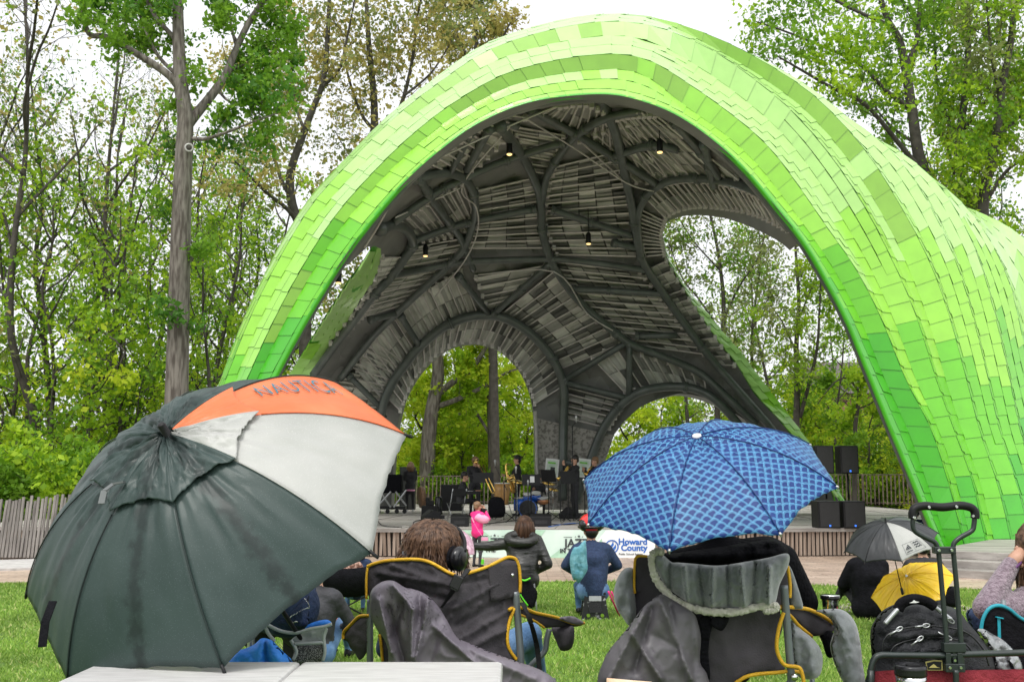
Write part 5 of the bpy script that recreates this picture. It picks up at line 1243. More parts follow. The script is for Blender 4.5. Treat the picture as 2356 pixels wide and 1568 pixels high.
    merge_caps(caps, voxel * s, 'body', HM(top, legs, skin, shoe), root, eyes, hn)
    if hair_on:
        hb = MB(); c = h + Vector((0, 0, .045)) * s - lk * .028 * s
        hb.ball(c, (.106 * s, .106 * s, .100 * s), 16)
        hb.ball(h - lk * .055 * s + Vector((0, 0, -.01)) * s, (.082 * s, .082 * s, .085 * s), 14)
        if hlen:
            for k in range(9):
                a = pi * (k - 4) / 8 * 1.2; dd = (-lk * cos(a) + rt * sin(a)); p = c + dd * .075 * s
                hb.tube([p, p + dd * .025 * s - Vector((0, 0, .10)) * s, p + dd * .03 * s - Vector((0, 0, hlen)) * s], [.045 * s, .045 * s, .02 * s], 8)
        hb.build('hair', M[hair], root, True)
    return root, g_
def sit(hz=.47, fwd=.42, lean=.0, foot=.0):
    """Seated pose with hip height hz."""
    dz = hz - .92
    return dict(head=(0, -.03 - lean, 1.64 + dz), neck=(0, .0 - lean * .8, 1.47 + dz), chest=(0, -lean * .5, 1.30 + dz), waist=(0, 0, 1.08 + dz), pel=(0, 0, .95 + dz), shl=(.185, .0 - lean * .7, 1.42 + dz), shr=(-.185, .0 - lean * .7, 1.42 + dz),
                ell=(.25, -.08 - lean, 1.14 + dz), elr=(-.25, -.08 - lean, 1.14 + dz), wrl=(.16, -.32 - lean, 1.08 + dz), wrr=(-.16, -.32 - lean, 1.08 + dz), hpl=(.10, 0, .92 + dz), hpr=(-.10, 0, .92 + dz),
                knl=(.14, -fwd, hz + .03), knr=(-.14, -fwd, hz + .03), anl=(.13, -fwd - foot, .09), anr=(-.13, -fwd - foot, .09))
# musicians on the stage
G_ = 'musicians on the stage'
figure('person with long light brown hair in long black jacket at far left of stage', 944, 34.4, DZ, pi + .3, 1.66,
       dict(ell=(.22, -.06, 1.16), elr=(-.22, -.08, 1.16), wrl=(.10, -.26, 1.10), wrr=(-.12, -.26, 1.05)), hair='hair_light', hlen=.26, bulk=1.18, coat=1, extra=[((0, 0, .95), (0, 0, .80), .16, .17, 0)], group=G_, shoe='white')
p_ = [o for o in COL.objects if o.name.startswith('person')][-1]
MB().lathe(F(944, 34.4, DZ + .70), [(.165, 0), (.17, .03), (.165, .05)], 18).build('pink_hem', M['pink2'], p_, True)
J = sit(.48, .44, .10); J.update(wrl=(.18, -.46, .78), wrr=(-.18, -.46, .78), ell=(.24, -.16, .80), elr=(-.24, -.16, .80), look=(0, -1, -.35))
figure('person in black seated at the keyboard, bending over it with black hair', 1060, 28.6, DZ, pi / 2 - .1, 1.70, J, group=G_)
r1, g1 = figure('person in black playing trombone with head bent down behind a music stand', 1092, 29.4, DZ, .25, 1.74, dict(head=(.02, -.04, 1.61), look=(.3, -1, -.45), ell=(.20, -.20, 1.22), elr=(-.22, -.18, 1.20), wrl=(.08, -.26, 1.44), wrr=(.04, -.42, 1.22)), hair='hair_light', group=G_)
tb = thing('trombone', 'long gold trombone slanting down from the player in black', 'trombone', P(1110, 1085, 29))
a, b = P(1104, 1071, 27.9), P(1131, 1132, 27.3)
MB().tube([a, b], .02, 6).tube([a + Vector((.09, 0, .02)), b + Vector((.09, 0, .02))], .02, 6).tube([b, b + Vector((.035, -.02, -.03)), b + Vector((.07, 0, .02))], .013, 6).build('slide', M['brass'], tb, True)
MB().tube([a, P(1096, 1062, 29.2), P(1092, 1057, 29.5), P(1089, 1061, 29.6), P(1094, 1072, 29.5)], .012, 6).build('tuning_slide', M['brass'], tb, True)
MB().lathe(P(1094, 1060, 29.1), [(.09, 0), (.05, .05), (.02, .14), (.013, .3)], 16, (.4, .6, -.7)).build('bell', M['brass'], tb, True)
r2, g2 = figure('person with glasses and short dark hair in black playing saxophone, facing left', 1190, 30.6, DZ, -pi / 2 + .1, 1.80, dict(ell=(.20, -.14, 1.16), elr=(-.22, -.16, 1.14), wrl=(.06, -.36, 1.18), wrr=(-.02, -.38, .98)), hair='hair_black', group=G_)
sx = thing('saxophone', 'gold tenor saxophone held in front of the player facing left', 'saxophone', P(1168, 1110, 30))
q = [P(1178, 1070, 30.3), P(1166, 1067, 30.2), P(1164, 1074, 30.2), P(1168, 1098, 30.1), P(1174, 1122, 30.0), P(1180, 1130, 30.0), P(1184, 1124, 29.9), P(1181, 1108, 29.85), P(1174, 1096, 29.8)]
MB().tube(crom(q, 4), list(np.interp(np.linspace(0, 1, 33), [0, .3, .7, .9, 1], [.018, .035, .07, .10, .14])), 12).build('body', M['brass'], sx, True)
for k in range(5): MB().lathe(P(1167 + k * 1.6, 1085 + k * 8, 30.0), [(.022, 0), (.022, .015)], 8, (0, -1, 0)).build('key', M['brass'], sx)
J = sit(.50, .40, .02); J.update(wrl=(.22, -.42, .80), wrr=(-.22, -.42, .85), look=(-.4, -1, -.3))
figure('person in black with dark hair seated behind the drum kit', 1238, 30.4, DZ, .1, 1.60, J, group=G_)
r3, g3 = figure('person in black playing trumpet with raised hands, facing left', 1323, 28.2, DZ, -pi / 2 + .35, 1.74, dict(ell=(.20, -.24, 1.26), elr=(-.20, -.24, 1.24), wrl=(.05, -.34, 1.48), wrr=(-.03, -.34, 1.50)), group=G_)
tp = thing('trumpet', 'gold trumpet held up by the player in black facing left', 'trumpet', P(1303, 1085, 28))
MB().tube([P(1314, 1072, 28.1), P(1290, 1095, 27.8)], .012, 8).tube([P(1309, 1084, 28.0), P(1298, 1091, 27.9), P(1296, 1084, 27.9), P(1306, 1077, 28.0)], .012, 6).build('tubing', M['brass'], tp, True)
MB().lathe(P(1290, 1095, 27.8), [(.012, 0), (.03, .06), (.065, .12)], 16, (-.7, -.2, -.7)).build('bell', M['brass'], tp, True)
for k in range(3): MB().lathe(P(1302 + k * 2.4, 1086 - k * 2.4, 27.95), [(.012, 0), (.012, .12)], 8).build('valve', M['brass'], tp)
figure('person in black with brown hair playing brass at right, half hidden by the blue umbrella', 1369, 29.6, DZ, -pi / 2 + .3, 1.72, dict(ell=(.20, -.20, 1.20), elr=(-.20, -.20, 1.18), wrl=(.05, -.34, 1.38), wrr=(-.03, -.34, 1.34), look=(0, -1, -.25)), hair='hair_light', group=G_)
fh = thing('flugelhorn', 'gold horn peeking out left of the blue umbrella', 'horn', P(1356, 1080, 29.2))
MB().tube([P(1362, 1071, 29.3), P(1356, 1078, 29.2), P(1352, 1086, 29.2)], .02, 8).build('tubing', M['brass'], fh, True); MB().lathe(P(1353, 1086, 29.2), [(.02, 0), (.05, .06), (.09, .11)], 14, (-.6, -.2, -.6)).build('bell', M['brass'], fh, True)
J = sit(.16, .45, .0); J['anl'] = (.13, -.8, .09); J['anr'] = (-.13, -.75, .09)
figure('person in dark clothes sitting on the deck against the foot of the shell', 2132, 23.4, DZ - .05, -.9, 1.55, J, legs='navy')
# child in pink with a camera
YC = 19.9
rc, gc = figure('small child in hot pink jacket standing in front of the stage with a camera raised', 1099, YC, 0, pi - .75, 1.25,
       dict(ell=(.26, -.22, 1.30), elr=(-.24, -.20, 1.30), wrl=(.10, -.22, 1.56), wrr=(-.04, -.24, 1.55)), top='pink', legs='grey_jacket', hair='hair_light', bulk=1.22, coat=1, voxel=.022)
cmr = thing('camera', 'small black camera held up by the child in pink', 'camera', P(1111, 1174, YC - .05))
MB().box(P(1112, 1173, YC + .05), (.10, .06, .07), .7).build('body', M['black'], cmr, bevel=.01); MB().lathe(P(1113, 1173, YC + .06), [(.03, 0), (.03, .07), (.026, .075)], 12, (.6, .8, 0)).build('lens', M['black_gloss'], cmr, True)
def bagstrap(name, pts, Y, w, mt, parent):
    q = crom(pts, 5); mb = MB()
    for i in range(len(q) - 1): mb.bar(P(*q[i], Y), P(*q[i + 1], Y), w, .006)
    return mb.build(name, mt, parent)
bg = thing('shoulder_bag', 'small grey shoulder bag on a pink strap at the side of the child in pink', 'bag', P(1112, 1245, YC - .2))
MB().box(P(1115, 1243, YC - .12), (.15, .07, .15), .2).build('pouch', M['metal'], bg, bevel=.02); MB().box(P(1115, 1239, YC - .165), (.13, .01, .06), .2).build('flap', M['pink2'], bg)
bagstrap('strap', [(1085, 1189), (1092, 1204), (1101, 1220), (1112, 1236)], YC - .22, .02, M['pink2'], bg)
cloth('sleeve_stripe', [(1092, 1190), (1101, 1180), (1116, 1184), (1126, 1192), (1122, 1202), (1108, 1203), (1097, 1198)], YC - .12, M['pink2'], rc, step=5, bulge=.05, bw=8, closed=True)
# person in navy on a step stool, towel and helmet
YB = 12.6
J = sit(.32, .42, .12); J.update(elr=(-.33, -.12, .62), ell=(.33, -.12, .62), wrl=(.20, -.36, .52), wrr=(-.20, -.36, .52))
rb, gb = figure('person in navy hoodie and red black helmet sitting on a step stool, back turned', 1362, YB, 0, pi + .05, 1.76, J, top='navy', legs='jeans', hair='hair_black', bulk=1.30, voxel=.02)
MB().tube([gb['neck'] + Vector((.11 * cos(t), .03 + .09 * sin(t) - .05, -.02 - .05 * (sin(t) < 0))) for t in np.linspace(0, 2 * pi, 16)[:-1]], .04, 8, closed=True).build('hood', M['navy'], rb, True)
hp = gb['head'] + Vector((0, 0, .075)); hl = thing('cycle_helmet', 'red and black cycling helmet worn by the person in navy', 'helmet', hp)
M['red'] = mat('gloss_red', (.70, .02, .02), .3, coat=.5, var=.1)
hp = hp + Vector((0, 0, .02)); MB().ball(hp, (.150, .19, .125), 20).build('shell', M['red'], hl, True)
for s_ in (-1, 1): MB().ball(hp + Vector((s_ * .085, -.02, -.015)), (.072, .15, .085), 14).build('side_shell', M['black_gloss'], hl, True)
MB().tube([hp + Vector((.152 * cos(t), .17 * sin(t), -.045)) for t in np.linspace(0, 2 * pi, 20)[:-1]], .018, 8, closed=True).build('rim', M['black_gloss'], hl, True)
MB().box(hp + Vector((0, -.165, .03)), (.10, .02, .012)).build('logo_band', M['white'], hl)
cv = lambda pts: [(1065 + x * .18251 * .9424, 1206.3 + y * .18251 * .9424) for x, y in pts]    # a closer survey grid of the middle ground
tw = cloth('towel', [(x, y) for x, y in cv([(1600, 230), (1640, 215), (1655, 330), (1660, 470), (1668, 600), (1600, 720), (1545, 780), (1510, 740), (1475, 735), (1440, 600), (1432, 440), (1480, 310), (1545, 290)])], YB - .30, M['teal'], None, step=4, thick=.02, bulge=.03, bw=10, wr=.02, ws=14,
           folds=[(1318, 1262, 1322, 1325, .03, 3), (1330, 1250, 1332, 1330, .035, 3), (1342, 1250, 1340, 1330, .03, 3)])
tag(tw, 'teal blue plush towel hanging over the left shoulder of the person in navy', 'towel')
fs = thing('step_stool', 'black folding step stool with printed picture under the person in navy', 'step stool', (X(1364, YB), YB, 0))
zz = .31; c = Vector((X(1364, YB), YB, 0))
M['stoolprint'] = mat('printed_black', (.012, .012, .014), .35, col2=(.35, .35, .36), vscale=18, thresh=(.60, .66))
MB().box(c + Vector((0, .0, zz)), (.27, .24, .03)).build('top', M['black'], fs, bevel=.01)
for k, yy in enumerate((-.12, .12)):
    MB().add([c + Vector(v) for v in ((-.17, yy - .02, 0), (.17, yy - .02, 0), (.125, yy, zz - .02), (-.125, yy, zz - .02), (-.17, yy + .01, 0), (.17, yy + .01, 0), (.125, yy + .03, zz - .02), (-.125, yy + .03, zz - .02))], [(0, 1, 2, 3), (7, 6, 5, 4), (0, 4, 5, 1), (1, 5, 6, 2), (3, 2, 6, 7), (0, 3, 7, 4)]).build('leg_panel', M['stoolprint'], fs)
MB().box(c + Vector((0, -.155, .15)), (.15, .012, .12), rx=-.1).build('printed_picture', M['black_gloss'], fs); MB().box(c + Vector((0, -.150, .255)), (.15, .012, .06), rx=-.1).build('printed_picture', M['metal'], fs)
for s_ in (-1, 1): MB().lathe(c + Vector((s_ * .085, -.148, .055)), [(.022, 0), (.022, .012)], 14, (0, -1, .1)).build('round_hole', M['leaf_mid'], fs)
bt_ = thing('toy_bat', 'pink plastic toy leaning from the step stool to the grass', 'toy', Pz(1422, 1412, 0))
for d_ in (0, .035): MB().tube([Pz(1423, 1413, .012) + Vector((d_, -.1, 0)), P(1400, 1360, YB - .2) + Vector((d_, 0, 0))], .011, 8).build('stick', M['pink'], bt_, True)
# person in black puffer
YP = 13.2
J = sit(.40, .40, .22); J.update(head=(-.02, -.16, 1.08), neck=(0, -.10, .93), elr=(.42, .0, .86) if False else (-.33, -.05, .60), wrr=(-.14, -.18, .48), shl=(.17, -.08, .87), ell=(.46, -.02, .83), wrl=(.74, .02, .84), look=(.1, -1, -.2))
rp, gp = figure('person with dark hair in black puffer jacket seated low with one arm stretched out', 1203, YP, 0, pi, 1.74, J, top='puffer', legs='black_wear', hair='hair_brown', hlen=.34, bulk=1.42, voxel=.02, coat=1)
MB().tube([gp['neck'] + Vector((.17 * cos(t) - .02, -.09 + .09 * sin(t), .0 + .05 * sin(t))) for t in np.linspace(0, 2 * pi, 18)[:-1]], .062, 10, closed=True).build('hood', M['puffer'], rp, True)
lc = thing('low_chair', 'low black folding chair with lime green trim under the person in the puffer jacket', 'camp chair', (X(1210, YP), YP - .1, 0))
M['lime'] = mat('lime_trim', (.12, .65, .02), .5, var=.1)
cloth('back_panel', cv([(770, 700), (905, 745), (930, 800), (1000, 925), (925, 1115), (780, 1000), (760, 850)]), YP - .38, M['black_cloth'], lc, step=5, thick=.02, bulge=.02, bw=8)
pipe('trim', cv([(760, 725), (830, 745), (905, 712)]), YP - .42, .012, M['lime'], lc); pipe('trim', cv([(770, 930), (800, 985), (870, 1080)]), YP - .42, .010, M['lime'], lc)
for s_ in (-.18, .16): MB().tube([(X(1205, YP) + s_, YP - .3, 0.01), (X(1205, YP) + s_ * .8, YP - .1, .38)], .012, 6).build('leg', M['metal'], lc, True)
tag(MB().box(Pz(1092, 1297, 0) + Vector((.14, 0, .05)), (.10, .12, .10)).build('carton', M['lime'], None, bevel=.01), 'lime green box standing on the terrace below the child in pink', 'box')
# pink parasol behind the boy
# left group
YG = 10.6
J = sit(.14, .40, -.02); J.update(anl=(.1, -.62, .09), anr=(-.1, -.60, .09), knl=(.12, -.42, .40), knr=(-.12, -.40, .40), ell=(.28, -.12, .42), elr=(-.28, -.12, .42))
figure('person in charcoal jacket and jeans sitting on the grass just right of the big umbrella', 735, 9.3, gz(9.3), pi - .2, 1.72, J, top='grey_jacket', legs='jeans', bulk=1.25, hair='hair_brown', voxel=.02)
J = sit(.36, .40, .0); J.update(elr=(-.33, -.05, .52), ell=(.33, -.05, .52))
figure('person in blue top and jeans sitting in the black camp chair behind the big umbrella', 826, 12.9, 0, pi + .2, 1.30, J, top='navy', legs='jeans', bulk=1.15, hair='hair_brown', hlen=.2, voxel=.022)
def camp_chair(px, Y, label, w=.62):
    o = Vector((X(px, Y), Y, 0)); t = thing('camp_chair', label, 'camp chair', o)
    for a, b in (((-w / 2, -.02, .01), (w / 2, -.05, .34)), ((w / 2, -.02, .01), (-w / 2, -.05, .34)), ((-w / 2, -.02, .01), (-w / 2, .5, .34)), ((w / 2, -.02, .01), (w / 2, .5, .34))): MB().tube([o + Vector(a), o + Vector(b)], .011, 6).build('strut', M['black'], t, True)
    for s_ in (-1, 1): MB().tube([o + Vector((s_ * w / 2, -.06, .02)), o + Vector((s_ * w / 2, -.12, .66))], .011, 6).build('back_post', M['metal'], t, True)
    mb = MB(); n = 9
    for i in range(n):
        u = i / (n - 1) * 2 - 1
        for k, (z, y) in enumerate(((.66, -.12), (.54, -.12), (.42, -.08), (.34, .02), (.32, .22), (.34, .45))):
            sag = .07 * (1 - u * u); mb.v.append(tuple(o + Vector((u * w / 2 * .98, y - (sag if k < 3 else 0), z - (sag if k >= 3 else .03 * (1 - u * u))))))
    for i in range(n - 1):
        for k in range(5): a = i * 6 + k; mb.f.append([a, a + 1, a + 7, a + 6]); mb.m.append(0)
    s = mb.build('seat_fabric', M['black_cloth'], t, True); m = s.modifiers.new('t', 'SOLIDIFY'); m.thickness = .012
    return t
camp_chair(806, 12.4, 'black camp chair with crossed legs on the grass behind the big umbrella')
tag(MB().ball(P(771, 1444, 9.6), (.055, .06, .11), 14).build('orange_ball', mat('orange_plastic', (.85, .16, .01), .4), None, True), 'bright orange bottle on the grass beside the person in charcoal jacket', 'bottle')
tag(cloth('plaid_cushion', [(775, 1318), (800, 1300), (826, 1290), (836, 1312), (800, 1322)], 12.3, mat('brown_plaid', (.12, .05, .03), .8, col2=(.45, .28, .22), vscale=22, thresh=(.45, .55)), None, step=6, thick=.03, bulge=.03, bw=8, closed=True), 'brown patterned cloth on top of the black camp chair', 'cloth')
# sitters under the black umbrella
J = sit(.13, .30, .04); J.update(anl=(.25, -.50, .09), anr=(-.25, -.50, .09), ell=(.27, -.16, .40), elr=(-.27, -.16, .40), knl=(.16, -.36, .36), knr=(-.16, -.36, .36))
ra, ga = figure('person in black jacket sitting on a blanket under the black and white umbrella', 1989, 12.6, 0, pi + .15, 1.74, J, top='black_cloth', bulk=1.62, voxel=.022, coat=1)
figure('person in dark clothes mostly hidden behind the yellow umbrella', 2116, 12.9, 0, pi - .1, 1.72, J, top='black_wear', bulk=1.15, hair='hair_black', voxel=.022)
tag(cloth('picnic_blanket', [(1935, 1388), (2050, 1386), (2190, 1390), (2240, 1400), (2200, 1412), (2050, 1410), (1960, 1406), (1938, 1400)], lambda a, b: Pz(a, b, .01).y, mat('grey_blanket', (.25, .18, .20), .9, col2=(.55, .46, .48), vscale=12), None, step=7, thick=.012, wr=0), 'mauve patterned blanket on the grass under the black and white umbrella', 'blanket')
tag(cloth('bag', [(2170, 1372), (2178, 1352), (2194, 1348), (2206, 1368), (2210, 1392), (2180, 1396)], 12.2, M['black_cloth'], None, step=5, bulge=.1, bw=10, closed=True), 'dark bag on the blanket right of the yellow umbrella', 'bag')
# ------------------------------------------------------------ umbrellas
def uframe(a, b):
    n = Vector((sin(a) * cos(b), -cos(a) * cos(b), sin(b))); u = n.cross(Vector((0, 0, 1))).normalized(); v = n.cross(u); return n, u, v
def umbrella(name, label, q, R, mats, group=None, ribm='black', shaft=.75, sag=.05, seam=True, vent=None, crease=.006, tipl=.03, uvr=False, shaft_r=.006, ferr=.05, wob=1):
    C = Vector(q[:3]); n, u, v = uframe(q[3], q[4]); ph = q[5]; H = q[6]; al = 2 * atan(H / R)
    root = thing(name, label, 'umbrella', C, group)
    def rib(i, r, RR=R, HH=H, lift=0):
        t = ph + i * pi / 4; d = u * cos(t) + v * sin(t)
        return C + d * (RR * sin(r * al) / sin(al)) + n * (HH * (cos(r * al) - cos(al)) / (1 - cos(al)) + lift)
    def surf(i, w, r, r1=1, lift=0, cr=crease, sg=sag):
        if vent and i % 8 == 4: cr = cr * .25
        rr = r * (1 - sg * 4 * w * (1 - w) * r ** 3)
        a, b = rib(i, rr * r1), rib(i + 1, rr * r1); p = a.lerp(b, w)
        tgt = rib(i + w, rr * r1); p = p.lerp(tgt, .28)                     # cloth bellies out a little between ribs
        k = noise.noise(Vector((i * 7.3 + w * 5.0, r * 2.2, 3))) * cr + noise.noise(Vector((i * 3.1 + w * 16, r * 3.5, 8))) * cr * .6
        k -= max(0, 1 - abs(noise.noise(Vector((i * 5.7 + w * 9 + r * 1.5, r * 1.7 - w, 21)))) * 7) ** 2 * cr * .55
        return p + n * (lift + k * min(1, 8 * w * (1 - w)) * wob)
    NW, NR = 24, 30
    def gore(i, mt, r0, r1, r1s, lift, nm, cr, sg, hang=0):
        mb = MB(); uv = []
        for k in range(NR + 1):
            r = r0 + (r1 - r0) * k / NR
            for m_ in range(NW + 1):
                w = m_ / NW; p = surf(i, w, r / r1 if nm != 'canopy_panel' else r, r1 if nm != 'canopy_panel' else 1, lift, cr * (1 if nm == 'canopy_panel' else 1 - .55 * (r / r1) ** 2), sg)
                if hang: p = p - n * hang * (r / r1) ** 6 * (1 - 4 * w * (1 - w) * .3)
                mb.v.append(tuple(p)); wd = 2 * R * sin(min(r, 1) * al) / sin(al) * sin(pi / 8); uv.append(((w - .5) * wd, r * R * 1.08))
        for k in range(NR):
            for m_ in range(NW):
                a = k * (NW + 1) + m_; mb.f.append([a, a + NW + 1, a + NW + 2, a + 1]); mb.m.append(0)
        o = mb.build(nm, mt, root, True); L = o.data.uv_layers.new(name='UVMap')
        for lp in o.data.loops: L.data[lp.index].uv = uv[lp.vertex_index]
        s = o.modifiers.new('t', 'SOLIDIFY'); s.thickness = .0025
        return o
    for i in range(8): gore(i, mats[i % len(mats)], .02, 1, 1, 0, 'canopy_panel', crease, sag)
    if vent:
        for i in range(8): gore(i, mats[i % len(mats)], .03, vent, vent, .018, 'vent_panel', crease * 2.2, .11, .0)
    for i in range(8):
        MB().tube([rib(i, r) - n * .006 for r in np.linspace(.03, 1, 16)], .0028, 5).build('rib', M[ribm], root, True)
        e = rib(i, 1); d = (e - rib(i, .95)).normalized()
        MB().lathe(e - d * .012, [(.0045, 0), (.0055, tipl * .7), (.0035, tipl)], 8, d).build('rib_tip', M[ribm], root, True)
        if seam: MB().tube([rib(i, r) + n * .0035 for r in np.linspace(vent or .04, .99, 16)], .0022, 5).build('seam', mats[i % len(mats)], root, True)
    ap = C + n * H
    MB().tube([ap, C - n * shaft], shaft_r, 8).build('shaft', M['metal'] if ribm != 'black' else M['black'], root, True)
    MB().lathe(ap - n * .005, [(shaft_r * 2.6, 0), (shaft_r * 2.4, .012), (shaft_r * 1.7, .014), (shaft_r * 1.5, ferr), (shaft_r * 1.1, ferr + .004)], 12, n).build('ferrule', M[ribm] if ferr > .03 else M['white'], root, True)
    MB().tube([C - n * shaft, C - n * (shaft + .13)], .015, 10).build('handle', M['black'], root, True)
    return root, rib, n, surf
M['um_dark'] = mat('wet_dark_green_nylon', (.026, .046, .042), .5, col2=(.038, .062, .057), vscale=4, speck=.12, speckcol=(.17, .21, .205), spscale=260, coat=.06, bump=.1, bscale=10, trans=.05, spec=.35)
M['um_white'] = mat('wet_white_nylon', (.42, .43, .405), .5, col2=(.53, .53, .505), vscale=4, speck=.14, speckcol=(.75, .75, .74), spscale=230, coat=.1, bump=.12, bscale=12, trans=.25)
M['um_orange'] = mat('wet_orange_nylon', (.75, .155, .045), .5, col2=(.88, .24, .09), vscale=5, coat=.1, bump=.15, bscale=12, trans=.22)
qb = [-0.958, 3.3139, 1.5646, 2.7348, 2.3722, 6.8484, 0.3387]
def streaks(m):                    # dark wet runs between the ribs, in the cloth's own coordinates
    nt = m.node_tree; N = nt.nodes; L = nt.links; b = N['Principled BSDF']; lk = b.inputs['Base Color'].links[0].from_socket
    tc = N.new('ShaderNodeTexCoord'); sp = N.new('ShaderNodeSeparateXYZ'); L.new(tc.outputs['UV'], sp.inputs[0])
    a = N.new('ShaderNodeMath'); a.operation = 'ABSOLUTE'; L.new(sp.outputs[0], a.inputs[0])
    n = N.new('ShaderNodeTexNoise'); n.inputs['Scale'].default_value = 26; n.inputs['Detail'].default_value = 6; L.new(tc.outputs['UV'], n.inputs['Vector'])
    c = N.new('ShaderNodeMath'); c.operation = 'MULTIPLY_ADD'; L.new(n.outputs[0], c.inputs[0]); c.inputs[1].default_value = -.09; L.new(a.outputs[0], c.inputs[2])
    r = N.new('ShaderNodeMapRange'); L.new(c.outputs[0], r.inputs[0]); r.inputs[1].default_value = -.042; r.inputs[2].default_value = -.012; r.inputs[3].default_value = .75; r.inputs[4].default_value = 0
    mx = N.new('ShaderNodeMix'); mx.data_type = 'RGBA'; L.new(r.outputs[0], mx.inputs[0]); L.new(lk, mx.inputs[6]); mx.inputs[7].default_value = (.008, .015, .014, 1); L.new(mx.outputs[2], b.inputs['Base Color'])
streaks(M['um_dark'])
D_ = M['um_dark']
big, brib, bn, bsurf = umbrella('golf_umbrella', 'huge wet dark green, white and orange golf umbrella tilted over the white table', qb, .66,
    [D_, D_, D_, M['um_white'], M['um_orange'], D_, D_, D_], shaft=.95, vent=.37, crease=.011, sag=.045, tipl=.035, ferr=.06, shaft_r=.008)
# lettering along the upper edge of the orange panel
def on_gore(i, x, y):      # x along the rib outwards 0..1, y towards the next rib
    return bsurf(i, y, x) + bn * .009
M['um_ink'] = mat('teal_print', (.03, .15, .20), .6)
text_mesh('NAUTICA', .20, lambda x, y: on_gore(4, .43 + x * .41, .52 + y * 2.1), M['um_ink'], 'lettering', big, -.001, 1.12, sp=1.15)
sb = thing('x', 'x', 'x'); bpy.data.objects.remove(sb)
M['pole_grey'] = mat('grey_strap', (.12, .13, .13), .7)
# closing strap and cord
MB().bar(P(122, 1382, 2.75), P(104, 1430, 2.72), .022, .004).bar(P(104, 1430, 2.72), P(97, 1487, 2.70), .022, .004).build('closing_strap', M['black_cloth'], big)
MB().bar(P(262, 1112, 2.98), P(240, 1128, 2.95), .018, .004).bar(P(240, 1128, 2.95), P(233, 1158, 2.93), .018, .004).bar(P(286, 1108, 2.98), P(262, 1112, 2.98), .02, .006).build('vent_strap', M['pole_grey'], big)
# scallop pattern for the blue umbrella (overlapping fish-scale rings), drawn by nodes in the cloth's own coordinates
def scallop():
    m = bpy.data.materials.new('blue_scallop_print'); m.use_nodes = True; nt = m.node_tree; N = nt.nodes; L = nt.links; b = N['Principled BSDF']
    tc = N.new('ShaderNodeTexCoord'); sp = N.new('ShaderNodeSeparateXYZ'); L.new(tc.outputs['UV'], sp.inputs[0])
    def mth(op, a, b_=None, c=None):
        n = N.new('ShaderNodeMath'); n.operation = op
        for k, v in enumerate((a, b_, c)):
            if v is None: continue
            if isinstance(v, (int, float)): n.inputs[k].default_value = v
            else: L.new(v, n.inputs[k])
        return n.outputs[0]
    S = .044; RH = S * .45; RAD = S * .5
    u = mth('DIVIDE', sp.outputs[0], S); v = mth('DIVIDE', sp.outputs[1], RH)
    row = mth('FLOOR', v)
    def cell(k):                           # horizontal and vertical offset from the ring centre of row + k
        rk_ = mth('ADD', row, float(k)); par = mth('FRACT', mth('MULTIPLY', rk_, .5))
        uu = mth('SUBTRACT', mth('FRACT', mth('ADD', mth('ADD', u, par), 100.0)), .5)
        return mth('MULTIPLY', uu, S), mth('MULTIPLY', mth('SUBTRACT', v, rk_), RH)
    def rings(d): return mth('MAXIMUM', mth('COMPARE', d, .95, .036), mth('COMPARE', d, .74, .032))
    dx2, dy2 = cell(2); d2 = mth('DIVIDE', mth('SQRT', mth('ADD', mth('MULTIPLY', dx2, dx2), mth('MULTIPLY', dy2, dy2))), RAD); ins2 = mth('LESS_THAN', d2, 1.0)
    dx, dy = cell(1); d1 = mth('DIVIDE', mth('SQRT', mth('ADD', mth('MULTIPLY', dx, dx), mth('MULTIPLY', dy, dy))), RAD)
    ins = mth('LESS_THAN', d1, 1.0)
    dx0, dy0 = cell(0); d0 = mth('DIVIDE', mth('ABSOLUTE', dx0), RAD)
    res1 = mth('ADD', mth('MULTIPLY', rings(d1), ins), mth('MULTIPLY', mth('COMPARE', d0, .95, .05), mth('SUBTRACT', 1.0, ins)))
    res = mth('ADD', mth('MULTIPLY', rings(d2), ins2), mth('MULTIPLY', res1, mth('SUBTRACT', 1.0, ins2)))
    nz = N.new('ShaderNodeTexNoise'); nz.inputs['Scale'].default_value = 14; L.new(tc.outputs['Object'], nz.inputs['Vector'])
    mx = N.new('ShaderNodeMix'); mx.data_type = 'RGBA'; L.new(res, mx.inputs[0])
    rp = N.new('ShaderNodeValToRGB'); L.new(nz.outputs[0], rp.inputs[0]); rp.color_ramp.elements[0].position = .35; rp.color_ramp.elements[1].position = .7
    rp.color_ramp.elements[0].color = (.003, .026, .14, 1); rp.color_ramp.elements[1].color = (.006, .035, .18, 1)
    L.new(rp.outputs[0], mx.inputs[6]); mx.inputs[7].default_value = (.15, .48, .74, 1)
    L.new(mx.outputs[2], b.inputs['Base Color']); b.inputs['Roughness'].default_value = .5; b.inputs['Specular IOR Level'].default_value = .35
    return m
M['scallop'] = scallop()
qs = [0.7383, 3.8938, 1.656, -0.4045, 1.0946, 6.2299, 0.2015]
umbrella('scallop_umbrella', 'blue umbrella printed with pale blue scallop rings over the person in the right camp chair', qs, .5, [M['scallop']], ribm='metal', shaft=.10, crease=.009, sag=.06, tipl=.012, ferr=.008, shaft_r=.007)
M['um_black'] = mat('black_nylon', (.014, .016, .018), .5, var=.3, vscale=10, coat=.15); M['um_grey'] = mat('dark_grey_nylon', (.05, .055, .06), .5, var=.2, coat=.15)
qk = [4.1386, 11.1196, 1.0011, -3.891, 1.9851, 6.8513, 0.2439]
bk, krib, kn_, ksurf = umbrella('black_umbrella', 'black umbrella with one white panel held over the sitters at right', qk, .5, [M['um_black'], M['um_black'], M['um_white'], M['um_black'], M['um_grey'], M['um_black'], M['um_black'], M['um_black']], shaft=.55, crease=.006)
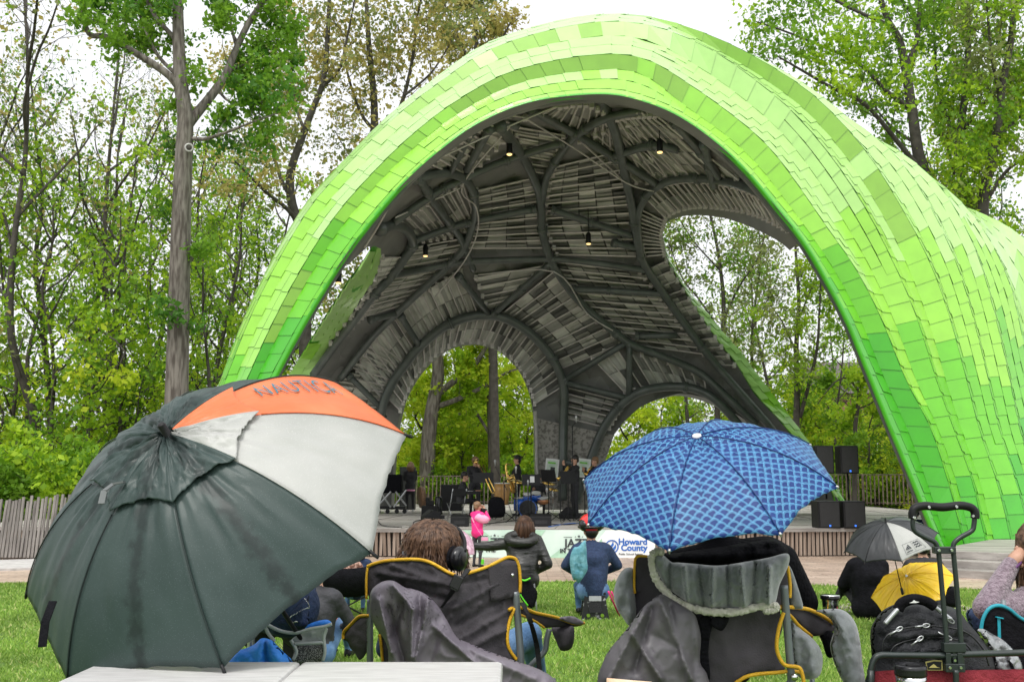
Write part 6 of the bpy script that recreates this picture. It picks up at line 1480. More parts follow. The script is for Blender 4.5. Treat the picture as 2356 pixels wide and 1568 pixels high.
M['ink2'] = M['ink']
def kmap(x, y): return ksurf(2, .5 + x, .78 - y, 1) + kn_ * .007
def kshape(pl, name): return MB().add([kmap(a, b) for a, b in pl], [tuple(range(len(pl)))]).build(name, M['ink2'], bk)
for x0, x1, y0, y1 in ((-.30, .36, .055, .060), (-.30, .36, -.165, -.16), (-.30, -.29, -.165, .06), (.35, .36, -.165, .06), (.03, .036, -.165, .06)): kshape([(x0, y0), (x1, y0), (x1, y1), (x0, y1)], 'printed_frame')
for k in range(3): kshape([(-.24 + k * .07, -.085), (-.19 + k * .07, -.085), (-.20 + k * .035 + .03 * k * .3, -.035 + k * .028), (-.235 + k * .045, -.05 + k * .028)], 'printed_stripe')
for k in range(3):
    for s_ in range(4): kshape([(.08 + s_ * .055, -.11 + k * .05 + .018 * (s_ % 2)), (.135 + s_ * .055, -.11 + k * .05 + .018 * ((s_ + 1) % 2)), (.135 + s_ * .055, -.085 + k * .05 + .018 * ((s_ + 1) % 2)), (.08 + s_ * .055, -.085 + k * .05 + .018 * (s_ % 2))], 'printed_wave')
text_mesh('adidas', .085, lambda x, y: kmap(-.26 + x, -.14 + y * .6), M['ink'], 'lettering', bk, .002)
qy = [4.4941, 11.4944, 0.4835, -1.01, 0.9574, 0.5336, 0.1562]
M['um_yellow'] = mat('yellow_nylon', (.88, .55, .01), .45, col2=(.95, .65, .02), vscale=7, coat=.2, trans=.2)
umbrella('yellow_umbrella', 'bright yellow umbrella resting on the grass below the black one', qy, .48, [M['um_yellow']], shaft=.45, crease=.010, sag=.05, tipl=.012, ferr=.02)
M['um_pink'] = mat('pink_floral_nylon', (.72, .42, .56), .5, col2=(.88, .66, .76), vscale=26, thresh=(.45, .55), trans=.3)
c_ = P(1012, 1256, 12.0)
umbrella('pink_umbrella', 'pale pink floral umbrella low behind the head of the child with headphones', [c_.x, c_.y, c_.z, .3, 1.2, .2, .25], .44, [M['um_pink']], shaft=.5, ferr=.03)
figure('person sitting under the pale pink umbrella behind the child with headphones', 1010, 12.4, 0, pi, 1.3, sit(.15, .3), top='pink2', legs='jeans', hair='hair_brown', voxel=.025)

# ------------------------------------------------------------ white folding table
M['table'] = mat('white_moulded_plastic', (.48, .47, .46), .5, col2=(.62, .61, .60), vscale=9, stretch=(1, 6, 1), coat=.15, bump=.12, bscale=160)
M['table'].node_tree.nodes['Principled BSDF'].inputs['Roughness'].default_value = .4
tz = P(1178, 1520, 3.0).z; tb_ = thing('folding_table', 'white plastic folding table in the foreground below the big umbrella', 'table', (-.62, 2.6, gz(2.6)))
xL, xR, xm = X(255, 3.0), X(1157, 3.0), (X(255, 3.0) + X(1157, 3.0)) / 2
for a_, b_ in ((xL, xm - .002), (xm + .002, xR)): MB().box(((a_ + b_) / 2, 2.62, tz - .022), (b_ - a_, .76, .044)).build('table_top', M['table'], tb_, bevel=.012)
for xx in (xL + .12, xR - .12):
    for yy in (2.32, 2.9): MB().tube([(xx, yy, gz(2.6) + .0), (xx, yy, tz - .04)], .014, 8).build('leg', M['metal'], tb_, True)
    MB().tube([(xx, 2.32, tz - .25), (xx, 2.9, tz - .25)], .010, 8).build('crossbar', M['metal'], tb_, True)

# ------------------------------------------------------------ camp chairs in the foreground
M['chair'] = mat('charcoal_canvas', (.048, .044, .050), .85, col2=(.078, .071, .080), vscale=5, bump=.2, bscale=160, spec=.2)
M['piping'] = mat('yellow_binding', (.62, .33, .01), .6, col2=(.78, .45, .02), vscale=25, bump=.3, bscale=120)
M['pole'] = mat('grey_steel_tube', (.16, .18, .19), .35, metal=.3, var=.15, vscale=5)
M['rain'] = mat('wet_mauve_raincoat', (.15, .13, .16), .5, col2=(.22, .195, .23), vscale=6, bump=.12, bscale=14, coat=.05)
def wet(m, sc=55, th=.36):
    nt = m.node_tree; N = nt.nodes; L = nt.links; b = N['Principled BSDF']; lk = b.inputs['Base Color'].links[0].from_socket
    tc = N.new('ShaderNodeTexCoord'); v = N.new('ShaderNodeTexNoise'); v.inputs['Scale'].default_value = sc; v.inputs['Detail'].default_value = 3; L.new(tc.outputs['Object'], v.inputs['Vector'])
    v2 = N.new('ShaderNodeTexNoise'); v2.inputs['Scale'].default_value = 3.5; L.new(tc.outputs['Object'], v2.inputs['Vector'])
    a = N.new('ShaderNodeMath'); a.operation = 'MULTIPLY_ADD'; L.new(v2.outputs[0], a.inputs[0]); a.inputs[1].default_value = -.55; a.inputs[2].default_value = th + .24
    t = N.new('ShaderNodeMath'); t.operation = 'LESS_THAN'; L.new(v.outputs[0], t.inputs[0]); L.new(a.outputs[0], t.inputs[1])
    mx = N.new('ShaderNodeMix'); mx.data_type = 'RGBA'; L.new(t.outputs[0], mx.inputs[0]); L.new(lk, mx.inputs[6]); mx.inputs[7].default_value = (.098, .086, .104, 1); L.new(mx.outputs[2], b.inputs['Base Color'])
M['rain2'] = mat('wet_grey_raincoat', (.085, .079, .088), .55, col2=(.12, .112, .124), vscale=6, bump=.12, bscale=14, coat=.05)
wet(M['rain'], 60, .33); wet(M['rain2'], 60, .34)
Y1 = 4.1
ch = thing('camp_chair', 'charcoal camp chair with yellow binding holding the child with headphones', 'camp chair', (X(1020, 4.3), 4.3, gz(4.3)), 'charcoal and yellow camp chairs')
sagY = lambda x0, x1, Y, k: (lambda a, b: Y - k * max(0, 1 - ((a - (x0 + x1) / 2) / ((x1 - x0) / 2)) ** 2))
cloth('back_panel', [(846, 1304), (862, 1296), (888, 1291), (925, 1287), (961, 1287), (985, 1293), (1006, 1303), (1030, 1316), (1048, 1323), (1076, 1320), (1118, 1305), (1150, 1290), (1170, 1283), (1187, 1287), (1194, 1304), (1196, 1335), (1194, 1362), (1184, 1372), (1183, 1400), (1171, 1433), (1168, 1467), (1174, 1495), (1188, 1516), (1186, 1600), (885, 1600), (880, 1517), (872, 1458), (858, 1420), (850, 1382), (846, 1340)],
      sagY(846, 1195, Y1, .07), M['chair'], ch, step=6, wr=.014, ws=55, folds=[(870, 1316, 1050, 1348, .024, 6), (880, 1340, 1030, 1378, -.020, 6), (1040, 1400, 1180, 1325, .018, 5), (1050, 1440, 1190, 1355, -.018, 6), (1060, 1470, 1185, 1395, .018, 5), (1080, 1490, 1180, 1440, .020, 6), (900, 1300, 1000, 1335, .022, 5), (1000, 1350, 1120, 1330, -.014, 6)])
def piping(nm, pts, Yf, parent, r=.007):
    q = crom(pts, 6); Y_ = Yf if callable(Yf) else (lambda a, b: Yf)
    return MB().tube([P(a, b, Y_(a, b) - .008) for a, b in q], r, 6).build(nm, M['piping'], parent, True)
sY = sagY(846, 1195, Y1, .07)
piping('binding', [(845, 1302), (862, 1295), (888, 1289), (925, 1286), (961, 1286), (985, 1291), (1006, 1301), (1030, 1315), (1048, 1322)], sY, ch)
piping('binding', [(1076, 1318), (1118, 1304), (1150, 1289), (1168, 1281), (1183, 1283), (1190, 1292), (1195, 1310), (1197, 1340), (1196, 1362)], sY, ch)
piping('binding', [(846, 1304), (843, 1330), (843, 1377)], sY, ch, .005); piping('binding', [(873, 1458), (877, 1485), (880, 1520)], sY, ch, .006)
piping('binding', [(1184, 1398), (1172, 1430), (1167, 1465), (1172, 1492), (1188, 1516)], sY, ch)
cloth('corner_pocket', [(1122, 1298), (1165, 1287), (1190, 1290), (1193, 1370), (1160, 1377), (1130, 1382), (1126, 1340)], lambda a, b: sY(a, b) - .012, M['chair'], ch, step=10, curve=False, thick=.01)
MB().lathe(P(1179, 1322, sY(1179, 0) - .03), [(.008, 0), (.007, .006), (.002, .008)], 12, (0, -1, 0)).build('rivet', M['chrome'], ch, True)
pipe('back_post', [(852, 1378), (851, 1450), (852, 1620)], Y1 + .01, .0135, M['pole'], ch, 10); pipe('back_post', [(1186, 1360), (1192, 1430), (1199, 1530), (1203, 1620)], Y1 - .01, .0145, M['pole'], ch, 10)
for a_, b_ in (((852, 1600), (1190, 1760)), ((1200, 1600), (860, 1760))): MB().tube([P(*a_, Y1), P(*b_, Y1 + .1)], .010, 8).build('cross_leg', M['pole'], ch, True)
for px_, yy in ((852, Y1), (1203, Y1), (870, Y1 + .6), (1270, Y1 + .55)): MB().tube([(X(px_, yy), yy, gz(yy)), (X(px_, yy), yy, gz(yy) + .45)], .012, 8).build('leg', M['pole'], ch, True)
def armpanel(parent, top, low, Ya, Yb, under=True):
    pass
xa = lambda x0, x1, ya, yb: (lambda a, b: ya + (yb - ya) * min(1, max(0, (a - x0) / (x1 - x0))))
cloth('armrest', [(1171, 1399), (1202, 1396), (1230, 1406), (1286, 1420), (1320, 1424), (1345, 1432), (1328, 1440), (1272, 1442), (1252, 1443), (1230, 1430), (1199, 1414)], xa(1171, 1345, Y1 - .02, Y1 + .45), M['chair'], ch, step=7, thick=.02, bulge=.015, bw=14)
cloth('armrest_lining', [(1286, 1421), (1315, 1416), (1334, 1424), (1343, 1432), (1325, 1436)], xa(1171, 1345, Y1 - .05, Y1 + .40), M['rain'], ch, step=6)
piping('binding', [(1171, 1402), (1180, 1398), (1202, 1397), (1230, 1408), (1262, 1415), (1286, 1421), (1320, 1433), (1344, 1432)], xa(1171, 1345, Y1 - .03, Y1 + .43), ch)
piping('binding', [(1199, 1414), (1225, 1425), (1240, 1434), (1252, 1443)], xa(1171, 1345, Y1 - .03, Y1 + .43), ch, .005)
cloth('cup_holder', [(1269, 1442), (1296, 1440), (1320, 1441), (1317, 1487), (1292, 1496), (1280, 1475)], Y1 + .33, M['chair'], ch, step=7, bulge=.04, bw=22, closed=True)
pipe('arm_strut', [(1264, 1446), (1258, 1470), (1254, 1495), (1240, 1512), (1222, 1530), (1205, 1560)], Y1 + .2, .012, M['pole'], ch, 8)
mbs = MB(); qq = crom([(1078, 1308, Y1 - .10), (1062, 1330, Y1 - .115), (1046, 1352, Y1 - .11), (1030, 1376, Y1 - .09), (1016, 1396, Y1 - .08)], 5)
for i in range(len(qq) - 1): mbs.bar(P(*qq[i]), P(*qq[i + 1]), .036 * (1 - .4 * i / len(qq)), .004)
mbs.build('strap', M['black'], ch); MB().box(P(1050, 1338, Y1 - .125), (.042, .014, .052), ry=.45).box(P(1045, 1352, Y1 - .122), (.036, .012, .018), ry=.45).build('buckle', M['black_gloss'], ch, bevel=.003)
mbs = MB(); qq = crom([(1201, 1385, Y1 - .03), (1214, 1412, Y1 - .06), (1224, 1440, Y1 - .05), (1236, 1490, Y1), (1243, 1560, Y1)], 5)
for i in range(len(qq) - 1): mbs.bar(P(*qq[i]), P(*qq[i + 1]), .020, .003)
mbs.build('strap', M['black'], ch)
xb = lambda a, b: Y1 + .02 + (846 - a) * .003
cloth('armrest', [(848, 1415), (827, 1417), (808, 1436), (792, 1453), (790, 1469), (800, 1476), (806, 1490), (816, 1500), (828, 1517), (846, 1494), (850, 1450)], xb, M['chair'], ch, step=7, thick=.02, bulge=.03, bw=16, wr=.01, ws=16)
piping('binding', [(848, 1415), (827, 1417), (808, 1435), (791, 1453), (790, 1469)], lambda a, b: xb(a, b) - .01, ch)
rcj = cloth('raincoat', [(851, 1385), (852, 1365), (860, 1350), (880, 1337), (905, 1335), (933, 1351), (950, 1354), (978, 1365), (1006, 1391), (1028, 1425), (1051, 1464), (1085, 1480), (1118, 1494), (1174, 1515), (1230, 1534), (1270, 1556), (1300, 1600), (1300, 1680), (880, 1680), (893, 1525), (888, 1478), (866, 1445), (853, 1415)],
      Y1 - .16, M['rain'], None, step=4, thick=.02, bulge=.06, bw=30, wr=.010, ws=60, folds=[(905, 1345, 950, 1400, .05, 7), (948, 1400, 946, 1510, .06, 7), (895, 1400, 930, 1520, -.05, 8), (925, 1385, 905, 1460, -.045, 7), (985, 1380, 955, 1520, .055, 7), (872, 1380, 900, 1500, .04, 6), (1000, 1440, 1110, 1540, .03, 7), (1010, 1420, 990, 1520, -.02, 14), (1050, 1480, 1230, 1560, .02, 12), (1070, 1470, 1080, 1500, -.02, 8), (965, 1370, 970, 1450, -.03, 8)])
tag(rcj, 'damp mauve grey raincoat draped over the back of the left camp chair', 'raincoat')
# child with headphones
YH = 4.42
rk_ = thing('person', 'child with messy brown hair wearing headphones in the left camp chair', 'person', P(1003, 1400, YH))
sc = Vector
hd = P(1002, 1262, YH); caps = []
def cp(a, b, ra, rb, m): caps.append((tuple(a), tuple(b), ra, rb, m))
cp(hd + Vector((0, 0, -.01)), hd + Vector((0, 0, .03)), .088, .09, 2); cp(hd + Vector((0, .05, -.06)), hd + Vector((0, .05, -.08)), .055, .045, 2); cp(hd + Vector((0, .1, 0)), hd + Vector((0, .11, -.02)), .012, .016, 2)
nk = hd + Vector((0, .0, -.15)); cp(hd + Vector((0, 0, -.06)), nk, .05, .055, 2)
ch_ = nk + Vector((0, .0, -.16)); pv_ = ch_ + Vector((0, .08, -.26))
cp(nk + Vector((0, 0, -.03)), ch_, .07, .12, 0); cp(nk + Vector((-.13, 0, -.05)), nk + Vector((.13, 0, -.05)), .06, .06, 0); cp(ch_, pv_, .12, .125, 0)
for s_ in (-1, 1):
    sh = nk + Vector((s_ * .16, 0, -.06)); el = sh + Vector((s_ * .06, .06, -.22)); wr = el + Vector((0, .22, .02)); cp(sh, el, .05, .042, 0); cp(el, wr, .04, .03, 0)
    kn = P(1218 if s_ > 0 else 930, 1458 if s_ > 0 else 1480, YH + .42); an = P(1240 if s_ > 0 else 930, 1560, YH + .55); cp(pv_ + Vector((s_ * .08, 0, 0)), kn, .08, .062, 1); cp(kn, an, .058, .042, 1); cp(an, an + Vector((0, .14, -.03)), .04, .03, 3)
merge_caps(caps, .014, 'body', HM('navy', 'jeans', 'skin'), rk_, [(hd + Vector((q * .035, .085, .0)), .012) for q in (-1, 1)], hand_parts(wr, Vector((0, 1, 0)), Vector((1, 0, 0)), None, .85, .8, 2) + hand_parts(wr - Vector((.44, 0, 0)), Vector((0, 1, 0)), Vector((1, 0, 0)), None, .85, .8, 2))
def hairdo(parent, c, rad, n, seed, mt, drop, crown=(0, 0, 1), r0=.0035, mess=.12):
    rg2 = np.random.default_rng(seed); mb = MB(); mb.ball(c, tuple(x * .94 for x in rad), 20)
    cw = Vector(crown).normalized()
    for k in range(n):
        a = rg2.uniform(0, 2 * pi); st = rg2.uniform(.02, .75); u = cw.orthogonal().normalized(); w = cw.cross(u); out = u * cos(a) + w * sin(a)
        pts = []; m_ = 7; L = rg2.uniform(.9, 1.7) * drop
        for i in range(m_):
            t = st + i / (m_ - 1) * L; d = cw * cos(t) + out * sin(t); jit = Vector(rg2.normal(0, mess * .05, 3)) * (i / m_)
            p = Vector((c[0] + d.x * rad[0], c[1] + d.y * rad[1], c[2] + d.z * rad[2])) * 1.0
            if t > 1.75: p = Vector((pts[-1].x, pts[-1].y, pts[-1].z - .02))
            lift = .004 + rg2.uniform(0, .010)
            pts.append(p + d * lift + jit)
        mb.tube(pts, [r0, r0 * 1.5, r0 * 1.6, r0 * 1.5, r0 * 1.3, r0, r0 * .3], 4, cap=False)
    return mb.build('hair', mt, parent, True)
M['hair_strand'] = mat('brown_hair_strands', (.028, .013, .007), .42, col2=(.17, .095, .058), vscale=45, spec=.3)
hairdo(rk_, hd + Vector((-.012, -.006, .006)), (.117, .118, .108), 950, 4, M['hair_strand'], 1.35, (.02, -.25, 1), r0=.0034, mess=.16)
for k in range(26):
    rg3 = random.Random(k); b0 = hd + Vector((rg3.uniform(-.05, .09), rg3.uniform(-.05, .05), .125)); tip = b0 + Vector((rg3.uniform(-.05, .06), rg3.uniform(-.03, .03), rg3.uniform(.005, .03)))
    pass
hpn = thing('headphones', 'black over-ear headphones on the child in the left camp chair', 'headphones', hd)
for s_, (px_, py_) in ((1, (1060, 1284)), (-1, (933, 1286))):
    c = P(px_, py_, YH - (.12 if s_ > 0 else .05)); ax = Vector((s_ * .85, -.5 if s_ > 0 else -.2, 0)).normalized()
    MB().lathe(c - ax * .03, [(.030, 0), (.048, .004), (.052, .02), (.050, .034), (.036, .046), (.012, .048)], 24, ax).build('ear_cup', M['black_gloss'], hpn, True)
    MB().lathe(c - ax * .045, [(.036, 0), (.052, .006), (.050, .018)], 24, ax).build('ear_pad', M['black_cloth'], hpn, True)
arc_ = [P(a_, b_, YH + c_) for a_, b_, c_ in crom([(931, 1276, 0), (930, 1240, .03), (950, 1212, .06), (1000, 1200, .06), (1048, 1212, .03), (1068, 1240, -.05), (1068, 1268, -.12)], 5)]
MB().tube(arc_, .009, 8).build('headband', M['black'], hpn, True)
# ---- right camp chair
Y2 = 4.05
c2 = thing('camp_chair', 'charcoal camp chair with yellow binding under the blue umbrella', 'camp chair', (X(1640, 4.2), 4.2, gz(4.2)), 'charcoal and yellow camp chairs')
s2 = sagY(1460, 1818, Y2, .08)
cloth('back_panel', [(1461, 1284), (1480, 1280), (1500, 1283), (1560, 1310), (1640, 1325), (1720, 1315), (1790, 1290), (1812, 1290), (1816, 1340), (1806, 1368), (1795, 1400), (1801, 1439), (1790, 1481), (1795, 1523), (1807, 1537), (1780, 1546), (1739, 1547), (1700, 1566), (1690, 1640), (1480, 1640), (1462, 1500), (1462, 1400)], s2, M['chair'], c2, step=10, wr=.010, ws=60, folds=[(1640, 1420, 1700, 1560, .01, 12), (1720, 1420, 1690, 1540, -.008, 14)])
cloth('corner_pocket', [(1460, 1285), (1499, 1283), (1512, 1330), (1522, 1363), (1493, 1364), (1461, 1360)], Y2 - .02, M['chair'], c2, step=8, curve=False)
pipe('back_post', [(1468, 1350), (1467, 1420), (1466, 1620)], Y2 + .01, .0135, M['pole'], c2, 10); pipe('back_post', [(1804, 1346), (1808, 1400), (1814, 1475), (1820, 1548), (1824, 1620)], Y2 - .10, .0155, M['pole'], c2, 10)
for px_, yy in ((1466, Y2), (1824, Y2 - .1), (1490, Y2 + .6), (1850, Y2 + .55)): MB().tube([(X(px_, yy), yy, gz(yy)), (X(px_, yy), yy, gz(yy) + .5)], .012, 8).build('leg', M['pole'], c2, True)
piping('binding', [(1499, 1281), (1480, 1278), (1464, 1281), (1460, 1300), (1459, 1345), (1461, 1364)], Y2 - .02, c2, .0055)
piping('binding', [(1812, 1302), (1816, 1327), (1818, 1350), (1817, 1374)], Y2 - .05, c2, .007)
xr = xa(1788, 1920, Y2 - .08, Y2 + .40)
piping('binding', [(1788, 1397), (1805, 1395), (1823, 1396), (1860, 1401), (1896, 1418), (1921, 1435)], lambda a, b: xr(a, b) - .03, c2, .0085)
piping('binding', [(1800, 1400), (1821, 1418), (1840, 1440), (1868, 1463)], lambda a, b: xr(a, b) - .035, c2, .007)
piping('binding', [(1803, 1408), (1799, 1420), (1792, 1444), (1787, 1478), (1790, 1503), (1805, 1528), (1837, 1534), (1846, 1550), (1850, 1575)], Y2 - .12, c2, .0075)
piping('binding', [(1692, 1570), (1715, 1556), (1739, 1550), (1770, 1547), (1795, 1545), (1820, 1542), (1840, 1545)], Y2 - .09, c2, .0075)
MB().lathe(P(1826, 1556, Y2 - .13), [(.013, 0), (.013, .014)], 14, (0, -1, 0)).build('rivet', M['chrome'], c2, True); pipe('cross_leg', [(1826, 1556), (1790, 1600)], Y2 - .1, .011, M['pole'], c2, 8)
cloth('armrest', [(1800, 1399), (1823, 1398), (1860, 1403), (1896, 1420), (1920, 1437), (1916, 1452), (1891, 1460), (1868, 1461), (1846, 1440), (1822, 1419)], xr, M['chair'], c2, step=7, thick=.02, bulge=.02, bw=18)
cloth('arm_pocket', [(1886, 1458), (1914, 1450), (1920, 1480), (1916, 1510), (1902, 1508), (1893, 1480)], Y2 + .32, M['black_cloth'], c2, step=7, thick=.02, bulge=.02, bw=10)
cloth('strap_ruffle', [(1608, 1425), (1625, 1412), (1640, 1430), (1634, 1460), (1630, 1500), (1634, 1560), (1618, 1564), (1610, 1500), (1612, 1450)], Y2 - .14, M['black_cloth'], c2, step=5, thick=.01, folds=[(1605, 1440 + 12 * k, 1640, 1444 + 12 * k, .008, 3) for k in range(10)])
cloth('strap_patch', [(1640, 1418), (1655, 1412), (1677, 1418), (1670, 1440), (1658, 1450), (1636, 1436)], Y2 - .16, M['black_cloth'], c2, step=6)
# adult in black under the blue umbrella
pa = thing('person', 'person in black hooded top in the right camp chair under the blue umbrella', 'person', P(1660, 1400, 4.35))
YA = 4.34; caps = []
nk = P(1655, 1262, YA + .05); hd2 = P(1640, 1195, YA + .08); ch_ = P(1680, 1345, YA); pv_ = P(1650, 1500, YA + .12)
cp(hd2, hd2 + Vector((0, 0, .05)), .092, .09, 2); cp(hd2 + Vector((0, .05, -.08)), hd2 + Vector((0, .06, -.1)), .05, .04, 2); cp(hd2 + Vector((0, -.0, -.06)), nk, .056, .06, 2)
cp(P(1600, 1298, YA), P(1765, 1282, YA), .085, .095, 0); cp(nk, ch_, .09, .17, 0); cp(P(1610, 1340, YA), P(1740, 1340, YA), .14, .14, 0); cp(ch_, pv_, .17, .17, 0)
shr = P(1795, 1290, YA - .02); elr = P(1852, 1385, YA + .05); cp(P(1770, 1285, YA), shr, .075, .08, 0); cp(shr, elr, .078, .06, 0); wr = elr + Vector((-.05, .28, .05)); cp(elr, wr, .055, .035, 0)
shl = P(1560, 1300, YA); ell = P(1500, 1390, YA + .05); wl = ell + Vector((.1, .28, .06)); cp(P(1600, 1295, YA), shl, .07, .075, 0); cp(shl, ell, .07, .055, 0); cp(ell, wl, .05, .035, 0)
for s_ in (-1, 1):
    hp_ = pv_ + Vector((s_ * .1, 0, 0)); kn = hp_ + Vector((s_ * .08, .48, .02)); an = Vector((kn.x, kn.y + .05, gz(kn.y) + .09)); cp(hp_, kn, .09, .065, 1); cp(kn, an, .06, .042, 1); cp(an + Vector((0, 0, -.05)), an + Vector((0, .15, -.055)), .04, .03, 3)
merge_caps(caps, .016, 'body', HM('black_cloth', 'black_wear', 'skin2'), pa, [], hand_parts(wr, wr - elr, Vector((0, 0, 1)), None, 1, .9, 2) + hand_parts(wl, wl - ell, Vector((0, 0, 1)), None, 1, .9, 2))
cloth('hood', [(1513, 1266), (1541, 1272), (1590, 1266), (1650, 1258), (1720, 1247), (1780, 1240), (1812, 1258), (1806, 1284), (1760, 1300), (1690, 1300), (1600, 1300), (1545, 1296), (1518, 1282)], YA - .12, M['black_cloth'], pa, step=8, bulge=.07, bw=22, closed=True, wr=.015, ws=30, folds=[(1540, 1285, 1790, 1270, .02, 6), (1600, 1270, 1780, 1258, -.015, 6)])
hb = MB(); hb.ball(hd2 + Vector((0, -.02, .02)), (.115, .11, .115), 16); hb.build('hair', M['hair_brown'], pa, True)
# fleece lined grey hoodie hung on the chair back
M['velvet'] = mat('grey_velvet', (.125, .140, .148), .8, col2=(.23, .245, .25), vscale=7, bump=.3, bscale=25, sheen=.5)
M['sherpa'] = mat('cream_sherpa', (.42, .40, .34), .95, col2=(.62, .60, .52), vscale=40, bump=1.0, bscale=45, sheen=.3)
jk = thing('hooded_jacket', 'grey velvet jacket with cream sherpa edge hung over the right camp chair', 'jacket', P(1650, 1400, Y2 - .1))
jY = lambda a, b: Y2 - .15
jf = [(1540 + k * 33, 1296 + (k % 2) * 8, 1545 + k * 31 + (k % 3) * 6, 1392, (.06 if k % 2 else -.045), 6) for k in range(8)]
cloth('hood', [(1508, 1272), (1526, 1276), (1545, 1292), (1562, 1293), (1599, 1296), (1653, 1300), (1711, 1292), (1767, 1282), (1806, 1272), (1817, 1280), (1812, 1305), (1794, 1344), (1787, 1376), (1780, 1388), (1756, 1393), (1700, 1400), (1655, 1398), (1599, 1392), (1560, 1370), (1530, 1345), (1512, 1312), (1503, 1288)], jY, M['velvet'], jk, step=4, thick=.02, bulge=.05, bw=28, wr=.012, ws=30, folds=jf)
def rough_tube(name, pts, Y, r, mt, parent, seed=1):
    q = crom(pts, 10); rg2 = random.Random(seed); rr = [r * rg2.uniform(.82, 1.2) for _ in q]
    for k in range(2): rr[k] *= .6; rr[-1 - k] *= .6
    return MB().tube([P(a, b, (Y(a, b) if callable(Y) else Y) - .03) for a, b in q], rr, 12).build(name, mt, parent, True)
rough_tube('sherpa_edge', [(1528, 1272), (1512, 1268), (1500, 1278), (1500, 1300), (1509, 1330), (1528, 1356), (1555, 1380), (1590, 1397), (1625, 1405), (1662, 1408), (1700, 1406), (1735, 1397), (1762, 1392), (1786, 1393), (1780, 1402), (1755, 1404)], jY, .0145, M['sherpa'], jk)
cloth('left_sleeve', [(1458, 1309), (1440, 1306), (1424, 1322), (1414, 1350), (1412, 1372), (1420, 1400), (1432, 1418), (1448, 1439), (1460, 1428), (1464, 1400), (1460, 1350)], Y2 + .0, M['velvet'], jk, step=6, bulge=.06, bw=22, closed=True, wr=.012, ws=16, folds=[(1452, 1325, 1432, 1395, -.02, 5), (1440, 1340, 1455, 1430, .02, 5)])
cloth('body_panel', [(1821, 1421), (1840, 1444), (1868, 1466), (1888, 1492), (1893, 1523), (1886, 1552), (1866, 1562), (1838, 1556), (1826, 1530), (1820, 1480)], Y2 + .05, M['velvet'], jk, step=7, bulge=.06, bw=24, closed=True, wr=.012, ws=20, folds=[(1835, 1440, 1850, 1550, -.02, 6), (1860, 1470, 1870, 1550, .018, 5)])
cloth('side_panel', [(1812, 1300), (1822, 1310), (1836, 1350), (1848, 1395), (1836, 1400), (1820, 1396), (1818, 1350)], Y2 + .02, M['velvet'], jk, step=6, bulge=.02, bw=10)
cloth('right_sleeve', [(1877, 1404), (1902, 1400), (1932, 1400), (1953, 1411), (1970, 1436), (1979, 1475), (1984, 1520), (1990, 1580), (1960, 1590), (1938, 1564), (1918, 1520), (1910, 1483), (1918, 1450), (1914, 1428), (1896, 1412)], Y2 + .12, M['velvet'], jk, step=7, bulge=.08, bw=26, closed=True, wr=.014, ws=22, folds=[(1912, 1420, 1945, 1550, -.025, 6), (1925, 1425, 1965, 1520, .02, 6), (1900, 1402, 1950, 1430, -.015, 5)])
rj = cloth('raincoat', [(1522, 1366), (1500, 1378), (1476, 1400), (1445, 1442), (1403, 1492), (1387, 1523), (1374, 1568), (1370, 1690), (1640, 1690), (1630, 1562), (1611, 1523), (1613, 1467), (1606, 1433), (1597, 1411), (1570, 1392), (1543, 1376)], Y2 - .20, M['rain2'], None, step=5, thick=.02, bulge=.07, bw=40, wr=.010, ws=80, folds=[(1520, 1380, 1590, 1560, .05, 9), (1480, 1410, 1400, 1560, .045, 9), (1540, 1390, 1560, 1500, -.035, 8), (1450, 1450, 1520, 1560, .04, 8), (1500, 1400, 1460, 1540, -.04, 9), (1590, 1420, 1600, 1560, -.02, 8), (1500, 1460, 1580, 1500, -.015, 14)])
tag(rj, 'wet dark grey raincoat spread over the left side of the right camp chair', 'raincoat')
tag(cloth('printed_card', [(1396, 1558), (1440, 1562), (1500, 1567), (1500, 1600), (1392, 1600)], Y2 - .32, mat('printed_card', (.75, .32, .12), .5, col2=(.8, .75, .6), vscale=9), None, step=12, curve=False), 'orange and cream printed card at the lower edge of the right raincoat', 'card')
mg = thing('travel_mug', 'steel travel mug with black lid on the arm of the right camp chair', 'mug', P(1911, 1402, 4.35))
c = P(1911, 1402, 4.35)
MB().lathe(c, [(.033, 0), (.034, .03), (.036, .05), (.038, .052), (.039, .062)], 28).build('body', M['chrome'], mg, True); MB().lathe(c + Vector((0, 0, .044)), [(.039, 0), (.0405, .004), (.0405, .016), (.036, .018), (.034, .010), (.001, .008)], 28).build('lid', M['black_gloss'], mg, True)

# ------------------------------------------------------------ wagon, backpack, mug, purple fleece
YW = 4.0
wg = thing('folding_wagon', 'red folding wagon with black frame and tall black pull handle', 'wagon', P(2180, 1700, YW + .3))
M['wgrey'] = mat('frame_black_green', (.018, .026, .024), .4, var=.2, coat=.1); M['redcloth'] = mat('dark_red_canvas', (.22, .012, .025), .8, col2=(.32, .03, .045), vscale=10, bump=.5, bscale=120)
pipe('grip', [(2100, 1192), (2100, 1178), (2106, 1168), (2128, 1163), (2169, 1166), (2208, 1162), (2234, 1167), (2243, 1178), (2243, 1192)], YW, .0165, M['black'], wg, 12)
for pts in ([(2101, 1190), (2100, 1205), (2106, 1222), (2130, 1236), (2150, 1246), (2157, 1258), (2160, 1275), (2168, 1360), (2178, 1480), (2180, 1540)], [(2242, 1190), (2241, 1205), (2236, 1220), (2212, 1234), (2198, 1245), (2193, 1256), (2194, 1275), (2202, 1360), (2211, 1480), (2213, 1540)]): pipe('handle_tube', pts, YW, .0098, M['wgrey'], wg, 10)
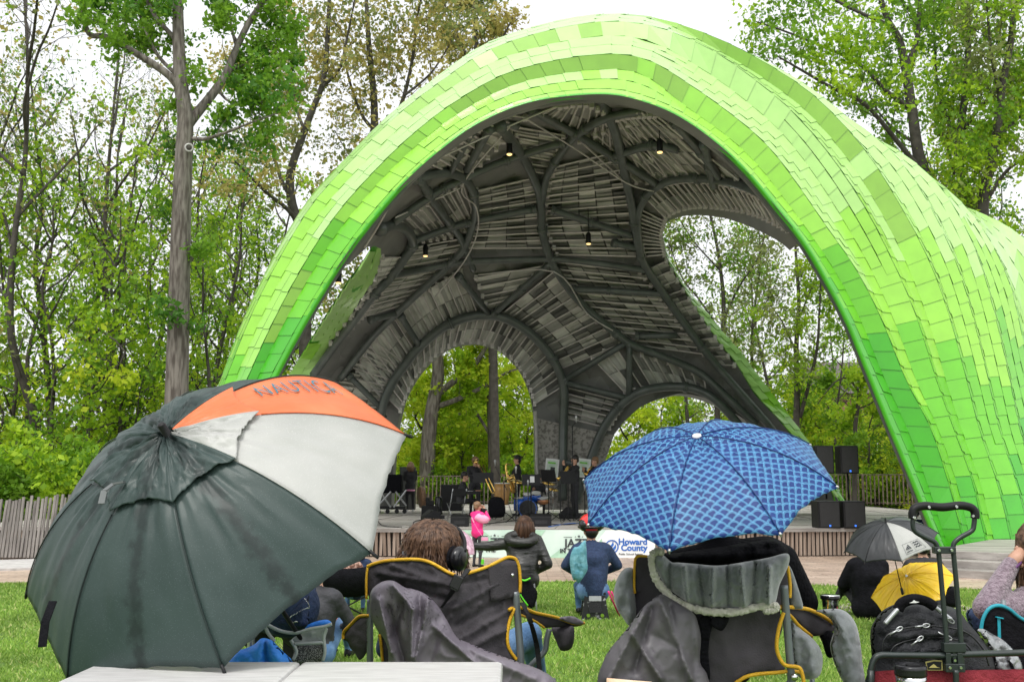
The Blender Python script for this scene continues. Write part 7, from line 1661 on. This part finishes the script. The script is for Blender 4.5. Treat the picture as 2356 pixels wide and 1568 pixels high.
def plate(nm, x0, y0, x1, y1, d, mt='wgrey', dy=0):
    a = P(x0, y0, YW - d / 2 + dy); b = P(x1, y1, YW - d / 2 + dy); return MB().box(((a.x + b.x) / 2, YW + dy, (a.z + b.z) / 2), (b.x - a.x, d, a.z - b.z)).build(nm, M[mt], wg, bevel=.003)
plate('bracket', 2150, 1257, 2201, 1273, .03); plate('bracket', 2172, 1478, 2224, 1500, .034); plate('bracket', 2176, 1500, 2190, 1530, .03); plate('bracket', 2203, 1500, 2217, 1530, .03); plate('bracket', 2176, 1526, 2222, 1546, .04); plate('bracket', 2191, 1486, 2202, 1524, .022)
for x_, y_, d_ in ((2161, 1265, .022), (2190, 1265, .022), (2186, 1535, .026), (2211, 1535, .026), (2197, 1518, .022), (2104, 1190, .022), (2239, 1186, .022), (2138, 1166, .022), (2201, 1165, .022)): MB().lathe(P(x_, y_, YW - d_), [(.0065, 0), (.005, .003)], 10, (0, -1, 0)).build('screw', M['chrome'], wg)
pipe('rim_tube', [(2002, 1560), (2004, 1536), (2012, 1514), (2028, 1506), (2060, 1506), (2178, 1507)], YW, .0125, M['wgrey'], wg, 10); pipe('rim_tube', [(2178, 1507), (2224, 1504), (2300, 1502), (2440, 1498)], YW, .0125, M['wgrey'], wg, 10)
cloth('side_fabric', [(2013, 1543), (2060, 1540), (2180, 1541), (2356, 1538), (2470, 1536), (2470, 1740), (2010, 1740)], YW + .03, M['redcloth'], wg, step=16, curve=False, thick=.01, wr=.006, ws=40)
pipe('centre_tube', [(2199, 1540), (2200, 1600), (2200, 1740)], YW - .02, .012, M['wgrey'], wg, 8); pipe('corner_post', [(2003, 1540), (2002, 1740)], YW, .014, M['wgrey'], wg, 8)
for px_ in (2030, 2420):
    for yy in (YW + .06, YW + .9): MB().lathe((X(px_, yy), yy, gz(yy) + .09), [(.09, 0), (.095, .01), (.095, .04), (.09, .05)], 20, (1, 0, 0)).build('wheel', M['black'], wg, True)
MB().box((X(2230, YW + .5), YW + .48, gz(4.4) + .30), (.78, .9, .02)).build('floor_panel', M['redcloth'], wg)
c = P(2098, 1600, YW - .09); m2 = thing('travel_mug', 'steel travel mug with dark ribbed lid in the front pocket of the wagon', 'mug', c)
h = P(2098, 1533, YW - .09).z - c.z
MB().lathe(c, [(.050, 0), (.056, h - .05), (.056, h - .028)], 30).build('body', M['chrome'], m2, True)
MB().lathe(c + Vector((0, 0, h - .03)), [(.058, 0), (.060, .006), (.058, .014), (.060, .022), (.059, .034), (.054, .040), (.050, .032), (.001, .030)], 30).build('lid', M['black_gloss'], m2, True)
MB().box(c + Vector((.01, 0, h + .006)), (.05, .022, .010)).build('lid_tab', M['black'], m2, bevel=.003)
YK = YW + .22
bp = thing('backpack', 'big black backpack with grey zip pulls lying in the red wagon', 'backpack', P(2150, 1560, YK))
M['pack'] = mat('black_ripstop', (.010, .011, .013), .6, col2=(.024, .025, .029), vscale=8, bump=.4, bscale=150, spec=.3)
cloth('body', [(2002, 1462), (2008, 1434), (2030, 1404), (2062, 1388), (2103, 1380), (2150, 1388), (2200, 1400), (2228, 1432), (2261, 1471), (2280, 1500), (2292, 1541), (2290, 1600), (2010, 1600), (2006, 1516)], YK, M['pack'], bp, step=7, bulge=.17, bw=90, closed=True, wr=.016, ws=45, back=.15,
      folds=[(2040, 1415, 2200, 1420, .012, 8), (2030, 1462, 2070, 1447, -.018, 4), (2070, 1447, 2140, 1438, -.018, 4), (2140, 1438, 2250, 1470, -.018, 4), (2040, 1502, 2080, 1476, -.02, 4), (2080, 1476, 2200, 1466, -.02, 4), (2200, 1466, 2262, 1500, -.02, 4), (2060, 1462, 2200, 1454, .015, 6), (2100, 1497, 2190, 1490, .012, 5)])
def bY(a, b): return YK - .185 + .0 * a
def zipline(pts, d=0, r=.0035, mt='black_gloss', nm='zip'): return MB().tube([P(a, b, YK - .17 - d) for a, b in crom(pts, 8)], r, 6).build(nm, M[mt], bp, True)
zipline([(2030, 1500), (2034, 1470), (2060, 1450), (2110, 1440), (2170, 1441), (2225, 1455), (2262, 1492), (2275, 1530)]); zipline([(2046, 1505), (2060, 1484), (2100, 1470), (2160, 1466), (2215, 1476), (2245, 1510)]); zipline([(2090, 1500), (2130, 1490), (2180, 1492)], .01, .005, 'pack')
pipe('grab_handle', [(2036, 1434), (2050, 1418), (2066, 1400)], YK - .15, .010, M['metal'], bp, 8); pipe('grab_handle', [(2066, 1402), (2076, 1386), (2102, 1377), (2130, 1382), (2150, 1394)], YK - .14, .021, M['black_cloth'], bp, 10); pipe('grab_handle', [(2152, 1396), (2172, 1412), (2188, 1424)], YK - .15, .009, M['metal'], bp, 8)
for x_, y_, an_ in ((2069, 1446, .5), (2131, 1438, .1), (2117, 1468, .6), (2182, 1466, -.5), (2188, 1427, -.6)):
    c = P(x_, y_, YK - .195); MB().tube([c + Matrix.Rotation(-an_, 3, 'Y') @ Vector((.014 * cos(t), 0, .007 * sin(t))) for t in np.linspace(0, 2 * pi, 15)[:-1]], .0028, 6, closed=True).build('zip_pull', M['metal'], bp, True)
    MB().tube([c, c + Matrix.Rotation(-an_, 3, 'Y') @ Vector((-.045, 0, 0))], .0035, 6).build('zip_pull', M['metal'], bp, True)
M['gold'] = mat('gold_thread', (.42, .36, .12), .6)
em = lambda pl, d, nm, mt: MB().add([P(a, b, YK - .215 - d) for a, b in pl], [tuple(range(len(pl)))]).build(nm, M[mt], bp)
em([(2129, 1521), (2148, 1517), (2168, 1518), (2169, 1541), (2133, 1541)], 0, 'patch', 'gold'); em([(2132, 1524), (2149, 1520), (2166, 1521), (2166, 1539), (2135, 1539)], .002, 'patch_field', 'black'); em([(2137, 1535), (2143, 1530), (2148, 1526), (2152, 1529), (2156, 1533), (2163, 1535)], .004, 'mountain_emblem', 'gold')
em([(2092, 1386), (2099, 1383), (2103, 1379), (2107, 1382), (2116, 1384), (2107, 1386)], -.04, 'mountain_emblem', 'white')
M['plastic'] = mat('wet_grey_plastic', (.10, .105, .11), .2, col2=(.34, .36, .37), vscale=14, coat=.6, bump=.8, bscale=18)
tag(cloth('plastic_bag', [(2248, 1449), (2264, 1446), (2284, 1458), (2304, 1468), (2328, 1490), (2348, 1518), (2353, 1545), (2340, 1600), (2280, 1600), (2285, 1540), (2268, 1480)], YK + .05, M['plastic'], None, step=6, bulge=.05, bw=20, closed=True, wr=.02, ws=14, folds=[(2265, 1455, 2300, 1530, .02, 4), (2290, 1465, 2330, 1540, -.02, 4)]), 'crumpled wet grey plastic bag beside the backpack in the wagon', 'plastic bag')
# person in mauve fleece at the right edge
YM = 4.9
pm = thing('person', 'person in mauve fleece with long brown hair at the right edge of the view', 'person', P(2400, 1500, YM))
caps = []; sh = P(2372, 1400, YM); el = P(2268, 1398, YM - .10); wr = P(2326, 1298, YM + .02); hd3 = P(2392, 1262, YM + .05)
cp(hd3, hd3 + Vector((0, 0, .05)), .09, .09, 2); cp(hd3 + Vector((-.03, .06, -.07)), hd3 + Vector((-.03, .06, -.09)), .055, .045, 2); nk = P(2400, 1345, YM + .03); cp(hd3 + Vector((0, 0, -.05)), nk, .055, .058, 2)
cp(P(2372, 1392, YM), P(2500, 1392, YM), .10, .10, 0); cp(nk, P(2430, 1480, YM), .09, .15, 0); cp(P(2430, 1480, YM), P(2430, 1600, YM + .05), .15, .16, 0); cp(sh, P(2300, 1402, YM - .06), .088, .075, 0); cp(P(2300, 1402, YM - .06), el, .075, .062, 0); cp(el, wr, .062, .042, 0)
shr2 = P(2500, 1400, YM); elr2 = P(2540, 1500, YM + .1); wrr2 = elr2 + Vector((-.1, .25, .0)); cp(shr2, elr2, .075, .055, 0); cp(elr2, wrr2, .05, .035, 0)
for s_ in (-1, 1):
    hp_ = P(2430, 1600, YM + .05) + Vector((s_ * .1, 0, 0)); kn = hp_ + Vector((s_ * .05, .42, .06)); an = Vector((kn.x, kn.y + .05, gz(kn.y) + .09)); cp(hp_, kn, .085, .06, 1); cp(kn, an, .055, .04, 1); cp(an + Vector((0, 0, -.05)), an + Vector((0, .15, -.055)), .04, .03, 3)
hd_dir = P(2350, 1272, YM + .02) - wr
merge_caps(caps, .014, 'body', HM('fleece', 'black_wear', 'skin'), pm, [], hand_parts(wr, hd_dir, Vector((0, .3, 1)), None, 1.05, 1.0, 2) + hand_parts(wrr2, Vector((-.3, 1, 0)), Vector((0, 0, 1)), None, 1, .9, 2))
MB().tube([wr + Vector((.045 * cos(t), .045 * sin(t), -.01 + .03 * cos(t))) for t in np.linspace(0, 2 * pi, 15)[:-1]], .006, 6, closed=True).build('cuff_edge', mat('purple_trim', (.10, .03, .12), .7), pm, True)
hb = MB(); hb.ball(hd3 + Vector((0, -.02, .03)), (.115, .115, .12), 18); rg2 = random.Random(6)
for k in range(150):
    a = rg2.uniform(-.4, 3.6); b0 = hd3 + Vector((-.105 * cos(a - .2), -.105 * sin(a), rg2.uniform(-.02, .08))); e = b0 + Vector((rg2.uniform(-.035, .03), rg2.uniform(-.03, .01), -rg2.uniform(.17, .30)))
    hb.tube([b0, b0.lerp(e, .5) + Vector((rg2.uniform(-.012, .012), -.01, 0)), e], [.007, .006, .002], 5)
hb.build('hair', M['hair_strand'], pm, True)
tc_ = thing('camp_chair', 'black camp chair with teal binding at the right edge under the person in mauve fleece', 'camp chair', (X(2400, YM), YM, gz(YM)))
M['tealb'] = mat('teal_binding', (.01, .28, .36), .5, var=.15)
cloth('back_panel', [(2258, 1447), (2262, 1422), (2276, 1400), (2298, 1394), (2323, 1402), (2356, 1425), (2420, 1440), (2480, 1440), (2480, 1700), (2290, 1700), (2262, 1500)], YM - .24, M['black_cloth'], tc_, step=10, thick=.015, bulge=.03, bw=30)
MB().tube([P(a, b, YM - .26) for a, b in crom([(2257, 1450), (2262, 1422), (2276, 1399), (2298, 1392), (2323, 1401), (2356, 1425), (2420, 1440)], 6)], .0085, 6).build('binding', M['tealb'], tc_, True)
MB().bar(P(2298, 1420, YM - .275), P(2300, 1490, YM - .275), .013, .004).bar(P(2291, 1418, YM - .275), P(2307, 1421, YM - .275), .02, .005).build('strap', M['tealb'], tc_)
for px_ in (2290, 2480): MB().tube([(X(px_, YM - .2), YM - .2, gz(YM)), (X(px_, YM - .2), YM - .2, gz(YM) + .8)], .012, 8).build('leg', M['pole'], tc_, True)
tag(cloth('dark_bag', [(2222, 1412), (2240, 1396), (2262, 1402), (2272, 1430), (2266, 1460), (2240, 1455)], YM + .3, M['navy'], None, step=7, bulge=.08, bw=20, closed=True), 'dark navy bundle between backpack and the person in mauve fleece', 'bundle')
# ------------------------------------------------------------ under the big umbrella
cz = lambda pts: [(471.2 + x * .2188, 1225.1 + y * .2188) for x, y in pts]
bc = thing('camp_chair', 'bright blue camp chair with grey mesh pocket under the big umbrella', 'camp chair', P(640, 1560, 3.9))
M['blue_canvas'] = mat('bright_blue_canvas', (.01, .16, .62), .6, col2=(.02, .24, .78), vscale=7, bump=.3, bscale=60); M['mesh'] = mat('grey_mesh', (.03, .03, .033), .6, speck=.42, speckcol=(.25, .25, .25), spscale=230); M['tarp'] = mat('grey_nylon', (.26, .29, .29), .5, col2=(.36, .39, .39), vscale=9, bump=.3, bscale=30)
YQ = 3.75
cloth('seat_back', cz([(200, 1360), (260, 1290), (330, 1235), (420, 1215), (520, 1170), (600, 1105), (700, 1125), (760, 1180), (850, 1270), (920, 1345), (930, 1480), (200, 1480)]), YQ - .1, M['blue_canvas'], bc, step=7, thick=.02, bulge=.05, bw=24, wr=.015, ws=30, folds=[tuple(cz([(625, 1120)])[0]) + tuple(cz([(650, 1340)])[0]) + (-.035, 5)])
cloth('side_pocket', cz([(905, 1125), (1000, 1060), (1100, 1010), (1280, 995), (1275, 1080), (1240, 1150), (1100, 1160), (960, 1165)]), YQ, M['tarp'], bc, step=6, thick=.012, wr=.006, ws=14)
cloth('mesh_pocket', cz([(940, 1165), (1100, 1165), (1245, 1155), (1270, 1250), (1240, 1345), (1150, 1380), (920, 1380), (935, 1260)]), YQ - .01, M['mesh'], bc, step=7, thick=.01, bulge=.02, bw=14)
cloth('arm_top', cz([(1050, 1010), (1090, 960), (1200, 920), (1290, 912), (1335, 945), (1320, 985), (1200, 1000), (1100, 1015)]), YQ + .05, M['blue_canvas'], bc, step=5, thick=.02, bulge=.02, bw=8)
for pts in ([(660, 965), (800, 1030), (960, 1050), (1100, 1010), (1250, 985), (1335, 955)], [(940, 1165), (1100, 1160), (1250, 1150)], [(905, 1125), (965, 1240), (930, 1330)], [(1280, 1000), (1250, 1080), (1262, 1240), (1240, 1340)], [(640, 975), (665, 1050), (735, 1140)]): MB().tube([P(a, b, YQ - .03) for a, b in crom(cz(pts), 5)], .0065, 6).build('binding', M['tarp'], bc, True)
pipe('post', cz([(490, 1030), (485, 1200), (480, 1500)]), YQ + .02, .014, M['metal'], bc, 8)
for px_ in (575, 760): MB().tube([(X(px_, 3.9), 3.9, gz(3.9)), (X(px_, 3.9), 3.9, gz(3.9) + .5)], .012, 8).build('leg', M['metal'], bc, True)
pu = thing('person', 'person in navy top with rhinestone stitching sitting mostly hidden under the big umbrella', 'person', P(620, 1440, 4.0))
caps = []; nk = P(560, 1215, 4.15); hd4 = P(555, 1150, 4.15); ch_ = P(590, 1310, 4.1); pv_ = P(640, 1440, 4.15)
cp(hd4, hd4 + Vector((0, 0, .05)), .09, .09, 2); cp(hd4 + Vector((0, 0, -.05)), nk, .055, .06, 2); cp(nk, ch_, .08, .14, 0); cp(P(520, 1260, 4.1), P(640, 1260, 4.1), .08, .08, 0); cp(ch_, P(640, 1370, 3.98), .14, .15, 0); cp(P(640, 1370, 3.98), P(665, 1395, 3.92), .14, .12, 0)
for s_, (px_, py_) in ((1, (700, 1330)), (-1, (470, 1350))):
    sh_ = P(590 + s_ * 62, 1262, 4.1); el_ = P(px_ - s_ * 30, py_ + 30, 4.15); wr_ = el_ + Vector((-.03 * s_, .24, .03)); cp(sh_, el_, .06, .05, 0); cp(el_, wr_, .045, .033, 0)
    kn = pv_ + Vector((s_ * .08 - .10, .42, -.05)); an = Vector((kn.x, kn.y, gz(kn.y) + .09)); cp(pv_ + Vector((s_ * .09, 0, 0)), kn, .088, .062, 1); cp(kn, an, .056, .04, 1); cp(an + Vector((0, 0, -.05)), an + Vector((0, .15, -.055)), .04, .03, 3)
merge_caps(caps, .016, 'body', HM('navy', 'black_wear', 'skin'), pu, [], hand_parts(wr_, Vector((0, 1, 0)), Vector((1, 0, 0)), None, 1, .9, 2))
MB().ball(hd4 + Vector((0, -.02, .03)), (.11, .11, .115), 16).build('hair', M['hair_brown'], pu, True)
cloth('top_back', cz([(660, 955), (760, 870), (900, 760), (1040, 660), (1100, 640), (1112, 720), (1115, 900), (1100, 980), (1040, 1035), (940, 1045), (800, 1020), (700, 985)]), 3.90, M['navy'], pu, step=6, bulge=.10, bw=26, closed=True, wr=.01, ws=20)
rs = MB(); rg2 = random.Random(3)
for pts in ([(1050, 690), (1080, 730), (1098, 785), (1040, 800), (960, 850), (900, 880), (890, 915), (925, 940), (970, 930)],):
    for a, b in crom(cz(pts), 5): rs.ball(P(a + rg2.uniform(-.8, .8), b + rg2.uniform(-.8, .8), 3.79), .0022, 6)
rs.build('rhinestones', M['chrome'], pu)
